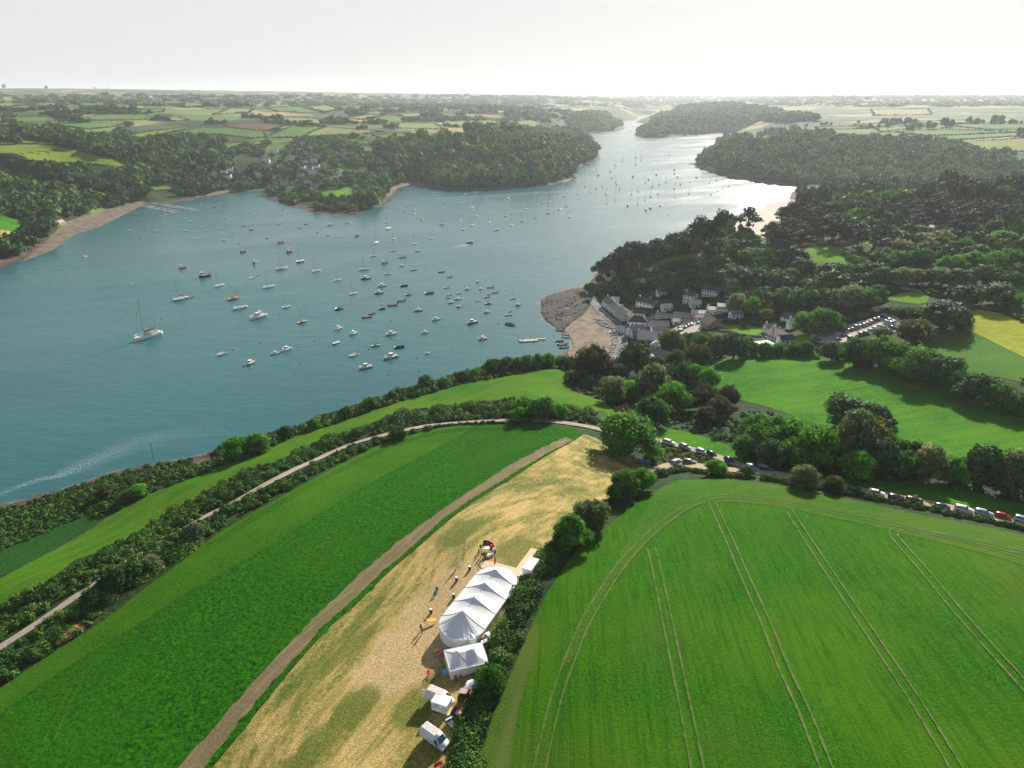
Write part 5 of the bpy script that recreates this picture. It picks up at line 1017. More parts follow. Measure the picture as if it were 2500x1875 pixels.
HS = [
 ((1470,748),(1486,760),8,5.2,2.6,'slate','white',2,'white gabled waterfront cottage at the upper end of the terrace by the beach road',dict(chim=2,nwin=3)),
 ((1486,761),(1501,773),8,5.2,2.6,'grey','white',2,'middle white gabled cottage of the waterfront terrace',dict(chim=1,nwin=3)),
 ((1502,775),(1517,786),9,5.4,2.8,'grey','cream',2,'cream gabled house ending the waterfront terrace beside the inn',dict(chim=1,nwin=3)),
 ((1552,751),(1594,753),8,5.2,2.6,'slate','white',2,'white fronted house with wide slate roof standing above the inn',dict(chim=1,nwin=5)),
 ((1531,798),(1583,798),11,3.6,3.4,'slate','white',1,'large dark slate roofed inn facing the beach',dict(hip=True,chim=1,nwin=6)),
 ((1588,806),(1634,797),9,3.0,2.4,'pink','white',1,'long low white building with pinkish roof behind the inn',dict(chim=0,nwin=7)),
 ((1543,826),(1575,819),8,4.6,2.6,'slate','white',2,'white gabled house with dark roof below the inn',dict(chim=1,nwin=4)),
 ((1556,838),(1602,838),13,2.8,3.8,'pale','grey',1,'big pale roof between inn and garden hedge',dict(chim=1,nwin=4)),
 ((1587,852),(1610,850),7,3.0,2.2,'white','white',1,'small white hipped roof pavilion above the long grey roof',dict(hip=True,chim=0,nwin=2)),
 ((1585,878),(1631,878),8,3.4,2.4,'grey','dark',1,'dark boarded building with long grey roof among the trees',dict(chim=0,nwin=5)),
 ((1583,892),(1604,890),6,2.6,2.2,'pale','cream',1,'small pale roofed cottage half hidden below the long grey roof',dict(gablefront=True,chim=0,nwin=2)),
 ((1491,903),(1514,912),7,4.2,2.4,'slate','stone',2,'stone house with blue grey roof at the foot of the lane',dict(chim=1,nwin=3)),
 ((1645,938),(1674,940),8,3.2,1.6,'grey','blue',1,'pale blue outbuilding in shade among the valley trees',dict(chim=0,nwin=3)),
 ((1537,930),(1553,928),5,2.6,1.6,'pale','grey',1,'little pale roofed shed between the round trees',dict(chim=0,nwin=1)),
 ((1666,742),(1692,744),8,7.0,1.8,'slate','white',3,'tall white house stepping up the wooded hillside',dict(chim=1,nwin=3)),
 ((1712,724),(1750,726),8,5.6,2.4,'slate','white',2,'white balconied house highest on the wooded hillside',dict(chim=0,nwin=6)),
 ((1600,779),(1642,777),6,2.8,1.4,'tan','white',1,'left half of the long white row of flats',dict(chim=1,nwin=6)),
 ((1643,777),(1689,776),6,2.8,1.4,'tan','white',1,'right half of the long white row of flats',dict(chim=0,nwin=7)),
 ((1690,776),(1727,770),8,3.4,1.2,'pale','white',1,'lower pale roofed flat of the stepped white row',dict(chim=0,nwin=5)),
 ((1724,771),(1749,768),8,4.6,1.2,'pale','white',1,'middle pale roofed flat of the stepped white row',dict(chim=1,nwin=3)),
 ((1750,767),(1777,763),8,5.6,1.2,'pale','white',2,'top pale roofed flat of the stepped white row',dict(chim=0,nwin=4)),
 ((1644,794),(1697,783),7,2.4,1.2,'tan','white',1,'low garage block behind the beach car park',dict(chim=0,nwin=4)),
 ((1700,783),(1731,776),6,2.2,1.2,'tan','white',1,'small low tan roof above the beach car park',dict(chim=0,nwin=2)),
 ((1728,806),(1768,796),12,3.2,4.0,'brown','stone',1,'brown roofed stone barn at the end of the beach car park',dict(gablefront=True,chim=0,nwin=3)),
 ((1866,829),(1905,834),11,4.2,3.0,'tan','white',2,'large white house with tan roof left of the big car park',dict(chim=1,nwin=5)),
 ((1904,784),(1932,786),8,3.6,2.4,'slate','white',2,'white cottage with solar panels behind the tan roofed house',dict(chim=0,nwin=4)),
 ((1840,847),(1878,852),9,2.7,.4,'white','white',1,'flat white roofed bungalow at the top of the meadow',dict(flat=True,chim=0,nwin=5)),
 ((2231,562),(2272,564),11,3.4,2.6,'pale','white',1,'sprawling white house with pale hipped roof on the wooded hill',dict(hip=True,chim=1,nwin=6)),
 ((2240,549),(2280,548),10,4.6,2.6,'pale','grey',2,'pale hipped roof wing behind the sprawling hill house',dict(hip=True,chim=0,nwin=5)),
 ((2290,572),(2335,574),7,2.6,1.4,'white','grey',1,'white roofed glasshouse range beside the sprawling hill house',dict(chim=0,nwin=6)),
 ((2432,540),(2478,541),10,3.6,3.2,'pale','white',1,'white house with pale roof and chimneys near the right edge',dict(chim=2,nwin=5)),
 ((300,470),(360,469),14,5.0,2.0,'white','dark',1,'dark walled boatyard shed with white roof on the far left shore',dict(chim=0,nwin=6)),
 ((188,522),(244,507),8,2.8,2.4,'tan','stone',1,'long stone building on the lawn behind the left beach',dict(chim=0,nwin=6)),
 ((136,553),(160,546),7,3.0,2.4,'tan','stone',1,'stone boathouse at the top of the left beach',dict(chim=0,nwin=2)),
 ((100,516),(120,512),7,3.4,2.6,'pale','cream',1,'cream cottage roof among trees above the left beach',dict(chim=1,nwin=2)),
 ((76,531),(88,530),6,3.0,2.2,'tan','cream',1,'small tan roof buried in trees at the far left',dict(chim=1,nwin=2))]
for (a, b, d, wh, rh, rf, wl_, st, lab, kw) in HS: house(a, b, d, wh, rh, rf, wl_, st, lab, **kw)
for (x, y, L_, rf, wl_, lab) in [(1437,735,6,'slate','white','small white boathouse at the top of the beach road'),(1512,815,6,'pale','white','little pale kiosk on the quay'),(1526,812,7,'slate','white','narrow white cottage squeezed below the inn'),(1608,818,8,'tan','white','white annexe roof between pale roof and beach car park'),(1622,838,7,'grey','cream','cream shed beside the garden hedge'),(1560,775,8,'slate','cream','cream outhouse behind the inn roof'),(1630,760,7,'pale','white','white chalet above the long row of flats'),(1700,752,7,'pale','white','white chalet between the flats and the hillside house'),(1620,722,9,'slate','white','white cottage on the open slope above the flats'),(1800,778,8,'grey','white','white cottage left of the sunny lawn trees'),(1885,812,7,'tan','white','white garage beside the tan roofed house'),(1945,800,8,'pale','white','white lodge at the entrance of the hillside car park'),(1922,842,8,'slate','white','white cottage hidden at the meadow hedge'),(1500,742,6,'pale','white','white porch house behind the waterfront terrace'),(1580,795,7,'grey','white','white lean-to at the right end of the inn')]:
    p = at(x, y)[0]; an = math.radians(-18 if x < 1600 else 8); A = Vector((p[0]-L_/2*math.cos(an), p[1]-L_/2*math.sin(an), p[2])); B_ = Vector((p[0]+L_/2*math.cos(an), p[1]+L_/2*math.sin(an), p[2])); house(None, None, 5.5, 3.0, 2.0, rf, wl_, 1, lab, chim=(x % 2), nwin=3, P3=(A, B_))
r_ = random.Random(4)
for i, (x, y) in enumerate(PENH):
    p = at(x, y+3)[0]; L = r_.choice([9, 11, 13, 15]); an = r_.uniform(-.45, .45); big = (x, y) in ((668,372),(875,455),(733,365),(742,350))
    if big: L = 17
    A = Vector((p[0]-L/2*math.cos(an), p[1]-L/2*math.sin(an), p[2])); B_ = Vector((p[0]+L/2*math.cos(an), p[1]+L/2*math.sin(an), p[2]))
    rf = 'pale' if i % 4 == 0 or (x, y) == (668, 372) else r_.choice(['slate', 'grey', 'grey', 'slate']); wl_ = r_.choice(['white', 'white', 'white', 'cream', 'grey', 'blue']) if not big else 'white'
    o = house(None, None, 8, 5.0, 2.8, rf, wl_, 2, '', chim=1+(i % 3 == 0), nwin=3, P3=(A, B_)); o['_z'] = 'V'; o['_x'] = x; o['_d'] = f"{wl_} house with {rf} roof"; o['_y'] = y
# ---------------------------------------------------------------- cars
def wheel(x, y, R, root):
    t = MB(); t.cyl((x, y, R), R, .22, 14, 'y'); to = t.build('wheel', M['tyre_rubber'], root); k = MB(); k.cyl((x, y+(.02 if y > 0 else -.02), R), R*.6, .22, 10, 'y'); k.build('rim', M['rim'], to)
def make_car(kind):
    """nose toward +X, origin on the ground at the centre"""
    prof = {'hatch': (3.9, 1.72, 1.48, [(-1.95,.55),(-1.9,.95),(-1.72,1.30),(-1.45,1.46),(.25,1.48),(.95,1.02),(1.75,.86),(1.95,.55)], -1.62, 1.0),
            'suv': (4.5, 1.88, 1.70, [(-2.25,.6),(-2.2,1.08),(-2.0,1.52),(-1.75,1.68),(.35,1.70),(1.0,1.18),(2.0,1.02),(2.25,.6)], -1.95, 1.05),
            'estate': (4.6, 1.80, 1.46, [(-2.3,.55),(-2.25,.95),(-2.0,1.32),(-1.7,1.44),(.2,1.46),(1.0,.98),(2.1,.84),(2.3,.55)], -1.9, 1.05),
            'van': (4.9, 1.95, 1.98, [(-2.45,.6),(-2.42,1.1),(-2.35,1.85),(-2.2,1.97),(.75,1.98),(1.45,1.25),(2.3,1.05),(2.45,.6)], -2.3, 1.5)}[kind]
    L, W, Hh, pf, gb, gf = prof; root = empty('parked_car' if kind != 'van' else 'parked_van', (0, 0, 0)); w = W/2
    def section(P, inset, mi_):  # extrude profile across width with tumblehome above the belt line
        n = len(P); V = []
        for s in (-1, 1):
            for (x, z) in P: V.append((x, s*(w-inset*max(0, (z-.95))*.9), z))
        return V, [tuple(range(n))[::-1] if False else tuple(range(n)), tuple(range(n, 2*n))[::-1]]+[(i, i+n, (i+1) % n+n, (i+1) % n)[::-1] for i in range(n)]
    low = [(pf[0][0], .28)]+pf+[(pf[-1][0], .28)]
    V, Fc = section(low, .38, 0); b = MB(); b.add(V, [f[::-1] for f in Fc]); bo = b.build('body', M['coat'], root)
    bm = bmesh.new(); bm.from_mesh(bo.data); bmesh.ops.recalc_face_normals(bm, faces=bm.faces); bmesh.ops.bevel(bm, geom=bm.edges, offset=.07, segments=2, affect='EDGES'); bm.to_mesh(bo.data); bm.free()
    for p in bo.data.polygons: p.use_smooth = True
    belt = pf[5][1]+.0; top = Hh
    yy = lambda z: w-.38*max(0, z-.95)*.9+.012
    g_ = MB(); z0, z1 = belt+.03, top-.12; x0, x1 = gb+.12, pf[4][0]+.05
    for s in (-1, 1): g_.add([(x0-.05, s*yy(z0), z0), (x1+.55, s*yy(z0), z0), (x1, s*yy(z1), z1), (x0+.15, s*yy(z1), z1)], [(0,1,2,3) if s < 0 else (3,2,1,0)])
    g_.build('side_window', M['glass'], root)
    ws = MB(); (xa, za), (xb, zb) = pf[4], pf[5]; nx, nz = (za-zb), (xb-xa); nn = math.hypot(nx, nz); nx, nz = nx/nn*.015, nz/nn*.015
    ya, yb = yy(za)-.14, yy(zb)-.10; f = .12
    ws.add([(xa+(xb-xa)*f+nx, -ya, za+(zb-za)*f+nz), (xb+nx, -yb, zb+nz), (xb+nx, yb, zb+nz), (xa+(xb-xa)*f+nx, ya, za+(zb-za)*f+nz)], [(0,1,2,3)]); ws.build('windscreen', M['glass'], root)
    rw = MB(); (xa, za), (xb, zb) = pf[2], pf[3]; rw.add([(pf[1][0]-.02, -w*.75, pf[1][1]+.06), (pf[2][0]-.02, -w*.7, pf[2][1]+.02), (pf[2][0]-.02, w*.7, pf[2][1]+.02), (pf[1][0]-.02, w*.75, pf[1][1]+.06)], [(3,2,1,0)]); rw.build('rear_window', M['glass'], root)
    R = .33
    for sx in (-L*.30, L*.31):
        for s in (-1, 1): wheel(sx, s*(w-.10), R, root)
    for s in (-1, 1):
        h_ = MB(); h_.box((L/2-.12, s*(w-.33), .70), (.16, .36, .16)); h_.build('headlight', M['lamp_clear'], root)
        h_ = MB(); h_.box((-L/2+.06, s*(w-.22), .85), (.12, .22, .22)); h_.build('tail_light', M['lamp_red'], root)
        h_ = MB(); h_.box((.75, s*(w+.09), 1.0), (.14, .2, .13)); h_.build('wing_mirror', M['darkgrey'], root)
    return root
CT = {k: [make_car(k), False] for k in ('hatch', 'suv', 'estate', 'van')}
def place(tp, P, rz, col=None, scale=None):
    if not tp[1]: o = tp[0]; tp[1] = True
    else: o = copy_tree(tp[0])
    for k_ in ('label','category','group','_z','_x','_d'):
        if k_ in o: del o[k_]
    o.location = P; o.rotation_euler = (0, 0, rz)
    if scale: o.scale = scale
    if col: setcol(o, col)
    return o
CC = {'white': (.75, .75, .75), 'silver': (.42, .44, .46), 'grey': (.18, .19, .20), 'black': (.02, .02, .025), 'dark blue': (.03, .05, .12), 'blue': (.03, .10, .38), 'red': (.45, .03, .03), 'dark green': (.02, .06, .045), 'pale blue': (.42, .55, .65), 'orange': (.6, .16, .06)}
def lane_dir(x, y, line=LANE):
    L = np.array(line, float); k = int(np.argmin(np.hypot(L[:, 0]-x, L[:, 1]-y))); k = min(max(k, 1), len(L)-2); a, b = at(*L[k-1])[0], at(*L[k+1])[0]; return math.atan2(b[1]-a[1], b[0]-a[0])
LANECARS = [(1632.6,1085,'suv','white','U'),(1672,1096,'suv','silver','U'),(1713.7,1107,'estate','white','U'),(1737,1113,'hatch','black','U'),(1779.6,1128,'hatch','dark blue','U'),
 (1650.3,1131,'estate','silver','W'),(1683.3,1132,'estate','grey','W'),(1572.7,1133,'hatch','blue','W'),(1836,1145,'hatch','silver','W'),(1866.5,1147,'van','dark blue','W'),
 (2085,1199,'hatch','dark green','W'),(2138.4,1210,'suv','white','W'),(2188.4,1220,'estate','black','W'),(2231.2,1228.5,'suv','black','W'),(2299.8,1243,'hatch','dark blue','W'),(2351.3,1249.6,'suv','white','W'),(2400.5,1259,'suv','silver','W'),(2447.4,1266,'hatch','red','W'),(2498,1276,'suv','pale blue','W')]
LN = {(1632.6):'white car at the top end of the grass verge, nearest the big round tree', (1672):'silver car on the upper lane, second from the big round tree', (1713.7):'white estate car third from the big round tree on the upper lane', (1737):'black car half hidden behind the small leafy tree', (1779.6):'dark blue car on the upper lane just right of the small leafy tree',
 1650.3:'silver estate car parked on the lower lane by the field gateway', 1683.3:'grey estate car parked nose to tail behind the silver one at the gateway', 1572.7:'blue car parked in tree shade at the edge of the stubble', 1836:'silver car between the two small trees on the lane', 1866.5:'dark blue van on the lane left of the grey bushy tree',
 2085:'dark green car, first of the roadside row right of the small olive tree', 2138.4:'white car second in the roadside row above the clipped hedge', 2188.4:'black estate car third in the roadside row above the clipped hedge', 2231.2:'black four by four directly right of the black estate car', 2299.8:'dark blue car in the middle of the roadside row', 2351.3:'white car between the dark blue and silver cars of the roadside row', 2400.5:'silver car just left of the red car in the roadside row', 2447.4:'red car near the right end of the roadside row', 2498:'pale blue car cut by the right edge of the photo'}
for (x, y, k, c, w_) in LANECARS:
    p = at1(x, y); a = lane_dir(x, y, [(1560,1062),(1602,1074),(1703,1101),(1770,1122),(1833,1147)] if w_ == 'U' else LANE)
    if y == 1133: a = math.radians(-12)
    o = place(CT[k], p+Vector((0, 0, .10)), a, CC[c]); tag(o, LN[x], 'van' if k == 'van' else 'car', 'cars parked along the lane')
def carpark(lst, ang, zone, group):
    for (x, y, k, c) in lst:
        p = at1(x, y+3); o = place(CT[k], p+Vector((0, 0, .2)), ang+rng.normal()*.04, CC[c]); o['_z'] = zone; o['_x'] = x; o['_y'] = y; o['_d'] = f'{c} ' + ('van' if k == 'van' else 'car'); tag(o, None, 'van' if k == 'van' else 'car', group)
carpark([(1705,788,'hatch','silver'),(1711.6,786,'hatch','pale blue'),(1718.7,783,'hatch','silver'),(1724.5,782,'hatch','black'),(1681,794,'hatch','black'),(1688,791,'estate','silver'),(1673.5,798,'hatch','red'),(1666.5,799.5,'hatch','grey'),(1659.5,800.5,'hatch','black')], math.radians(-62), 'cb', 'cars in the beach car park')
carpark([(1664,804,'hatch','grey'),(1658.5,806,'hatch','black'),(1653,808,'hatch','dark blue'),(1647,810.5,'hatch','white'),(1640,812.5,'suv','white')], math.radians(-62), 'cb', 'cars in the beach car park')
carpark([(2162,770,'suv','silver'),(2154.6,774,'hatch','dark blue'),(2147,778,'hatch','silver'),(2138,782,'suv','dark blue'),(2129.4,786.5,'hatch','silver'),(2120.4,791,'estate','red'),(2111.5,794,'suv','silver'),(2102.5,797,'hatch','grey'),(2092.7,800,'van','silver'),(2083,804,'hatch','silver'),(2074,807,'hatch','black'),(2065,809.5,'suv','silver'),(2056,812,'hatch','grey'),(2041,812,'van','pale blue')], math.radians(-55), 'c1', 'cars in the hillside car park')
carpark([(2175,781.5,'estate','silver'),(2184,786,'hatch','white'),(2166,787,'suv','silver'),(2178,791,'van','pale blue'),(2149.7,797.5,'hatch','silver'),(2159,800,'hatch','grey'),(2137,802,'hatch','white'),(2180,801,'suv','black'),(2127,807,'hatch','silver'),(2163,807,'hatch','silver'),(2171,810,'hatch','dark blue'),(2115,813,'hatch','grey'),(2104,815.5,'hatch','black'),(2150,806,'hatch','white')], math.radians(-55), 'c2', 'cars in the hillside car park')
carpark([(2049.6,816,'hatch','white'),(2060.5,819,'hatch','dark blue'),(2008,813,'estate','grey'),(2001,815,'hatch','silver'),(1994,817,'hatch','black'),(1987,818.5,'hatch','silver'),(1995,830,'suv','dark blue'),(2032.5,826,'hatch','silver'),(2046,829,'hatch','grey'),(2078,826,'suv','black')], math.radians(-18), 'c3', 'cars in the hillside car park')
# ---------------------------------------------------------------- boats
def hull(L, W, Hh, fr=.55, tr=.8, n=13, sheer=.25):
    """bow toward +X, waterline at z=0. returns V,F of the shell and of the deck outline"""
    V = []; xs = np.linspace(-L/2, L/2, n); prof = []
    for i, x in enumerate(xs):
        u = (x+L/2)/L; b = W/2*(tr+(1-tr)*min(1, u/.4)) if u < .4 else W/2*math.sqrt(max(0, 1-((u-.4)/.6)**2.2)); b = max(b, .02)
        h = Hh*(1+sheer*((u-.35)/.65)**2) if u > .35 else Hh*(1+.3*sheer*((.35-u)/.35)**2); prof.append((x, b, h))
        xo = x+(.10*L*(u**6)*0)
        for yy, zz in ((-b, h), (-b*.92, h*.35), (-b*.55, -.25*Hh), (0, -.35*Hh), (b*.55, -.25*Hh), (b*.92, h*.35), (b, h)): V.append((xo*(1 if zz > 0 else .97), yy, zz))
    m = 7; Fc = []
    for i in range(n-1):
        for k in range(m-1): Fc.append((i*m+k, i*m+k+1, (i+1)*m+k+1, (i+1)*m+k))
    Fc.append(tuple(range(m))[::-1])
    return np.array(V), Fc, prof
def deck(prof, dz=-.03, ins=.06):
    V = []; 
    for x, b, h in prof: V += [(x, -max(b-ins, .01), h+dz), (x, max(b-ins, .01), h+dz)]
    return V, [(2*i, 2*i+2, 2*i+3, 2*i+1) for i in range(len(prof)-1)]
def fix(o):
    bm = bmesh.new(); bm.from_mesh(o.data); bmesh.ops.recalc_face_normals(bm, faces=bm.faces); bm.to_mesh(o.data); bm.free()
    return o
def rail(b, prof, h=.5, i0=0, step=2, r=.02):
    for s in (-1, 1):
        P = [(x, s*max(bb-.08, .02), hh+h) for x, bb, hh in prof[i0:]]; b.tube(P, r, 4)
        for x, bb, hh in prof[i0::step]: b.tube([(x, s*max(bb-.08, .02), hh), (x, s*max(bb-.08, .02), hh+h)], r, 4)
def make_sail(L=8.0, ketch=False, cover='blue'):
    W = L*.30; root = empty('sailing_boat', (0, 0, 0)); V, Fc, pr = hull(L, W, L*.105, tr=.7)
    fix(MB().add(V, Fc).build('hull', M['paint'], root, smooth=True)); Vd, Fd = deck(pr); fix(MB().add(Vd, Fd).build('deck', M['white'], root)); z = L*.105
    c = MB(); c.box((L*.06, 0, z+.16), (L*.34, W*.52, .42), taper=.86); c.box((-L*.02, 0, z+.40), (L*.14, W*.46, .16), taper=.85); c.build('cabin', M['white'], root)
    g_ = MB(); 
    for s in (-1, 1): g_.box((L*.07, s*W*.255, z+.2), (L*.24, .03, .14))
    g_.build('cabin_window', M['glass'], root)
    k = MB(); k.box((-L*.27, 0, z+.02), (L*.22, W*.42, .10)); k.build('cockpit', M['wooddeck'], root)
    mh = L*1.28; m_ = MB(); m_.tube([(L*.10, 0, z), (L*.095, 0, z+mh)], [.12, .07], 6); m_.tube([(L*.10, -W*.3, z+mh*.5), (L*.10, W*.3, z+mh*.5)], .03, 4); mo = m_.build('mast', M['alu'], root)
    bm_ = MB(); bm_.tube([(L*.09, 0, z+1.15), (-L*.30, 0, z+1.1)], .06, 5); bm_.build('boom', M['alu'], mo)
    sc = MB(); sc.tube([(L*.085, 0, z+1.36), (-L*.28, 0, z+1.27)], [.2, .12], 7); so_ = sc.build('sail_cover', M['cover_'+cover], root)
    rg = MB()
    for p in ((L*.49, 0, z*1.1), (-L*.47, 0, z)): rg.tube([p, (L*.097, 0, z+mh*.98)], .022, 3)
    for s in (-1, 1): rg.tube([(L*.06, s*W*.45, z), (L*.098, s*W*.28, z+mh*.5), (L*.097, 0, z+mh*.97)], .018, 3)
    rg.build('rigging', M['darkgrey'], mo)
    rl = MB(); rail(rl, pr, .5, 1, 3, .018); rl.build('guard_rail', M['alu'], root)
    if ketch:
        m2 = MB(); m2.tube([(-L*.36, 0, z), (-L*.36, 0, z+mh*.68)], [.07, .04], 6); m2.tube([(-L*.36, 0, z+1.1), (-L*.52, 0, z+1.1)], .05, 5); m2.build('mizzen_mast', M['alu'], root)
        cc = MB(); cc.box((-L*.12, 0, z+.9), (L*.42, W*.8, .1), taper=.5); cc.tube([(L*.08, 0, z+1.2), (-L*.34, 0, z+1.1)], .22, 6); cc.build('awning', M['cover_'+cover], root)
    return root
for n_, c in (('blue', (.03, .12, .32)), ('teal', (.01, .30, .38)), ('grey', (.20, .22, .24)), ('orange', (.75, .30, .04))): M['cover_'+n_] = plain('canvas_cover_'+n_, c, .8)
M['palein'] = plain('pale_boat_interior', (.60, .61, .60), .7, var=.15)
def outboard(root, x, z):
    b = MB(); b.box((x-.12, 0, z+.28), (.36, .3, .42), taper=.8); b.box((x-.15, 0, z-.2), (.14, .12, .7)); b.build('outboard_motor', M['black'], root)
def make_motor(L=6.0, fly=False):
    W = L*.36; root = empty('motor_cruiser' if fly else 'motor_boat', (0, 0, 0)); Hh = L*.13; V, Fc, pr = hull(L, W, Hh, tr=.92)
    fix(MB().add(V, Fc).build('hull', M['paint'], root, smooth=True)); Vd, Fd = deck(pr); fix(MB().add(Vd, Fd).build('deck', M['white'], root))
    c = MB(); c.box((L*.16, 0, Hh+.18), (L*.34, W*.62, .5), taper=.78); c.box((L*.02, 0, Hh+.62), (L*.26, W*.66, .95), taper=.82)
    if fly: c.box((-L*.02, 0, Hh+1.35), (L*.34, W*.66, .55), taper=.86); c.box((-L*.16, 0, Hh+2.0), (.5, W*.6, .12))
    c.build('cabin', M['white'], root)
    g_ = MB(); g_.box((L*.02, 0, Hh+.72), (L*.265, W*.64, .34), taper=.9); g_.build('cabin_window', M['glass'], root)
    r = MB(); r.box((L*.00, 0, Hh+1.14), (L*.27, W*.62, .08)); r.build('cabin_roof', M['white'], root)
    k = MB(); k.box((-L*.30, 0, Hh+.03), (L*.30, W*.66, .08)); k.build('cockpit', M['planks'], root)
    rl = MB(); rail(rl, pr, .45, len(pr)//2, 2, .02); rl.build('guard_rail', M['alu'], root); outboard(root, -L/2, Hh*.8); return root
def make_open(L=4.5, mot=True, rib=False):
    root = empty('inflatable_boat' if rib else 'open_boat', (0, 0, 0)); W = L*.38; Hh = L*.11
    V, Fc, pr = hull(L, W, Hh, tr=.85, n=11)
    fix(MB().add(V, Fc).build('hull', M['paint'], root, smooth=True))
    i_ = MB(); Vd, Fd = deck(pr, -Hh*.55, .14); i_.add(Vd, Fd); fix(i_.build('inside', M['palein'] if not rib else M['darkgrey'], root))
    if rib:
        t = MB()
        for s in (-1, 1): t.tube([(x, s*b, h-.05) for x, b, h in pr], .2*L/5, 7)
        t.build('tube', M['paint'], root); c = MB(); c.box((-L*.02, 0, Hh+.25), (.7, .6, .9), taper=.8); c.box((-L*.22, 0, Hh+.1), (.6, .5, .5)); c.build('console', M['darkgrey'], root)
    else:
        s_ = MB()
        for x in (-L*.28, 0, L*.25): s_.box((x, 0, Hh*.8), (.28, W*.72, .06))
        s_.build('thwart', M['wooddeck'], root)
        gg = MB()
        for s in (-1, 1): gg.tube([(x, s*b, h) for x, b, h in pr], .045, 5)
        gg.build('gunwale', M['white'], root)
    if mot: outboard(root, -L/2, Hh)
    return root
def make_fish(L=8.0):
    root = empty('fishing_boat', (0, 0, 0)); W = L*.36; Hh = L*.16; V, Fc, pr = hull(L, W, Hh, tr=.8, sheer=.5)
    fix(MB().add(V, Fc).build('hull', M['paint'], root, smooth=True)); Vd, Fd = deck(pr, -.3, .12); fix(MB().add(Vd, Fd).build('deck', M['planks'], root))
    gg = MB()
    for s in (-1, 1): gg.tube([(x, s*b, h) for x, b, h in pr], .08, 5)
    gg.build('gunwale', M['white'], root)
    c = MB(); c.box((L*.20, 0, Hh+.8), (L*.22, W*.55, 2.0), taper=.9); c.build('wheelhouse', M['white'], root)
    g_ = MB(); g_.box((L*.20, 0, Hh+1.25), (L*.23, W*.56, .5), taper=.95); g_.build('cabin_window', M['glass'], root)
    r = MB(); r.box((L*.20, 0, Hh+1.86), (L*.26, W*.6, .1)); r.build('cabin_roof', M['white'], root)
    m_ = MB(); m_.tube([(L*.05, 0, Hh), (L*.05, 0, Hh+3.6)], .06, 5); m_.tube([(-L*.38, -W*.3, Hh-.2), (-L*.4, 0, Hh+2.3), (-L*.38, W*.3, Hh-.2)], .06, 5); m_.tube([(L*.05, 0, Hh+3.4), (-L*.4, 0, Hh+2.3)], .03, 4); m_.build('gantry', M['lamp_red'], root)
    g = MB(); g.box((-L*.15, 0, Hh+.05), (L*.25, W*.5, .6), taper=.8); g.ball((-L*.3, W*.2, Hh+.15), (.3, .3, .3)); g.build('fishing_gear', M['gear'], root); return root
M['gear'] = plain('orange_fishing_gear', (.5, .12, .04), .8, var=.4, vscale=3)
BT = {'s': ([make_sail(8.0), False], 8.0), 't': ([make_sail(8.0, cover='teal'), False], 8.0), 'g': ([make_sail(8.0, cover='grey'), False], 8.0), 'k': ([make_sail(8.0, True, 'orange'), False], 8.0), 'K': ([make_sail(8.0, True, 'grey'), False], 8.0),
      'm': ([make_motor(6.0), False], 6.0), 'c': ([make_motor(9.0, True), False], 9.0), 'o': ([make_open(4.5), False], 4.5), 'd': ([make_open(3.6, False), False], 3.6), 'r': ([make_open(6.0, True, True), False], 6.0), 'f': ([make_fish(7.0), False], 7.0)}
BC = {'w': ('white', (.90, .90, .89)), 'n': ('navy', (.02, .04, .12)), 'k': ('black', (.02, .02, .025)), 'd': ('dark', (.04, .06, .07)), 'g': ('green', (.03, .14, .10)), 'r': ('red', (.42, .03, .03)), 'b': ('brown', (.22, .10, .05)), 'p': ('pale blue', (.35, .55, .65)),
      't': ('teal', (.06, .30, .33)), 'y': ('grey', (.25, .27, .28)), 'o': ('orange', (.6, .18, .05)), 's': ('salmon red', (.60, .16, .11))}
KN = {'s': 'sailing boat', 't': 'sailing boat', 'g': 'sailing boat', 'k': 'two masted boat', 'K': 'two masted yacht', 'm': 'motor boat', 'c': 'motor cruiser', 'o': 'open boat with outboard', 'd': 'rowing dinghy', 'r': 'inflatable boat', 'f': 'fishing boat'}
def boat(x, y, t, L, c, head=None, z=0.0, zone=None, P=None):
    p = onplane(x, y, 0.0) if P is None else np.array(P[:2]); tp, L0 = BT[t]
    if head is None:
        if x < 880 and y > 540: h = (-.48, -.88)
        elif y > 600: h = (-.84, -.54)
        elif x > 1400: h = (-.25, -.97)
        else: h = (-.42, -.9)
        head = math.atan2(h[1], h[0])+rng.normal()*.14
    s = L/L0*1.12; s2 = s
    o = place(tp, (p[0], p[1], z), head, BC[c][1], (s, s, s2)); o['_z'] = zone or bzone(x, y); o['_x'] = x; o['_y'] = y; o['_d'] = BC[c][0]+' '+KN[t]; o['category'] = 'boat'; o['group'] = 'boats moored in the river' if not zone else 'small boats'
    return o
def bzone(x, y):
    if x < 900 and y > 770: return 'off the near cliff'
    if x < 700 and y > 600: return 'in the open water on the left'
    if x < 900 and y > 620: return 'in the middle of the bay'
    if y > 690 and x > 1080: return 'off the village beach'
    if y > 620: return 'in the bay left of the village'
    if x < 640: return 'off the left pontoons'
    if x < 880: return 'below the village point'
    if y > 560 and x < 1200: return 'behind the passing motor boat'
    if x < 1090: return 'beside the point jetty'
    if x < 1240: return 'under the wooded point'
    if x < 1400: return 'along the wooded point'
    if y < 412: return 'at the far river bend'
    if x < 1530: return 'up river near the wooded point'
    if x < 1640: return 'in the upper mid river'
    return 'off the right hand wood'
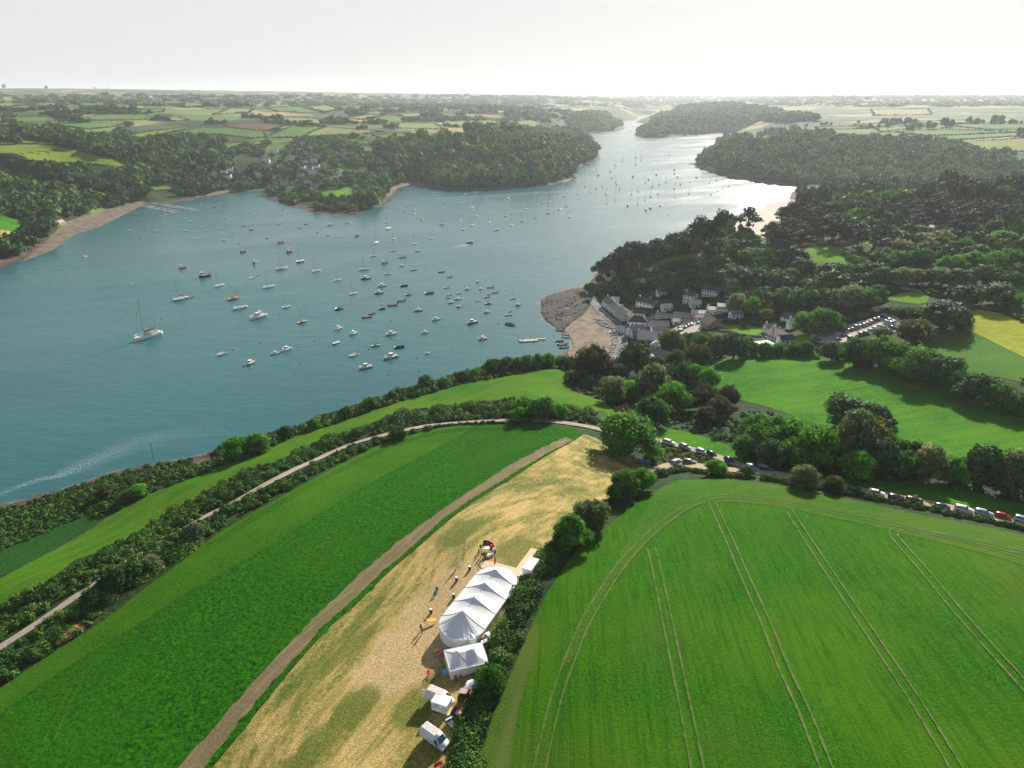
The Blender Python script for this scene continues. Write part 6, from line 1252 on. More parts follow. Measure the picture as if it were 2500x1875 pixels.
BOATS = """380,566,m,6,w 451.6,565,m,5,w 479,585,m,4.5,w 547,588,m,5,w 569,571,d,3,d 583,596,d,3,d 593,616,f,6,n 445.5,655,f,7,s 535,699,s,9,w 322,694,d,3.2,w 651.5,581,m,5,w 685,593,f,7,s 706,616,f,7.5,r 733,640,s,10,n 622,642,f,7,n 771.6,663,s,8.5,w 616,679,o,6,w 628,674,d,3,d 656,702,g,10,w 824,685,s,7,w 889,659,s,8.5,w 893,681,m,8,n 862,718,s,7,w 827,755,r,7,k 737,788,k,7,b 775.6,566,m,5,w 800.5,575,m,5,w 871,577,f,6,d
918,594,s,9,w 961,584,s,6,w 961,613,s,6,w 1011.6,596,t,7,w 1053.6,583,s,6,w 911,626,s,6,w 1020,614,m,5,w 982.4,629,o,7,g 939,643,f,6.5,y 981,650,m,5,w 1010,659.5,s,6,y 946.5,670,s,6,w 1077,664.5,o,6,d 1097,677,o,5,d 932,699,m,7,w 925,716,m,7,t 986,699,r,6,k 996.6,720,K,6,t 1048,717,r,7,y 1090,703,o,5,w 1166,689,m,4,w 1140.4,707,m,5,w 1174,707,m,4,w 1095.6,721,o,4,w 1119.4,717,o,4.5,w 1094,729,d,3,k 1118,731,m,5,w 1100.8,740,m,5,w 1166,735,o,4,w 979.7,735,o,6.5,r 957.7,746,o,7,r 933,755,r,4.5,k 907,766.5,o,4.5,k 895,775,o,6.5,r 1021.7,759,m,5.5,t 1120,750,m,4,o 1064.5,781,m,6,w
1196.6,702,o,6,p 1209,714.5,o,5,p 1194,719,o,4,w 1187.5,726,o,5,t 1192,742,k,5.5,b 1253,729,s,5,y 1264,746,m,5,r 1188,763,m,5,w 1245,761,d,3,g 1241,770,o,5,w 1152.6,789,m,8,y 1178,828,m,6,w 672,864,m,5,w 699.6,854.6,m,7,w 825.4,803.4,m,6.5,w 862.5,816,m,7,p 819.6,839,s,6.5,g 955,817,m,7,w 916.6,845,K,5.5,t 974.5,849,r,6,k 864,868,o,7,w 955,873.5,m,8.5,w 893,898,m,7.5,w 1043,864,m,3.2,w 1036.7,813,m,5,w 542.5,865,o,7,w 610.5,888.5,m,7,b 207.5,628,m,5,w
490,499,m,4,w 505,502,m,4,w 512,497,o,3,w 538,499,o,4,w 546,501,o,4,d 522,507,f,4,d 548,517,s,7,w 518,516,m,4.5,w 403,524,m,4.5,w 394,529,m,4.5,w 452,536,m,6,w 462,540,m,4,w 551,534,m,5,w 489,556,m,5,w 538,559,m,5,w 595,552,m,6,w 613,561,m,6,s 615,521,m,5,w 615,507,o,4,w 354,561,d,4,k 318,565,m,5,w 341,583,d,3,k
668,495,d,3,w 672,499,d,3,d 680,498,d,3,d 681,504,d,3.4,k 691,509,d,4,k 688.6,514,d,4,k 723,516,d,3.6,k 741.5,517,d,3.4,k 748,519,d,3,w 747.6,525,d,3,k 687,526,o,4,w 647,487,d,3,k 681,547.5,m,4.5,w 747,547.5,m,5,d 731,557,m,5.5,w 805,551,m,7,w 847,545,m,4.5,k 944,543,s,7,w 947.5,559.5,t,10,w 928,514,o,5,k 1012,523,m,6,w 1012,514,m,5,d 1029,537,f,5,b 993,506,o,5,k 988,516,o,4.5,b 1002,497,m,4,w 1009,499,d,3,d 1021,498,d,3,k 1028,502.6,o,4,k 1033,496,o,4,k 1068,497,m,4,w 1052,493,d,3,k 1063,487,s,4,d
1124.4,499,m,5.5,w 1085.4,506,s,4.5,w 1118,520,s,5,w 1139.8,494,o,4,w 1153.3,508,s,8,w 1136.4,474,m,4,w 1161,470,m,4,w 1186.5,484,m,4.5,w 1198.6,479,m,4,w 1163.5,529,s,7,w 1122.7,539,s,6,w 1079,549,s,8.5,w 1130.4,561,s,7,y 1152.6,551,s,8,w 1194,520,s,6.5,w 1194.3,544,s,7,w 1212,562,s,8,y 1233.3,529,K,7.5,w 1250,521,s,7,w 1248,550,s,7,w 1275.2,540,s,8,w 1240.4,485,s,9,w 1277.7,496,m,5,d 1285.2,511,s,7.5,y 1307,532,s,5,w 1311,502,s,7.5,w 1341,494,s,8.5,w 1338.7,521,g,8,n 1306.6,472,m,7.5,w 1348.2,464.5,s,5,d 1321,469,d,3,d
1363,471,m,8,w 1378,480,s,8,w 1384.7,463.6,s,6,w 1364.7,512,s,8.5,w 1384,504,s,7.5,n 1388.7,530,s,8.5,w 1411.6,474,s,8,y 1441,468.5,s,7.5,y 1428.4,456,s,8,y 1455.3,460.7,s,8,w 1471.5,456,s,8,w 1479.6,474.6,s,11,w 1482.5,496,s,7.5,w 1501,487,s,8.5,w 1512.6,460.7,s,8,w 1503.3,445,s,8,w 1505.3,450.6,s,8,n 1493.5,434.6,m,7,d 1490.3,419.6,m,9,d 1459.6,429.4,m,7,d 1455.3,416,s,6,w 1445,419,o,4,r 1502.4,404,s,9,d 1519.5,394,s,9,d 1552.5,385,s,10,d 1551.6,402.8,s,9,n 1567,379.7,s,8,d 1565.2,391,s,8,d 1633.5,378,s,9,d 1545.3,432.3,m,9,y 1541.8,475,s,9,n 1558.3,468.8,s,8,w 1575,445.6,s,8.5,w 1583.5,439.5,m,8,y 1602.3,428,m,10,y 1593,456.3,s,9,y 1610,450.5,s,9,y 1625.4,445.3,s,8,y 1635.8,440.4,s,7,w 1661,450.5,s,9,y 1646.5,460.7,s,10,n 1645.7,416.4,m,8,d 1647,425.4,m,8,y 1653.5,432.6,m,7,d 1684,444.8,o,7,k 1700,434.6,m,8,d 1695.7,440.4,o,4,k 1732.8,446.8,s,8,w 1749.8,440.4,s,11,y 1765.2,461.5,s,8,w 1779,455,s,8,w 1752.4,467.3,m,5,y 1735.7,476,m,6,d 1681.8,472,s,8,y 1649.7,483,o,7,k 1624.8,497.4,o,4.5,d 1611.2,503.5,o,6,k 1588.4,480.3,s,9,n 1606.3,475,m,6,d 1574.8,488,s,8,b 1557.4,497.4,s,8,w 1532.2,503,m,7.5,y 1587.8,509,m,8,d 1576.8,514,m,7,d 1634,525.8,o,5,k 1551.3,534.5,d,3,k 1454,483,d,3.4,k 1576,311,s,12,d 1510,323,o,8,w 1547,318,s,10,w 1706,333,s,10,w 1723,350,s,9,w"""
for tok in BOATS.split():
    x, y, t, L, c = tok.split(','); boat(float(x), float(y), t, float(L), c)
def special(x, y, t, L, c, lab, head=None): o = boat(x, y, t, L, c, head); del o['_z']; o['label'] = lab; return o
special(500, 676, 'f', 10, 'n', 'largest fishing boat, navy and white with an orange gantry on its stern')
special(441, 732, 's', 12, 'p', 'long pale blue yacht with dark sail cover and a tender astern')
special(466, 727, 'o', 3.6, 'd', 'dark tender lying astern of the pale blue yacht')
special(569, 731, 'k', 8.5, 'b', 'brown two masted boat under a bright orange awning')
special(587, 753, 't', 10.5, 'w', 'white yacht with teal cockpit cover right of the orange awning boat')
special(362, 824, 'K', 18, 'w', 'big white two masted yacht alone on the left of the bay')
special(687, 657, 's', 11, 'w', 'white yacht with tall pale mast in the middle of the bay')
special(695, 657, 'o', 4.5, 'w', 'white launch tied alongside the tall masted white yacht')
special(698, 751, 't', 6.5, 'p', 'small pale blue sailing boat with white tent cover')
special(630.5, 776, 'c', 12, 'w', 'large white flybridge motor cruiser in front of the small pale blue boat')
special(1148, 593, 'm', 8, 'd', 'dark motor boat under way, pulling a wake toward the far river', math.radians(42))
special(1246, 793, 'r', 7, 'y', 'grey inflatable with console lying between village pontoon and moorings', math.radians(-35))
for i, (x, y, t, L, c, h) in enumerate([(1367,807,'o',5,'y',-30),(1381.5,817,'o',4.6,'w',-25),(1382,824,'o',5,'w',-30),(1366,834,'r',4.6,'y',190),(1372,842,'o',6,'k',190),(1376.7,849,'o',5.5,'d',185)]): boat(x, y, t, L, c, math.radians(h), 0, 'at the water edge of the village beach')
# dinghies drawn up on the beach
BD = [(1456,781),(1461,787),(1467,791),(1472,795),(1466,783),(1478,796),(1484,799),(1474,788),(1490,801),(1482,792),(1490,795),(1497,803),(1500,808),(1496,813),(1505,812),(1500,820),(1502,825),(1500,830),(1501,835),(1499,840),(1497,845),(1495,850),(1496,856),(1493,861),(1490,866),(1500,862),(1486,870),(1505,833),(1507,841),(1504,850)]
for i, (x, y) in enumerate(BD):
    p = at(x, y)[0]; t = 'd' if i % 3 else 'o'; c = 'wwpwytwwngwdwwrwwpwwywwtwwswww'[i]
    boat(x, y, t, 3.6+rng.random(), c, math.radians(150 if i < 13 else 178)+rng.normal()*.12, p[2]+.25, 'drawn up on the village beach', P=p)
for (x, y, c, lab) in [(1500,818,'r','long red kayak on the sand by the quay'),(1411,859,'r','red kayak lying at the water edge below the trees'),(1397,857,'k','black kayak beside the red one at the water edge')]:
    p = at(x, y)[0]; k_ = MB(); V, Fc, pr = hull(4.4, .75, .28, tr=.1, sheer=.4); k_.add(V, Fc); k_.add(*deck(pr, 0, .0)); o = fix(k_.build('kayak', M['paint'])); o.color = (*BC[c][1], 1); o.location = (p[0], p[1], p[2]+.15); o.rotation_euler = (0, 0, .2); tag(o, lab, 'kayak')
    s_ = MB(); s_.tube([(-.3, 0, .3), (.3, 0, .3)], .2, 8); s_.build('seat', M['black'], o)
# left pontoons with berthed boats
def pontoon(p1, p2, W, name, label, fingers=0):
    A, B_ = onplane(*p1, .5), onplane(*p2, .5); d = B_-A; L = np.hypot(*d); rz = math.atan2(d[1], d[0]); root = empty(name, (A[0], A[1], 0), rz)
    b = MB(); b.box((L/2, 0, .35), (L, W, .5)); b.build('deck', M['planks'], root)
    for k in range(int(L/8)+1): e_ = MB(); e_.tube([(k*8, W/2+.2, -1), (k*8, W/2+.2, 2.6)], .14, 6); e_.build('mooring_pile', M['darkgrey'], root)
    if fingers:
        for k in range(fingers):
            for s in (-1, 1): f = MB(); f.box(((k+.5)*L/fingers, s*(W/2+2.0), .34), (.7, 4, .4)); f.build('finger_berth', M['planks'], root)
    tag(root, label, 'pontoon'); return A, d/L, L, rz
for (a, b, lab, zn) in (((355,503),(431,520),'lower of the two pontoons packed with boats off the left beach', 'on the lower left pontoon'), ((397,499),(482,515),'upper of the two pontoons packed with boats off the left beach', 'on the upper left pontoon')):
    A, d, L, rz = pontoon(a, b, 2.2, 'pontoon', lab, 9); nrm = np.array([-d[1], d[0]])
    for k in range(10):
        for s in (-1, 1):
            P = A+d*(L*(k+.25)/10)+nrm*s*3.4; c = 'wwwywwwdww'[(k*3+s) % 10]
            x, y = topx(P[0], P[1], 0); boat(x, y, 'm' if k % 3 else 'o', 4.6+rng.random(), c, rz+math.pi/2*s, 0, zn, P=P)
pontoon((1268,832),(1312,829.5), 4.2, 'pontoon', 'floating ferry pontoon off the village beach with people waiting')
pontoon((350,488),(385,499), 2.0, 'jetty', 'walkway bridging the left beach to the pontoons')
pontoon((909,503),(955,507), 1.8, 'jetty', 'thin jetty at the tip of the village point')
br = MB(); br.box((0, 0, .5), (7, 1.6, .3)); o = br.build('gangway', M['planks']); pp = onplane(1320, 829, 0); o.location = (pp[0], pp[1], 0); tag(o, 'gangway at the shore end of the ferry pontoon', 'gangway')
# buoys
BU = [(419,739,0),(553,735,0),(567.5,761,0),(394,779,0),(520,706,0),(488,682,0),(438,659,0),(604,685,0),(364,649,0),(330,837,2),(311,765.5,0),(166,765.5,0),(669,665,0),(801,628,0),(838.5,648,0),(699,694.5,1),(722.5,721,0),(644,736,1),(795,597,0),(815.6,689.5,0),(763,668.5,0),(720,646,1),(745,746.5,0),(993,576.5,0),(1122,608,0),(1010,763,0),(956,782,0),(1145,743,0),(920.5,706,0),(1105,853,0),(1217,791,0),(1214,751.5,1),(1018,874,0),(950,916,0),(1022,906,0),(874,905,3),(721,914,3),(734,889,0),(727,847,0),(768,834,0),(662,868,0),(686,861,0),(802,846,0),(939,878,0),(900,852,0),(310,694,1),(683,768,0),(505,499,0),(404,579,1),(421,603,1),(505,615,3),(634,839,0),(569.5,854,0),(595,895,0),(394,779,0),(1003,560,0),(1340,492.5,0),(1454,483,0),(1437,492,0),(1345,549,0),(1486,528,0),(1514,516,0),(1435,518,0),(1460,509,0),(1694,500,0),(1640,492,0)]
bcol = [('dark', (.03, .035, .04)), ('white', (.7, .7, .7)), ('orange', (.7, .2, .05)), ('pink', (.6, .25, .25))]; bp = None
for (x, y, c) in BU:
    p = onplane(x, y, 0)
    if bp is None:
        bp = empty('mooring_buoy', (0, 0, 0)); k_ = MB(); k_.ball((0, 0, .15), (.42, .42, .4), ico=ICO2); k_.build('float', M['paint'], bp, smooth=True); k_ = MB(); k_.tube([(0, 0, .5), (0, 0, .85)], .05, 5); k_.tube([(-.12, 0, .85), (0, 0, .98), (.12, 0, .85)], .03, 4); k_.build('ring', M['alu'], bp); o = bp
    else: o = copy_tree(bp)
    o.location = (p[0], p[1], 0); s = 1.9 if c == 2 else 1.0; o.scale = (s, s, s); setcol(o, bcol[c][1]); o['_z'] = bzone(x, y); o['_x'] = x; o['_y'] = y; o['_d'] = bcol[c][0]+' mooring buoy'; o['category'] = 'buoy'; o['group'] = 'mooring buoys'
# wake of the moving boat : low foam ripple sheet on the water
M['wake'] = plain('white_wake_foam', (.55, .6, .6), .6, var=.3, vscale=1)
wk = onplane([1146,1135,1120,1100],[596,599,601,604], 0); ribbon_ = ribbon_poly(wk, [1.0, 1.6, 1.2, .3])
nW = len(wk); o = meshobj('wake', np.column_stack([ribbon_, np.full(2*nW, .03)]), [tuple(range(2*nW))], M['wake']); o['kind'] = 'structure'
# ---------------------------------------------------------------- people
M['cloth'] = objcol('clothing', .9)
def person_template():
    J = {'pel': (0,0,.95,.13), 'chest': (0,0,1.30,.15), 'neck': (0,.0,1.48,.06), 'head0': (0,0,1.56,.085), 'head1': (0,0,1.68,.10), 'head2': (0,0,1.76,.06),
         'lh': (.10,0,.90,.10), 'lk': (.12,.03,.50,.07), 'la': (.13,-.02,.09,.045), 'lt': (.14,.16,.04,.04), 'rh': (-.10,0,.90,.10), 'rk': (-.12,.05,.50,.07), 'ra': (-.13,0,.09,.045), 'rt': (-.14,.18,.04,.04),
         'ls': (.19,0,1.40,.065), 'le': (.27,-.02,1.12,.045), 'lw': (.26,.10,.88,.032), 'lf': (.25,.14,.80,.035), 'rs': (-.19,0,1.40,.065), 're': (-.27,-.03,1.12,.045), 'rw': (-.25,.12,.90,.032), 'rf': (-.24,.17,.83,.035)}
    E = [('pel','chest'),('chest','neck'),('neck','head0'),('head0','head1'),('head1','head2'),('pel','lh'),('lh','lk'),('lk','la'),('la','lt'),('pel','rh'),('rh','rk'),('rk','ra'),('ra','rt'),('chest','ls'),('ls','le'),('le','lw'),('lw','lf'),('chest','rs'),('rs','re'),('re','rw'),('rw','rf')]
    # five fingers to a hand
    for sd_, w_ in (('l', 1), ('r', -1)):
        bx_, by_, bz_, _ = J[sd_+'f']
        for q in range(5):
            nm = f'{sd_}g{q}'; dx = (q-2)*.012
            J[nm] = (bx_+dx*.3*w_, by_+dx+.015, bz_-.07-.012*(2-abs(q-2)), .008) if q else (bx_-.03*w_, by_+.03, bz_-.03, .009); E.append((sd_+'f', nm))
    ks = list(J); me = bpy.data.meshes.new('body'); me.from_pydata([J[k][:3] for k in ks], [(ks.index(a), ks.index(b)) for a, b in E], []); o = bpy.data.objects.new('body', me); COL.objects.link(o)
    sk = o.modifiers.new('s', 'SKIN'); sb = o.modifiers.new('u', 'SUBSURF'); sb.levels = 1; sb.render_levels = 1
    for i, k in enumerate(ks): me.skin_vertices[0].data[i].radius = (J[k][3], J[k][3]*.8); me.skin_vertices[0].data[i].use_root = (k == 'pel')
    dg = bpy.context.evaluated_depsgraph_get(); m2 = bpy.data.meshes.new_from_object(o.evaluated_get(dg)); bpy.data.objects.remove(o)
    m2.name = 'person'; b = bpy.data.objects.new('person', m2); COL.objects.link(b); m2.materials.append(M['skin'])
    for p in m2.polygons: p.use_smooth = True
    for nm, z0, z1, mat in (('shirt', .93, 1.46, 'cloth'), ('trousers', .10, .97, 'trous')):
        bm = bmesh.new(); bm.from_mesh(m2); bmesh.ops.delete(bm, geom=[f for f in bm.faces if not (z0 < f.calc_center_median().z < z1 and (nm == 'shirt' or abs(f.calc_center_median().x) < .22))], context='FACES')
        for v in bm.verts: v.co += v.normal*.014
        m3 = bpy.data.meshes.new(nm); bm.to_mesh(m3); bm.free(); m3.materials.append(M[mat]); c = bpy.data.objects.new(nm, m3); COL.objects.link(c); c.parent = b
    h = MB(); h.ball((0, -.02, 1.72), (.105, .115, .09), ico=ICO2); h.build('hair', M['hair'], b, smooth=True); return b
M['trous'] = plain('dark_trousers', (.03, .035, .06), .9)
PT = [person_template(), False]
def person(x, y, c, lab, rz=0, P=None, z=0.0, group=None):
    if not PT[1]: o = PT[0]; PT[1] = True
    else: o = copy_tree(PT[0])
    p = at(x, y)[0] if P is None else P; o.location = (p[0], p[1], p[2]+.10+z); o.rotation_euler = (0, 0, rz); setcol(o, c); tag(o, lab, 'person', group); return o
person(1027.4,1541,(.5,.03,.03),'person in red standing on the stubble left of the yellow table', .6)
person(1030.8,1549,(.04,.08,.3),'person in dark blue standing beside the person in red', 2.2)
for i, (x, y, c, l) in enumerate([(1173,1345,(.04,.04,.05),'person in black nearest the white table of the curved seating'),(1169,1356,(.05,.05,.06),'person in black at the left of the group by the boardwalk'),(1176,1359,(.3,.3,.3),'person in grey in the middle of the group by the boardwalk'),(1182,1363,(.03,.04,.08),'person in navy in the group by the boardwalk'),(1186,1366,(.04,.04,.04),'person in black standing at the corner of the boardwalk'),(1185,1357,(.6,.6,.6),'person in white in the group by the boardwalk')]): person(x, y, c, l, i)
for x, c, l in ((1274,(.05,.05,.3),'person in blue at the outer end of the ferry pontoon'),(1277,(.04,.04,.04),'person in black at the outer end of the ferry pontoon'),(1305,(.4,.05,.05),'person in red near the shore end of the ferry pontoon')):
    q = onplane(x, 831, .6); person(0, 0, c, l, 0, P=(q[0], q[1], .5))
def paddler(x, y, lab, c):
    p = onplane(x, y, 0); person(0, 0, c, 'person standing on a paddleboard '+lab, 1.0, P=(p[0], p[1], .08))
    b = MB(); V, Fc, pr = hull(3.2, .8, .12, tr=.4, sheer=.2); b.add(V, Fc); b.add(*deck(pr, 0, 0)); o = fix(b.build('paddleboard', M['white'])); o.location = (p[0], p[1], 0.02); o.rotation_euler = (0, 0, 1.0); tag(o, 'paddleboard '+lab, 'paddleboard')
paddler(940.5,597,'on the left of the pair',(.05,.05,.06)); paddler(949,597,'on the right of the pair',(.05,.08,.2)); paddler(1238,705,'alone off the rocky foreshore',(.04,.04,.04))
for i in range(16):
    x, y = [(1520,822),(1523,826),(1521,832),(1526,838),(1523,845),(1518,850),(1524,830),(1517,842),(1512,861),(1507,868),(1526,848),(1519,838),(1527,842),(1510,855),(1430,860),(1462,868)][i]
    person(x, y, [(.04,.04,.05),(.5,.5,.5),(.05,.08,.2),(.4,.05,.05)][i % 4], 'tiny figure among the people strolling along the village quay', i, group='people on the village quay')
# ---------------------------------------------------------------- the big marquee
g1, g4 = at1(1132, 1541), at1(1209, 1430); ax = g4-g1; ax.z = 0; LM = ax.length; az_ = math.atan2(ax.y, ax.x); RM = 4.9; zb = min(g1.z, g4.z)
root = empty('marquee', (g1.x, g1.y, zb), az_); tag(root, 'long white marquee with four pointed peaks and rounded ends in the stubble field', 'marquee')
EH, PH = 2.3, 5.1; poles = [LM*i/3 for i in range(4)]
def zridge(x): return EH+1.75+max(0, max((PH-EH-1.75)*math.exp(-abs(x-p)/1.35) for p in poles))
def roofz(x, y):
    if 0 <= x <= LM: q = min(1, abs(y)/RM); zr = zridge(x)
    else: cx_ = 0 if x < 0 else LM; q = min(1, math.hypot(x-cx_, y)/RM); zr = PH
    f = (1-q)
    sharp = f**1.25
    return EH+(zr-EH)*sharp
V = []; NXm, NYm = 96, 33
xs = np.linspace(0, LM, NXm)
for x in xs:
    for k in range(NYm): y = -RM+2*RM*k/(NYm-1); V.append((x, y, roofz(x, y)))
Fc = [(i*NYm+k, (i+1)*NYm+k, (i+1)*NYm+k+1, i*NYm+k+1) for i in range(NXm-1) for k in range(NYm-1)]; b = MB(); b.add(V, Fc)
for cx_, sgn in ((0, -1), (LM, 1)):
    V = []; nr, na = 14, 40
    for i in range(nr+1):
        for k in range(na+1):
            r_a = RM*i/nr; a = -math.pi/2+math.pi*k/na; seg = 8; am = (k/na*seg) % 1; sag = 1-.012*math.sin(math.pi*am)*i/nr*2
            x, y = cx_+sgn*r_a*math.cos(a), r_a*math.sin(a); V.append((x, y, (EH+(PH-EH)*(1-i/nr)**1.25)*sag))
    Fc = [(i*(na+1)+k, (i+1)*(na+1)+k, (i+1)*(na+1)+k+1, i*(na+1)+k+1) for i in range(nr) for k in range(na)]; b.add(V, Fc if sgn > 0 else [f[::-1] for f in Fc])
b.build('roof', M['fabric'], root, smooth=True)
per = [(x, -RM) for x in np.linspace(0, LM, 60)]+[(LM+RM*math.sin(a), -RM*math.cos(a)) for a in np.linspace(0, math.pi, 40)][1:]+[(x, RM) for x in np.linspace(LM, 0, 60)][1:]+[(-RM*math.sin(a), RM*math.cos(a)) for a in np.linspace(0, math.pi, 40)][1:-1]
w = MB(); n_ = len(per)*3; V = []
P_ = resample(np.array(per+[per[0]]), .22)[:-1]; n_ = len(P_)
cen = np.array([LM/2, 0]);
for i, p in enumerate(P_):
    q = np.array([min(max(p[0], 0), LM), 0]); d = (p-q)/np.linalg.norm(p-q); fo = .05*math.sin(i*1.9); V += [(*(p-d*.06), EH), (*(p-d*(.05+fo)), -.35)]
w.add(V, [(2*i, 2*i+1, (2*i+3) % (2*n_), (2*i+2) % (2*n_)) for i in range(n_)]); w.build('side_wall', M['fabric'], root)
val = MB(); V = []
for i, p in enumerate(P_): q = np.array([min(max(p[0], 0), LM), 0]); d = (p-q)/np.linalg.norm(p-q); V += [(*(p+d*.05), EH+.05), (*(p+d*.05), EH-.32-.08*abs(math.sin(i*.7)))]
val.add(V, [(2*i, 2*i+1, (2*i+3) % (2*n_), (2*i+2) % (2*n_)) for i in range(n_)]); val.build('valance', M['fabric'], root)
M['seam'] = plain('grey_roof_seam', (.66, .68, .70), .7)
for x in poles:
    t = MB(); ys = np.linspace(-RM, RM, 41); t.tube([(x, y, roofz(x, y)+.03) for y in ys], .045, 4); t.build('seam', M['seam'], root)
    t = MB(); t.tube([(x, 0, PH-.1), (x, 0, PH+.5)], .05, 5); t.build('pole_tip', M['alu'], root)
t = MB(); t.tube([(x, 0, zridge(x)+.03) for x in xs], .05, 4); t.build('ridge_rope', M['seam'], root)
for cx_, sgn in ((0, -1), (LM, 1)):
    for a in (-60, -30, 0, 30, 60):
        a = math.radians(a); t = MB(); t.tube([(cx_+sgn*r*math.cos(a), r*math.sin(a), EH+(PH-EH)*(1-r/RM)**1.25+.03) for r in np.linspace(0, RM, 12)], .04, 4); t.build('seam', M['seam'], root)
for i, p in enumerate(resample(np.array(per+[per[0]]), 3.0)):
    q = np.array([min(max(p[0], 0), LM), 0]); d = (p-q)/np.linalg.norm(p-q); t = MB(); t.tube([(*(p), EH), (*(p+d*1.7), -.1)], .02, 3); t.build('guy_rope', M['seam'], root)
# ---------------------------------------------------------------- the small tent
A, B_, E_ = at1(1078, 1616), at1(1169, 1585), at1(1100, 1662)
def frame_tent(A, B_, Wd, EHt, PHt, name, label, peaks=2, over=.15):
    u = B_-A; u.z = 0; L = u.length; rz = math.atan2(u.y, u.x); root = empty(name, (A.x, A.y, min(A.z, B_.z)), rz); tag(root, label, 'tent')
    V = []; nx, ny = 61, 33; px_ = [L*.28, L*.72] if peaks == 2 else [L/2]
    def rz_(x, y):
        ey = min(y, Wd-y)/(Wd/2); ex = min(x, L-x)/(Wd/2); base = min(ey, ex, 1.0); sx = max(math.exp(-abs(x-p)/1.1) for p in px_)
        return EHt+(PHt-EHt)*(.62*base**1.1+.38*sx*max(0, min(ey, 1))**1.6*min(1, ex*1.3))
    for i in range(nx):
        for k in range(ny): x, y = L*i/(nx-1), Wd*k/(ny-1); V.append((x, y, rz_(x, y)))
    b = MB(); b.add(V, [(i*ny+k, (i+1)*ny+k, (i+1)*ny+k+1, i*ny+k+1) for i in range(nx-1) for k in range(ny-1)]); b.build('roof', M['fabric'], root, smooth=True)
    P_ = resample(np.array([(0, 0), (L, 0), (L, Wd), (0, Wd), (0, 0)], float), .22)[:-1]; n_ = len(P_); V = []
    for i, p in enumerate(P_):
        d = np.array([(p[0] > L-.01)*1.-(p[0] < .01), (p[1] > Wd-.01)*1.-(p[1] < .01)]); fo = .05*math.sin(i*1.9)-.05; V += [(*(p-d*.04), EHt+.01), (*(p+d*fo), -.3)]
    w = MB(); w.add(V, [(2*i, 2*i+1, (2*i+3) % (2*n_), (2*i+2) % (2*n_)) for i in range(n_)]); w.build('side_wall', M['fabric'], root)
    t = MB()
    for (a, b2) in (((0, 0), (L, 0)), ((L, 0), (L, Wd)), ((L, Wd), (0, Wd)), ((0, Wd), (0, 0))): t.tube([(*a, EHt+.03), (*b2, EHt+.03)], .06, 5)
    for c in ((0, 0), (L, 0), (L, Wd), (0, Wd)): t.tube([(*c, -.1), (*c, EHt)], .05, 5)
    t.build('frame', M['seam'], root)
    for p in px_:
        for tgt in ((max(0, p-L*.28), 0), (max(0, p-L*.28), Wd), (min(L, p+L*.28), 0), (min(L, p+L*.28), Wd)):
            sm = MB(); sm.tube([(p+(tgt[0]-p)*f, Wd/2+(tgt[1]-Wd/2)*f, rz_(p+(tgt[0]-p)*f, Wd/2+(tgt[1]-Wd/2)*f)+.02) for f in np.linspace(0, 1, 14)], .03, 3); sm.build('seam', M['seam'], root)
        t = MB(); t.tube([(p, Wd/2, PHt-.3), (p, Wd/2, PHt+.3)], .04, 5); t.build('pole_tip', M['alu'], root)
    return root
Wd = (E_-A); Wd.z = 0
frame_tent(E_, E_+(B_-A), Wd.length, 2.2, 4.2, 'tent', 'smaller white tent with two peaks, close behind the vans')
ca = at1(1150, 1590); frame_tent(at1(1146, 1583), at1(1162, 1578), 1.9, 2.1, 2.6, 'awning_tunnel', 'little white link canopy joining the two tents', peaks=1)
# trackway boards
sheet('trackway', [(1166.5,1376),(1188,1369.6),(1260,1388),(1297,1339),(1312,1343.7),(1269,1410),(1255,1405),(1247,1394),(1209,1384),(1179,1392)], M['boards'], 3.2, smooth=0)
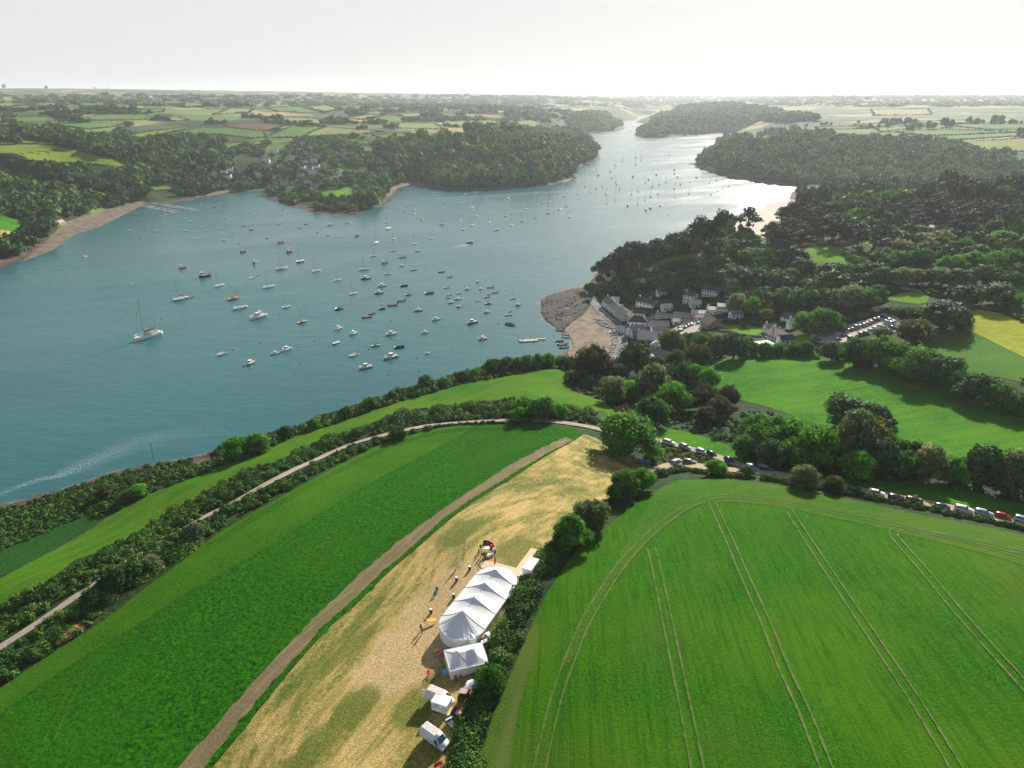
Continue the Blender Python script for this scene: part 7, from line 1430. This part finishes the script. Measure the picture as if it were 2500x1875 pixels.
# ---------------------------------------------------------------- service vehicles
M['wornroof'] = plain('lichened_van_roof', (.58, .56, .50), .8, var=.18, vscale=4)
def make_van(L=5.4, Hh=2.5, W=2.0):
    root = empty('delivery_van', (0, 0, 0)); w = W/2
    pf = [(-L/2,.5),(-L/2,.9),(-L/2+.06,Hh-.25),(-L/2+.22,Hh),(L/2-1.95,Hh),(L/2-1.55,Hh-.12),(L/2-.82,1.42),(L/2-.18,1.12),(L/2,.85),(L/2,.45)]
    V = []; n = len(pf)
    for s in (-1, 1):
        for x, z in pf: V.append((x, s*(w-.13*max(0, z-1.0)), z))
    b = MB(); b.add(V, [tuple(range(n)), tuple(range(n, 2*n))[::-1]]+[(i, i+n, (i+1) % n+n, (i+1) % n)[::-1] for i in range(n)]); bo = fix(b.build('body', M['coat'], root))
    bm = bmesh.new(); bm.from_mesh(bo.data); bmesh.ops.bevel(bm, geom=bm.edges, offset=.09, segments=3, affect='EDGES'); bm.to_mesh(bo.data); bm.free()
    for p in bo.data.polygons: p.use_smooth = True
    r = MB(); yw = w-.13*(Hh-1)-.14
    for k in range(9): r.box((-L/2+.35+(L-2.4)*(k+.5)/9, 0, Hh+.012), ((L-2.4)/9*.8, yw*2, .025))
    r.box((-L/2+.3+(L-2.4)/2, 0, Hh+.004), (L-2.3, yw*2+.05, .012)); r.build('roof_panel', M['wornroof'], root)
    g_ = MB(); (xa, za), (xb, zb) = pf[5], pf[6]; ya, yb = w-.13*(za-1)-.14, w-.13*(zb-1)-.10; o_ = .03
    g_.add([(xa+.06+o_, -ya, za-.10+o_), (xb+o_, -yb, zb+.06+o_), (xb+o_, yb, zb+.06+o_), (xa+.06+o_, ya, za-.10+o_)], [(0, 1, 2, 3)]); g_.build('windscreen', M['glass'], root)
    for s in (-1, 1):
        g_ = MB(); yy = lambda z: s*(w-.13*max(0, z-1)+.012); g_.add([(L/2-1.95, yy(1.3), 1.3), (L/2-1.02, yy(1.3), 1.3), (L/2-1.40, yy(1.95), 1.95), (L/2-1.95, yy(1.98), 1.98)], [(0, 1, 2, 3) if s < 0 else (3, 2, 1, 0)]); g_.build('side_window', M['glass'], root)
        h_ = MB(); h_.box((L/2-.16, s*(w-.30), .92), (.22, .34, .24)); h_.build('headlight', M['lamp_clear'], root); h_ = MB(); h_.box((-L/2+.03, s*(w-.13), 1.1), (.08, .14, .4)); h_.build('tail_light', M['lamp_red'], root)
        h_ = MB(); h_.box((L/2-1.15, s*(w+.14), 1.4), (.12, .22, .32)); h_.build('wing_mirror', M['darkgrey'], root)
        for x in (-L*.30, L*.33): wheel(x, s*(w-.12), .36, root)
    h_ = MB(); h_.box((L/2+.01, 0, .52), (.12, W*.86, .26)); h_.build('bumper', M['darkgrey'], root); return root
VT = [make_van(), False]
def ori(p, q): return math.atan2(q.y-p.y, q.x-p.x)
a_, b_ = at1(1036, 1797), at1(1089, 1829); o = place(VT, (a_+b_)/2+Vector((0, 0, .06)), ori(a_, b_), (.62, .72, .80)); tag(o, 'long pale blue white van parked nearest the viewer at the bottom', 'van')
a_, b_ = at1(1049, 1706), at1(1101, 1722); o = place(VT, (a_+b_)/2+Vector((0, 0, .06)), ori(a_, b_), (.78, .78, .78), (.95, 1, .97)); tag(o, 'white van with open rear door standing behind the box trailer', 'van')
dd_ = MB(); dd_.box((-3.05, -.85, 1.4), (.75, .05, 1.9)); dd_.build('rear_door', M['white'], o)
# catering trailer with painted side
a_, b_ = at1(1054, 1739), at1(1087, 1746); L = (b_-a_).length+.35; root = empty('box_trailer', a_, ori(a_, b_)); tag(root, 'white box trailer with faded dark lettering on its side', 'trailer')
b = MB(); b.box((L/2, 1.1, 1.55), (L, 2.2, 1.95)); bo = b.build('body', M['white'], root); r = MB(); r.box((L/2, 1.1, 2.56), (L+.1, 2.3, .08)); r.build('roof', M['white'], root); ch = MB(); ch.box((L/2, 1.1, .48), (L, 1.9, .2)); ch.build('chassis', M['darkgrey'], root)
for x in (L*.18, L*.42, L*.62): wheel(x, .12, .30, root)
rp = MB(); rp.box((L+.45, .75, .75), (.9, 1.9, .08)); rp.build('ramp', M['boards'], root); lk = MB(); lk.box((-.35, 1.5, 1.3), (.7, .9, 1.2)); lk.build('front_locker', M['white'], root)
sg = MB()
rl_ = random.Random(3)
x = .5
for row, (z, x0, x1, hgt) in enumerate(((2.1, .45, L*.52, .24), (1.82, .75, L*.5, .16), (1.5, .35, L*.75, .12))):
    x = x0
    while x < x1: wdt = rl_.uniform(.05, .13); sg.box((x, -.012, z+rl_.uniform(-.03, .03)), (wdt, .02, hgt*rl_.uniform(.5, 1))); x += wdt+rl_.uniform(.04, .12)
sg.ball((.45, -.01, 1.62), (.10, .02, .10)); sg.ball((.75, -.01, 1.60), (.10, .02, .10))
sg.tube([(L*.84+.42*math.cos(t), -.02, 1.6+.5*math.sin(t)) for t in np.linspace(0, 6.283, 20)], .03, 4); sg.tube([(L*.84+.2*math.cos(t), -.02, 1.6+.25*math.sin(t)) for t in np.linspace(0, 5, 12)], .02, 4); sg.build('lettering', M['darkgrey'], root)
# white toilet trailer beside the boards
a_, b_ = at1(1275, 1409), at1(1294, 1413); L = (b_-a_).length+.25; root = empty('cabin_trailer', a_, ori(a_, b_)); tag(root, 'white cabin trailer standing on the boardwalk by the hedge', 'trailer')
dp = (at1(1309, 1390)-b_).length+.6
b = MB(); b.box((L/2, dp/2, 1.42), (L, dp, 2.05)); b.build('body', M['white'], root); r = MB(); r.box((L/2, dp/2, 2.50), (L+.08, dp+.08, .1)); r.build('roof', M['white'], root)
d_ = MB(); d_.box((L+.02, dp*.45, 1.4), (.06, .75, 1.8)); d_.build('door', WALL['grey'], root); s_ = MB(); s_.box((-.35, .45, .45), (.7, .8, .25)); s_.box((-.15, .45, .7), (.35, .8, .25)); s_.build('step', M['white'], root)
for y in (dp*.35, dp*.6): wheel(.1, y, .30, root)
# flat trailer in the shade
a_, b_ = at1(1083, 1768), at1(1119, 1798); c_ = at1(1098, 1751); L = (b_-a_).length; Wd = (c_-a_).length; root = empty('flat_trailer', a_, ori(a_, b_)); tag(root, 'dark flatbed trailer parked in shade against the hedge', 'trailer')
b = MB(); b.box((L/2, Wd/2, .72), (L, Wd, .1)); b.build('bed', plain('dark_trailer_bed', (.04, .045, .05), .5, var=.4, vscale=1.2), root)  # bed is near black with random mottling
s_ = MB(); s_.box((L/2, .03, .86), (L, .06, .3)); s_.box((L/2, Wd-.03, .86), (L, .06, .3)); s_.box((.03, Wd/2, .95), (.06, Wd-.14, .5)); s_.build('side_board', M['darkgrey'], root)
fb = MB(); fb.box((.35, Wd*.35, .9), (.35, Wd*.5, .28)); fb.box((.4, Wd*.75, .88), (.4, .5, .22)); fb.build('load', WALL['blue'], root)
for y in (.15, Wd-.15):
    for x in (L*.5, L*.68): wheel(x, y, .3, root)
# old tractor
a_, b_ = at1(1138, 1690), at1(1129, 1722); root = empty('tractor', (a_+b_)/2, ori(b_, a_)); tag(root, 'faded pink and black old tractor by the hedge corner', 'tractor')
M['fadedred'] = plain('faded_red_paint', (.48, .30, .30), .6, var=.2)
b = MB(); b.box((.95, 0, 1.05), (1.7, .75, .75), taper=.86); b.box((.95, 0, 1.46), (1.5, .5, .1), taper=.8); b.build('bonnet', M['fadedred'], root)
b = MB(); b.box((-.45, 0, 1.0), (1.1, .6, .5)); b.box((.2, 0, .75), (3.0, .35, .3)); b.build('chassis', M['darkgrey'], root)
b = MB(); b.box((-.55, 0, 1.85), (1.1, 1.2, 1.0), taper=.9); b.build('cab', M['black'], root); b = MB(); b.box((-.55, 0, 2.4), (1.2, 1.25, .1)); b.build('cab_roof', M['fadedred'], root)
for s in (-1, 1): wheel(-.6, s*.85, .72, root); wheel(1.4, s*.6, .40, root)
b = MB(); b.tube([(1.2, .2, 1.4), (1.2, .2, 2.1)], .05, 6); b.build('exhaust', M['black'], root)
# ---------------------------------------------------------------- small furniture and clutter
def simple(name, x, y, rz, parts, lab, cat, group=None):
    p = at1(x, y); root = empty(name, p+Vector((0, 0, .06)), rz); tag(root, lab, cat, group)
    for nm, mb, mat in parts: mb.build(nm, mat, root)
    return root
C_ = {k: plain('plastic_'+k, v, .5) for k, v in {'yellow': (.75, .42, .02), 'orange': (.70, .10, .02), 'red': (.5, .03, .02), 'pink': (.6, .12, .18), 'blue': (.08, .35, .55), 'teal': (.02, .25, .32), 'white': (.8, .8, .8), 'tan': (.6, .45, .28)}.items()}
def barrel(x, y, lab):
    b = MB(); b.tube([(0, 0, 0), (0, 0, .25), (0, 0, .5), (0, 0, .75), (0, 0, 1.0)], [.27, .33, .35, .33, .27], 14); t = MB(); t.cyl((0, 0, 1.03), .3, .05, 14); h = MB()
    for z in (.2, .8): h.tube([(.335*math.cos(a), .335*math.sin(a), z) for a in np.linspace(0, 6.283, 15)], .018, 4)
    simple('barrel', x, y, 0, [('body', b, plain('oak_barrel', (.10, .04, .03), .7, var=.2)), ('top', t, C_['white']), ('hoop', h, M['black'])], lab, 'barrel')
for x, y, l in [(1114.6,1419,'oak barrel with white top, uppermost of the line left of the marquee'),(1107.6,1460,'oak barrel beside the left wall of the marquee, level with its third peak'),(1052.5,1497,'oak barrel above the yellow table'),(1146.8,1392,'oak barrel just below the curved seating')]: barrel(x, y, l)
def table(x, y, rz, L, W, top, lab, legm=None, h=.74, name='table'):
    t = MB(); t.box((0, 0, h), (L, W, .06)); parts = [('top', t, top)]
    for s in (-1, 1):
        for q in (-1, 1): l = MB(); l.tube([(s*(L/2-.1), q*(W/2-.1), 0), (s*(L/2-.1), q*(W/2-.1), h-.03)], .035, 5); parts.append(('leg', l, legm or M['darkgrey']))
    return simple(name, x, y, rz, parts, lab, 'table')
table(1188.6, 1344, .3, 1.3, 1.0, C_['white'], 'white square table inside the curved seating')
table(1053.6, 1521, .1, 2.0, .8, C_['yellow'], 'yellow trestle table on the stubble left of the marquee', C_['yellow'])
table(1195.5, 1558, -.9, 2.0, .9, C_['white'], 'white table in the gap at the right end of the tents')
table(1188, 1571, .5, 2.2, .8, C_['white'], 'long white table covered with crockery beside the small tent')
table(1180, 1560, .7, 1.6, .6, C_['tan'], 'tan table tucked against the marquee end')
table(1086, 1648, -1.0, 1.5, 1.0, C_['blue'], 'pale blue table at the left end of the small tent')
for k, (dx, dy) in enumerate([(-.6,.2),(-.2,-.15),(.3,.1),(.7,-.2)]):
    p = at1(1188, 1571); b = MB(); b.tube([(0,0,0),(0,0,.1),(0,0,.14)], [.07,.12,.13], 8); o = b.build('bowl', C_['white'] if k % 2 else M['glass']); o.location = p+Vector((dx*.85, dx*.5+dy*.4, .84)); tag(o, ['white','dark','white','dark'][k]+' bowl on the crockery table, '+['farthest left','second from left','third from left','farthest right'][k], 'bowl')
def crate(x, y, c, lab, rz=0, s=(.6,.4,.35)):
    b = MB(); b.box((0, 0, s[2]/2), s, taper=1.08); r = MB(); r.box((0, 0, s[2]), (s[0]*1.14, s[1]*1.14, .05)); simple('crate', x, y, rz, [('body', b, C_[c]), ('rim', r, C_[c])], lab, 'crate')
crate(1217,1572,'yellow','yellow crate on the grass by the hedge',.5); crate(1212.7,1575,'orange','orange crate just below the yellow crate',.2)
crate(1065,1592,'yellow','yellow crate outside the left end of the small tent',.4,(.9,.6,.5)); crate(1070,1595,'red','red crate next to the yellow one at the small tent',.1); crate(1071,1601,'pink','pink crate below the red one at the small tent',.8,(.8,.5,.5))
def chair(x, y, c, lab, rz, group=None):
    parts = []; s_ = MB(); s_.box((0, 0, .44), (.5, .5, .06)); b = MB(); b.box((0, .25, .72), (.5, .06, .5)); parts += [('seat', s_, C_[c]), ('backrest', b, C_[c])]
    for a in (-.2, .2):
        for q in (-.2, .2): l = MB(); l.tube([(a, q, 0), (a, q, .42)], .025, 4); parts.append(('leg', l, M['darkgrey']))
    simple('chair', x, y, rz, parts, lab, 'chair', group)
chair(1047,1648,'orange','orange chair on the stubble left of the small tent',.5); chair(1049,1653,'red','red chair just below the orange one',1.1)
chair(1072,1873,'orange','orange chair at the bottom edge below the long van',.2); chair(1063,1876,'red','red chair at the bottom edge left of the orange chair',-.4); chair(1080,1872,'red','red chair at the bottom edge nearest the hedge',.9); chair(1112,1662,'red','red chair under the front wall of the small tent',0); chair(1125,1655,'red','red chair near the tree end of the small tent',.3)
def deckchair(x, y, rz, lab):
    f = MB(); f.tube([(-.3, -.5, 0), (-.3, .45, .95)], .03, 4); f.tube([(.3, -.5, 0), (.3, .45, .95)], .03, 4); f.tube([(-.3, .5, 0), (-.3, -.3, .6)], .03, 4); f.tube([(.3, .5, 0), (.3, -.3, .6)], .03, 4); c = MB(); c.add([(-.28, -.3, .42), (.28, -.3, .42), (.28, .1, .36), (-.28, .1, .36), (-.28, .5, 1.0), (.28, .5, 1.0)], [(0,1,2,3),(3,2,5,4)])
    simple('deck_chair', x, y, rz, [('frame', f, M['wooddeck']), ('canvas', c, C_['teal'])], lab, 'deck chair')
deckchair(1067.7,1446,.4,'teal deck chair, upper of the two on the stubble'); deckchair(1061.4,1456,-.3,'teal deck chair, lower of the two on the stubble')
def flag(x, y, c, h, lab):
    p_ = MB(); p_.tube([(0, 0, 0), (0, 0, h), (.25, 0, h+.2)], .03, 5); s_ = MB(); n = 10; V = []
    for i in range(n+1): z = .6+(h-.5)*i/n; V += [(.03, .01, z), (.03+.55*math.sin(math.pi*(.15+.8*i/n)), .06*math.sin(i), z)]
    s_.add(V, [(2*i, 2*i+1, 2*i+3, 2*i+2) for i in range(n)]); simple('feather_flag', x, y, .2, [('pole', p_, M['alu']), ('sail', s_, C_[c])], lab, 'flag')
flag(1206,1384,'red',3.0,'red feather flag standing on the boardwalk'); flag(1119,1381,'white',2.8,'white feather flag on the stubble above the barrels')
M['sacking'] = plain('straw_seat_fabric', (.50, .40, .30), .9, var=.25)
for i, (x, y, c, l) in enumerate([(1186,1328,'black','dark seat at the open upper end of the curved seating'),(1196,1331,'red','red cushioned seat second along the curved seating'),(1202.5,1337,'red','maroon seat third along the curved seating'),(1206,1344,'sack','tan seat at the middle of the curve'),(1204,1352,'black','black seat on the outer bend of the curve'),(1198,1357,'white','white seat near the lower end of the curve'),(1190,1361,'white','white seat at the lower end of the curve')]):
    m = {'black': M['darkgrey'], 'red': C_['red'], 'sack': M['sacking'], 'white': C_['white']}[c]; s_ = MB(); s_.box((0, 0, .28), (1.3, .6, .42)); b = MB(); b.box((0, .3, .55), (1.3, .14, .5)); simple('sofa', x, y, math.radians([-10,-35,-70,-100,-130,-155,-165][i]), [('seat', s_, m), ('backrest', b, m)], l, 'seat')
s_ = MB(); s_.box((0, 0, .35), (1.0, 1.7, .6)); t = MB(); t.box((0, .45, .68), (.9, .7, .06)); simple('crate_stack', 1123, 1742, -.45, [('body', s_, C_['tan']), ('lid', t, C_['red'])], 'tan wooden crate with red lid beside the flatbed trailer', 'crate')
for i, (x, y) in enumerate([(1108,1744),(1112,1739),(1104,1750)]):
    s_ = MB(); s_.box((0, 0, .35), (.8, .6, .65)); l = MB(); l.box((0, 0, .7), (.84, .64, .06)); simple('equipment_case', x, y, i*.7, [('body', s_, M['darkgrey']), ('lid', l, M['black'])], ['middle','upper','lower'][i]+' black equipment case of the three by the flatbed trailer', 'case')
p_ = MB(); p_.tube([(0, 0, 0), (0, 0, 2.1)], .03, 5); c = MB(); V = [(0, 0, 2.3)]+[(1.1*math.cos(a), 1.1*math.sin(a), 1.9) for a in np.arange(8)*math.pi/4]; c.add(V, [(0, 1+i, 1+(i+1) % 8) for i in range(8)]); simple('parasol', 1152, 1690, 0, [('pole', p_, M['alu']), ('canopy', c, C_['white'])], 'white parasol by the hedge above the old tractor', 'parasol')
for i, (x, y, l) in enumerate([(1253,1451,'upper white sack bunched outside the marquee wall'),(1249,1458,'middle white sack bunched outside the marquee wall'),(1242,1462,'lower white sack bunched outside the marquee wall')]):
    b = MB(); b.ball((0, 0, .4), (.7, .55, .45), ico=ICO2); kk_ = MB(); kk_.ball((0, 0, .85), (.12, .12, .14)); simple('sack', x, y, i, [('bag', b, M['fabric']), ('neck', kk_, M['fabric'])], l, 'sack')
# straw heap and trampled straw at the left
p = at(178, 1548)[0]; hx = at(155, 1562)[0]-at(203, 1530)[0]; an = math.atan2(hx[1], hx[0]); r = np.random.default_rng(2)
V_, T_s, Q = [], [], 1600
u, v = r.uniform(-1, 1, Q), r.uniform(-1, 1, Q); keep = u*u+v*v < 1; u, v = u[keep], v[keep]; xx = u*3.6*math.cos(an)-v*1.7*math.sin(an)+p[0]; yy = u*3.6*math.sin(an)+v*1.7*math.cos(an)+p[1]
zz = H(np.stack([xx, yy], -1))+1.1*np.sqrt(1-u*u-v*v)*(.6+.6*vnoise(u*3+9, v*3+9, 2)); P3 = np.stack([xx, yy, zz], -1); t = r.normal(size=P3.shape); t /= np.linalg.norm(t, axis=1)[:, None]; b2 = np.cross(t, r.normal(size=P3.shape)); b2 /= np.linalg.norm(b2, axis=1)[:, None]
V = np.stack([P3-t*.35-b2*.1, P3+t*.35-b2*.1, P3+t*.35+b2*.1, P3-t*.35+b2*.1], 1).reshape(-1, 3); o = meshobj('straw_heap', V, np.arange(len(V)).reshape(-1, 4), plain('loose_straw', (.62, .42, .20), .9, var=.35, vscale=2)); tag(o, 'heap of loose golden straw at the hedge foot on the left', 'straw heap')
# ---------------------------------------------------------------- skyline : aerials and turbines
def far_pt(x, y, t): return Vector(((x-1250)/F*t, t*.95, 0))
for i, (x, s, l) in enumerate([(163, 1.25, 'big dish aerial farthest left on the skyline'), (253, 1.0, 'dish aerial second from left on the skyline'), (357, 1.1, 'wide dish aerial beside the thin mast on the skyline'), (341, .4, 'tiny dish aerial on the skyline left of the wide dish')]):
    q = far_pt(x, 0, 6500); q.z = float(H([(q.x, q.y)])[0]); root = empty('dish_aerial', q, .3*i, s*1.05); tag(root, l, 'aerial')
    b = MB(); b.tube([(0, 0, -5), (0, 0, 12)], [6, 3.5], 12); b.build('pedestal', WALL['grey'], root); d = MB(); V = []; n = 18
    for k in range(5):
        rr_ = 14*k/4
        for a in range(n): V.append((rr_*math.cos(2*math.pi*a/n), rr_*math.sin(2*math.pi*a/n)*(.35 if i < 2 else .9), 13+(rr_/14)**2*5+ (rr_*math.sin(2*math.pi*a/n)*.8 if i < 2 else 0)))
    d.add(V, [(k*n+a, k*n+(a+1) % n, (k+1)*n+(a+1) % n, (k+1)*n+a) for k in range(4) for a in range(n)]); d.build('dish', WALL['grey'], root)
q = far_pt(387, 0, 6500); q.z = float(H([(q.x, q.y)])[0]); b = MB(); b.tube([(0, 0, -5), (0, 0, 55)], [.9, .4], 6); root = empty('radio_mast', q); b.build('mast', M['darkgrey'], root); g_ = MB(); g_.box((0, 0, 40), (2.5, 2.5, 4)); g_.build('antenna', M['darkgrey'], root); tag(root, 'thin radio mast on the skyline right of the wide dish', 'mast')
for i, x in enumerate([489, 494, 530, 535, 582, 586]):
    q = far_pt(x, 0, 7200+(i % 2)*400); q.z = float(H([(q.x, q.y)])[0])
    if i == 0:
        tw = empty('wind_turbine', q, .3); b = MB(); b.tube([(0, 0, -6), (0, 0, 46)], [1.6, .9], 8); b.build('tower', M['white'], tw); n_ = MB(); n_.box((0, 0, 46.8), (2.4, 6, 2.4)); n_.build('nacelle', M['white'], tw)
        for k in range(3):
            a = math.radians(90+120*k+15); bl = MB(); bl.add([(-.9*math.sin(a), -3.4, 46.8+.9*math.cos(a)), (.9*math.sin(a), -3.1, 46.8-.9*math.cos(a)), (22*math.cos(a), -3.3, 46.8+22*math.sin(a)), (3*math.cos(a), -3.9, 46.8+3*math.sin(a))], [(0,1,2),(0,3,1),(0,2,3),(1,3,2)]); bl.build('blade', M['white'], tw)
        o = tw
    else: o = copy_tree(tw); o.location = q; o.rotation_euler = (0, 0, .3+.1*i)
    tag(o, ['left','right','left','right','left','right'][i]+' turbine of the '+['first','first','middle','middle','last','last'][i]+' pair on the skyline', 'wind turbine', 'wind turbines on the skyline')
# stone garden walls and poles in the village
def wall_line(pts, h, lab, mat='stone', th=.4):
    L = resample(road_line(pts, 0), 2.0); Z = H(L); b = MB()
    for i in range(len(L)-1):
        d = L[i+1]-L[i]; l = np.hypot(*d); m = (L[i]+L[i+1])/2; b.box((m[0], m[1], (Z[i]+Z[i+1])/2+h/2-.25), (l+.02, th, h+.5), math.atan2(d[1], d[0]))
    o = b.build('garden_wall', WALL[mat]); tag(o, lab, 'wall')
wall_line([(1464,750),(1478,766),(1495,783),(1504,784)], .9, 'low pale wall in front of the waterfront cottages', 'cream'); wall_line([(1513,790),(1522,797),(1530,802)], 1.2, 'dark wall between the road and the inn forecourt')
wall_line([(1756,808),(1790,812),(1820,820),(1862,824)], 1.2, 'curving stone wall below the sunny village lawn'); wall_line([(1978,822),(1990,815),(2006,810)], .8, 'low kerb wall at the corner of the hillside car park')
wall_line([(1505,806),(1512,825),(1511,842),(1503,860),(1494,876)], .6, 'low quay wall between the beach and the road'); wall_line([(2200,705),(2235,711),(2280,722)], 1.2, 'stone wall above the small valley paddock')
for (x, y, l) in [(1663,790,'telegraph pole by the beach car park'),(2091,822,'sign pole at the bend of the hillside car park'),(375,1119,'thin navigation pole on the rocky shore at the left')]:
    p = at1(x, y); b = MB(); b.tube([(0, 0, -.5), (0, 0, 8 if x != 2091 else 4)], .12, 6); root = empty('pole', p); b.build('post', M['bark'], root); c = MB(); c.box((0, 0, 7.4 if x != 2091 else 3.6), (1.2 if x != 2091 else .8, .1, .12 if x != 2091 else .7)); c.build('crossbar', M['darkgrey'], root); tag(root, l, 'pole')

# loose rocks of the foreshore, far too many to count
rp_ = np.array([(1440,702),(1385,712),(1356,720),(1338,728),(1326,738),(1326,766),(1340,787),(1360,800),(1376,806),(1400,785),(1425,755),(1440,728)], float); Wr = at(rp_[:, 0], rp_[:, 1])[:, :2]
r = np.random.default_rng(8); X = scatter(Wr, 1.9, excl=False, minsd=-2, seed=8, treeclear=False); X = X[(vnoise(X[:, 0]/5, X[:, 1]/12, 3) > .42)]
iv, jf = ICO1; n = len(X); Z = H(X); sc = np.stack([.5+1.1*r.random(n), .9+2.6*r.random(n)**2, .25+.5*r.random(n)], -1); an_ = math.radians(25)+.4*r.normal(size=n)
U = iv[None]*(1+.35*r.normal(size=(n, len(iv), 1)))*sc[:, None]; ca, sa = np.cos(an_)[:, None], np.sin(an_)[:, None]
VV = np.stack([U[..., 0]*ca-U[..., 1]*sa+X[:, 0][:, None], U[..., 0]*sa+U[..., 1]*ca+X[:, 1][:, None], U[..., 2]+Z[:, None]+.1], -1).reshape(-1, 3)
o = meshobj('rocks', VV, (jf[None]+np.arange(n)[:, None, None]*len(iv)).reshape(-1, 3), plain('dark_slate_rock', (.055, .048, .042), .9, var=.5, vscale=.6)); tag(o, 'jagged dark rocks covering the tip of the village foreshore', kind='stuff')
# ---------------------------------------------------------------- labels that single each thing out
ORD = ['first','second','third','fourth','fifth','sixth','seventh','eighth','ninth','tenth','eleventh','twelfth']
NUM = ['zero','one','two','three','four','five','six','seven','eight','nine','ten','eleven','twelve']
LEAFN = {'broad': 'mid green', 'bright': 'fresh green', 'dark': 'dark green', 'olive': 'olive brown', 'grey': 'grey green', 'pine': 'flat topped', 'bronze': 'bronze brown', 'yellow': 'yellow green'}
ZT = {'A': 'round and huge beside the stubble field corner', 'B': 'in the hedge between stubble and striped crop', 'C': 'beside the small white tent', 'D': 'on the lane hedge above the striped crop', 'E': 'in the row beyond the lane',
      'F': 'at the lower edge of the meadow', 'G': 'beside the winding track', 'H': 'in the dip below the village', 'I': 'between the village and the car park', 'J': 'along the top of the big meadow', 'K': 'in the paddocks above the car park', 'K2': 'on the wooded hill', 'L': 'in the scrub above the left shore', 'L2': 'on the cliff edge above the water',
      'P': 'on the headland above the village', 'P2': 'on the far side of the wooded hill', 'Q': 'on the slope behind the village'}
ZC = {'cb': 'in the small beach car park', 'c1': 'in the back row of the hillside car park', 'c2': 'in the middle rows of the hillside car park', 'c3': 'in the front corner of the hillside car park', 'V': 'in the village on the point'}
gr = {}
for o in list(COL.objects):
    if o.parent is None and '_z' in o:
        z = o['_z']
        if '_m' in o or z in ('K2', 'P2', 'P'):
            d = (LEAFN[o['_m']]+' tree') if ('_m' in o and z != 'P') else ('umbrella shaped pine' if z in ('P', 'P2') else 'rounded tree'); zz = ZT.get(z, z)
            o['group'] = 'trees '+zz; o['category'] = 'tree'
        elif z in ZC: d = o['_d']; zz = ZC[z]; 
        else: d = o['_d']; zz = z
        if z == 'V': o['category'] = 'house'; o['group'] = 'houses of the village on the point'
        gr.setdefault((d, zz, z in ('K2', 'P2')), []).append(o)
print('BIG', [(k, len(v)) for k, v in gr.items() if len(v) > 24 and not k[2]])
for (d, zz, mass), L in gr.items():
    L.sort(key=lambda o: (float(o['_x']))); n = len(L)
    for i, o in enumerate(L):
        if mass: o['label'] = f'{d} crowding {zz} behind the village'
        elif n == 1: o['label'] = f'{d} {zz}'
        elif n == 2: o['label'] = f'{d} {zz}, {"left" if i == 0 else "right"} one of two'
        elif n <= 12: o['label'] = f'{d} {zz}, {ORD[i]} from the left of {NUM[n]}'
        else:
            o['label'] = f'{d} {zz}, {ORD[i]} from the left' if i < 12 else (f'{d} {zz}, {ORD[n-1-i]} from the right' if n-1-i < 12 else f'{d} {zz}, in the middle of its row')
        if len(o['label'].split()) > 16: o['label'] = ' '.join(o['label'].replace('from the left of', 'from left of').replace(' the ', ' ').split()[:16])
for o in COL.objects:
    for k in ('_z', '_x', '_y', '_m', '_d'):
        if k in o: del o[k]
    if o.parent is not None:
        for k in ('category', 'group', 'label'):
            if k in o and o.parent is not None and k != 'label': del o[k]
# ---------------------------------------------------------------- haze over the whole valley
hm = bpy.data.materials.new('haze_air'); hm.use_nodes = True; hn = hm.node_tree.nodes; hn.clear()
vo = hn.new('ShaderNodeVolumePrincipled'); ho = hn.new('ShaderNodeOutputMaterial'); hm.node_tree.links.new(vo.outputs[0], ho.inputs['Volume'])
vo.inputs['Density'].default_value = 0.00006; vo.inputs['Color'].default_value = (.84, .92, 1.0, 1); vo.inputs['Anisotropy'].default_value = .35
X, Z0, Z1 = 42600.0, -7.0, 260.0
hb = meshobj('haze', [(-X,-X,Z0),(X,-X,Z0),(X,X,Z0),(-X,X,Z0),(-X,-X,Z1),(X,-X,Z1),(X,X,Z1),(-X,X,Z1)], [(0,3,2,1),(4,5,6,7),(0,1,5,4),(1,2,6,5),(2,3,7,6),(3,0,4,7)], hm)
tag(hb, kind='stuff')
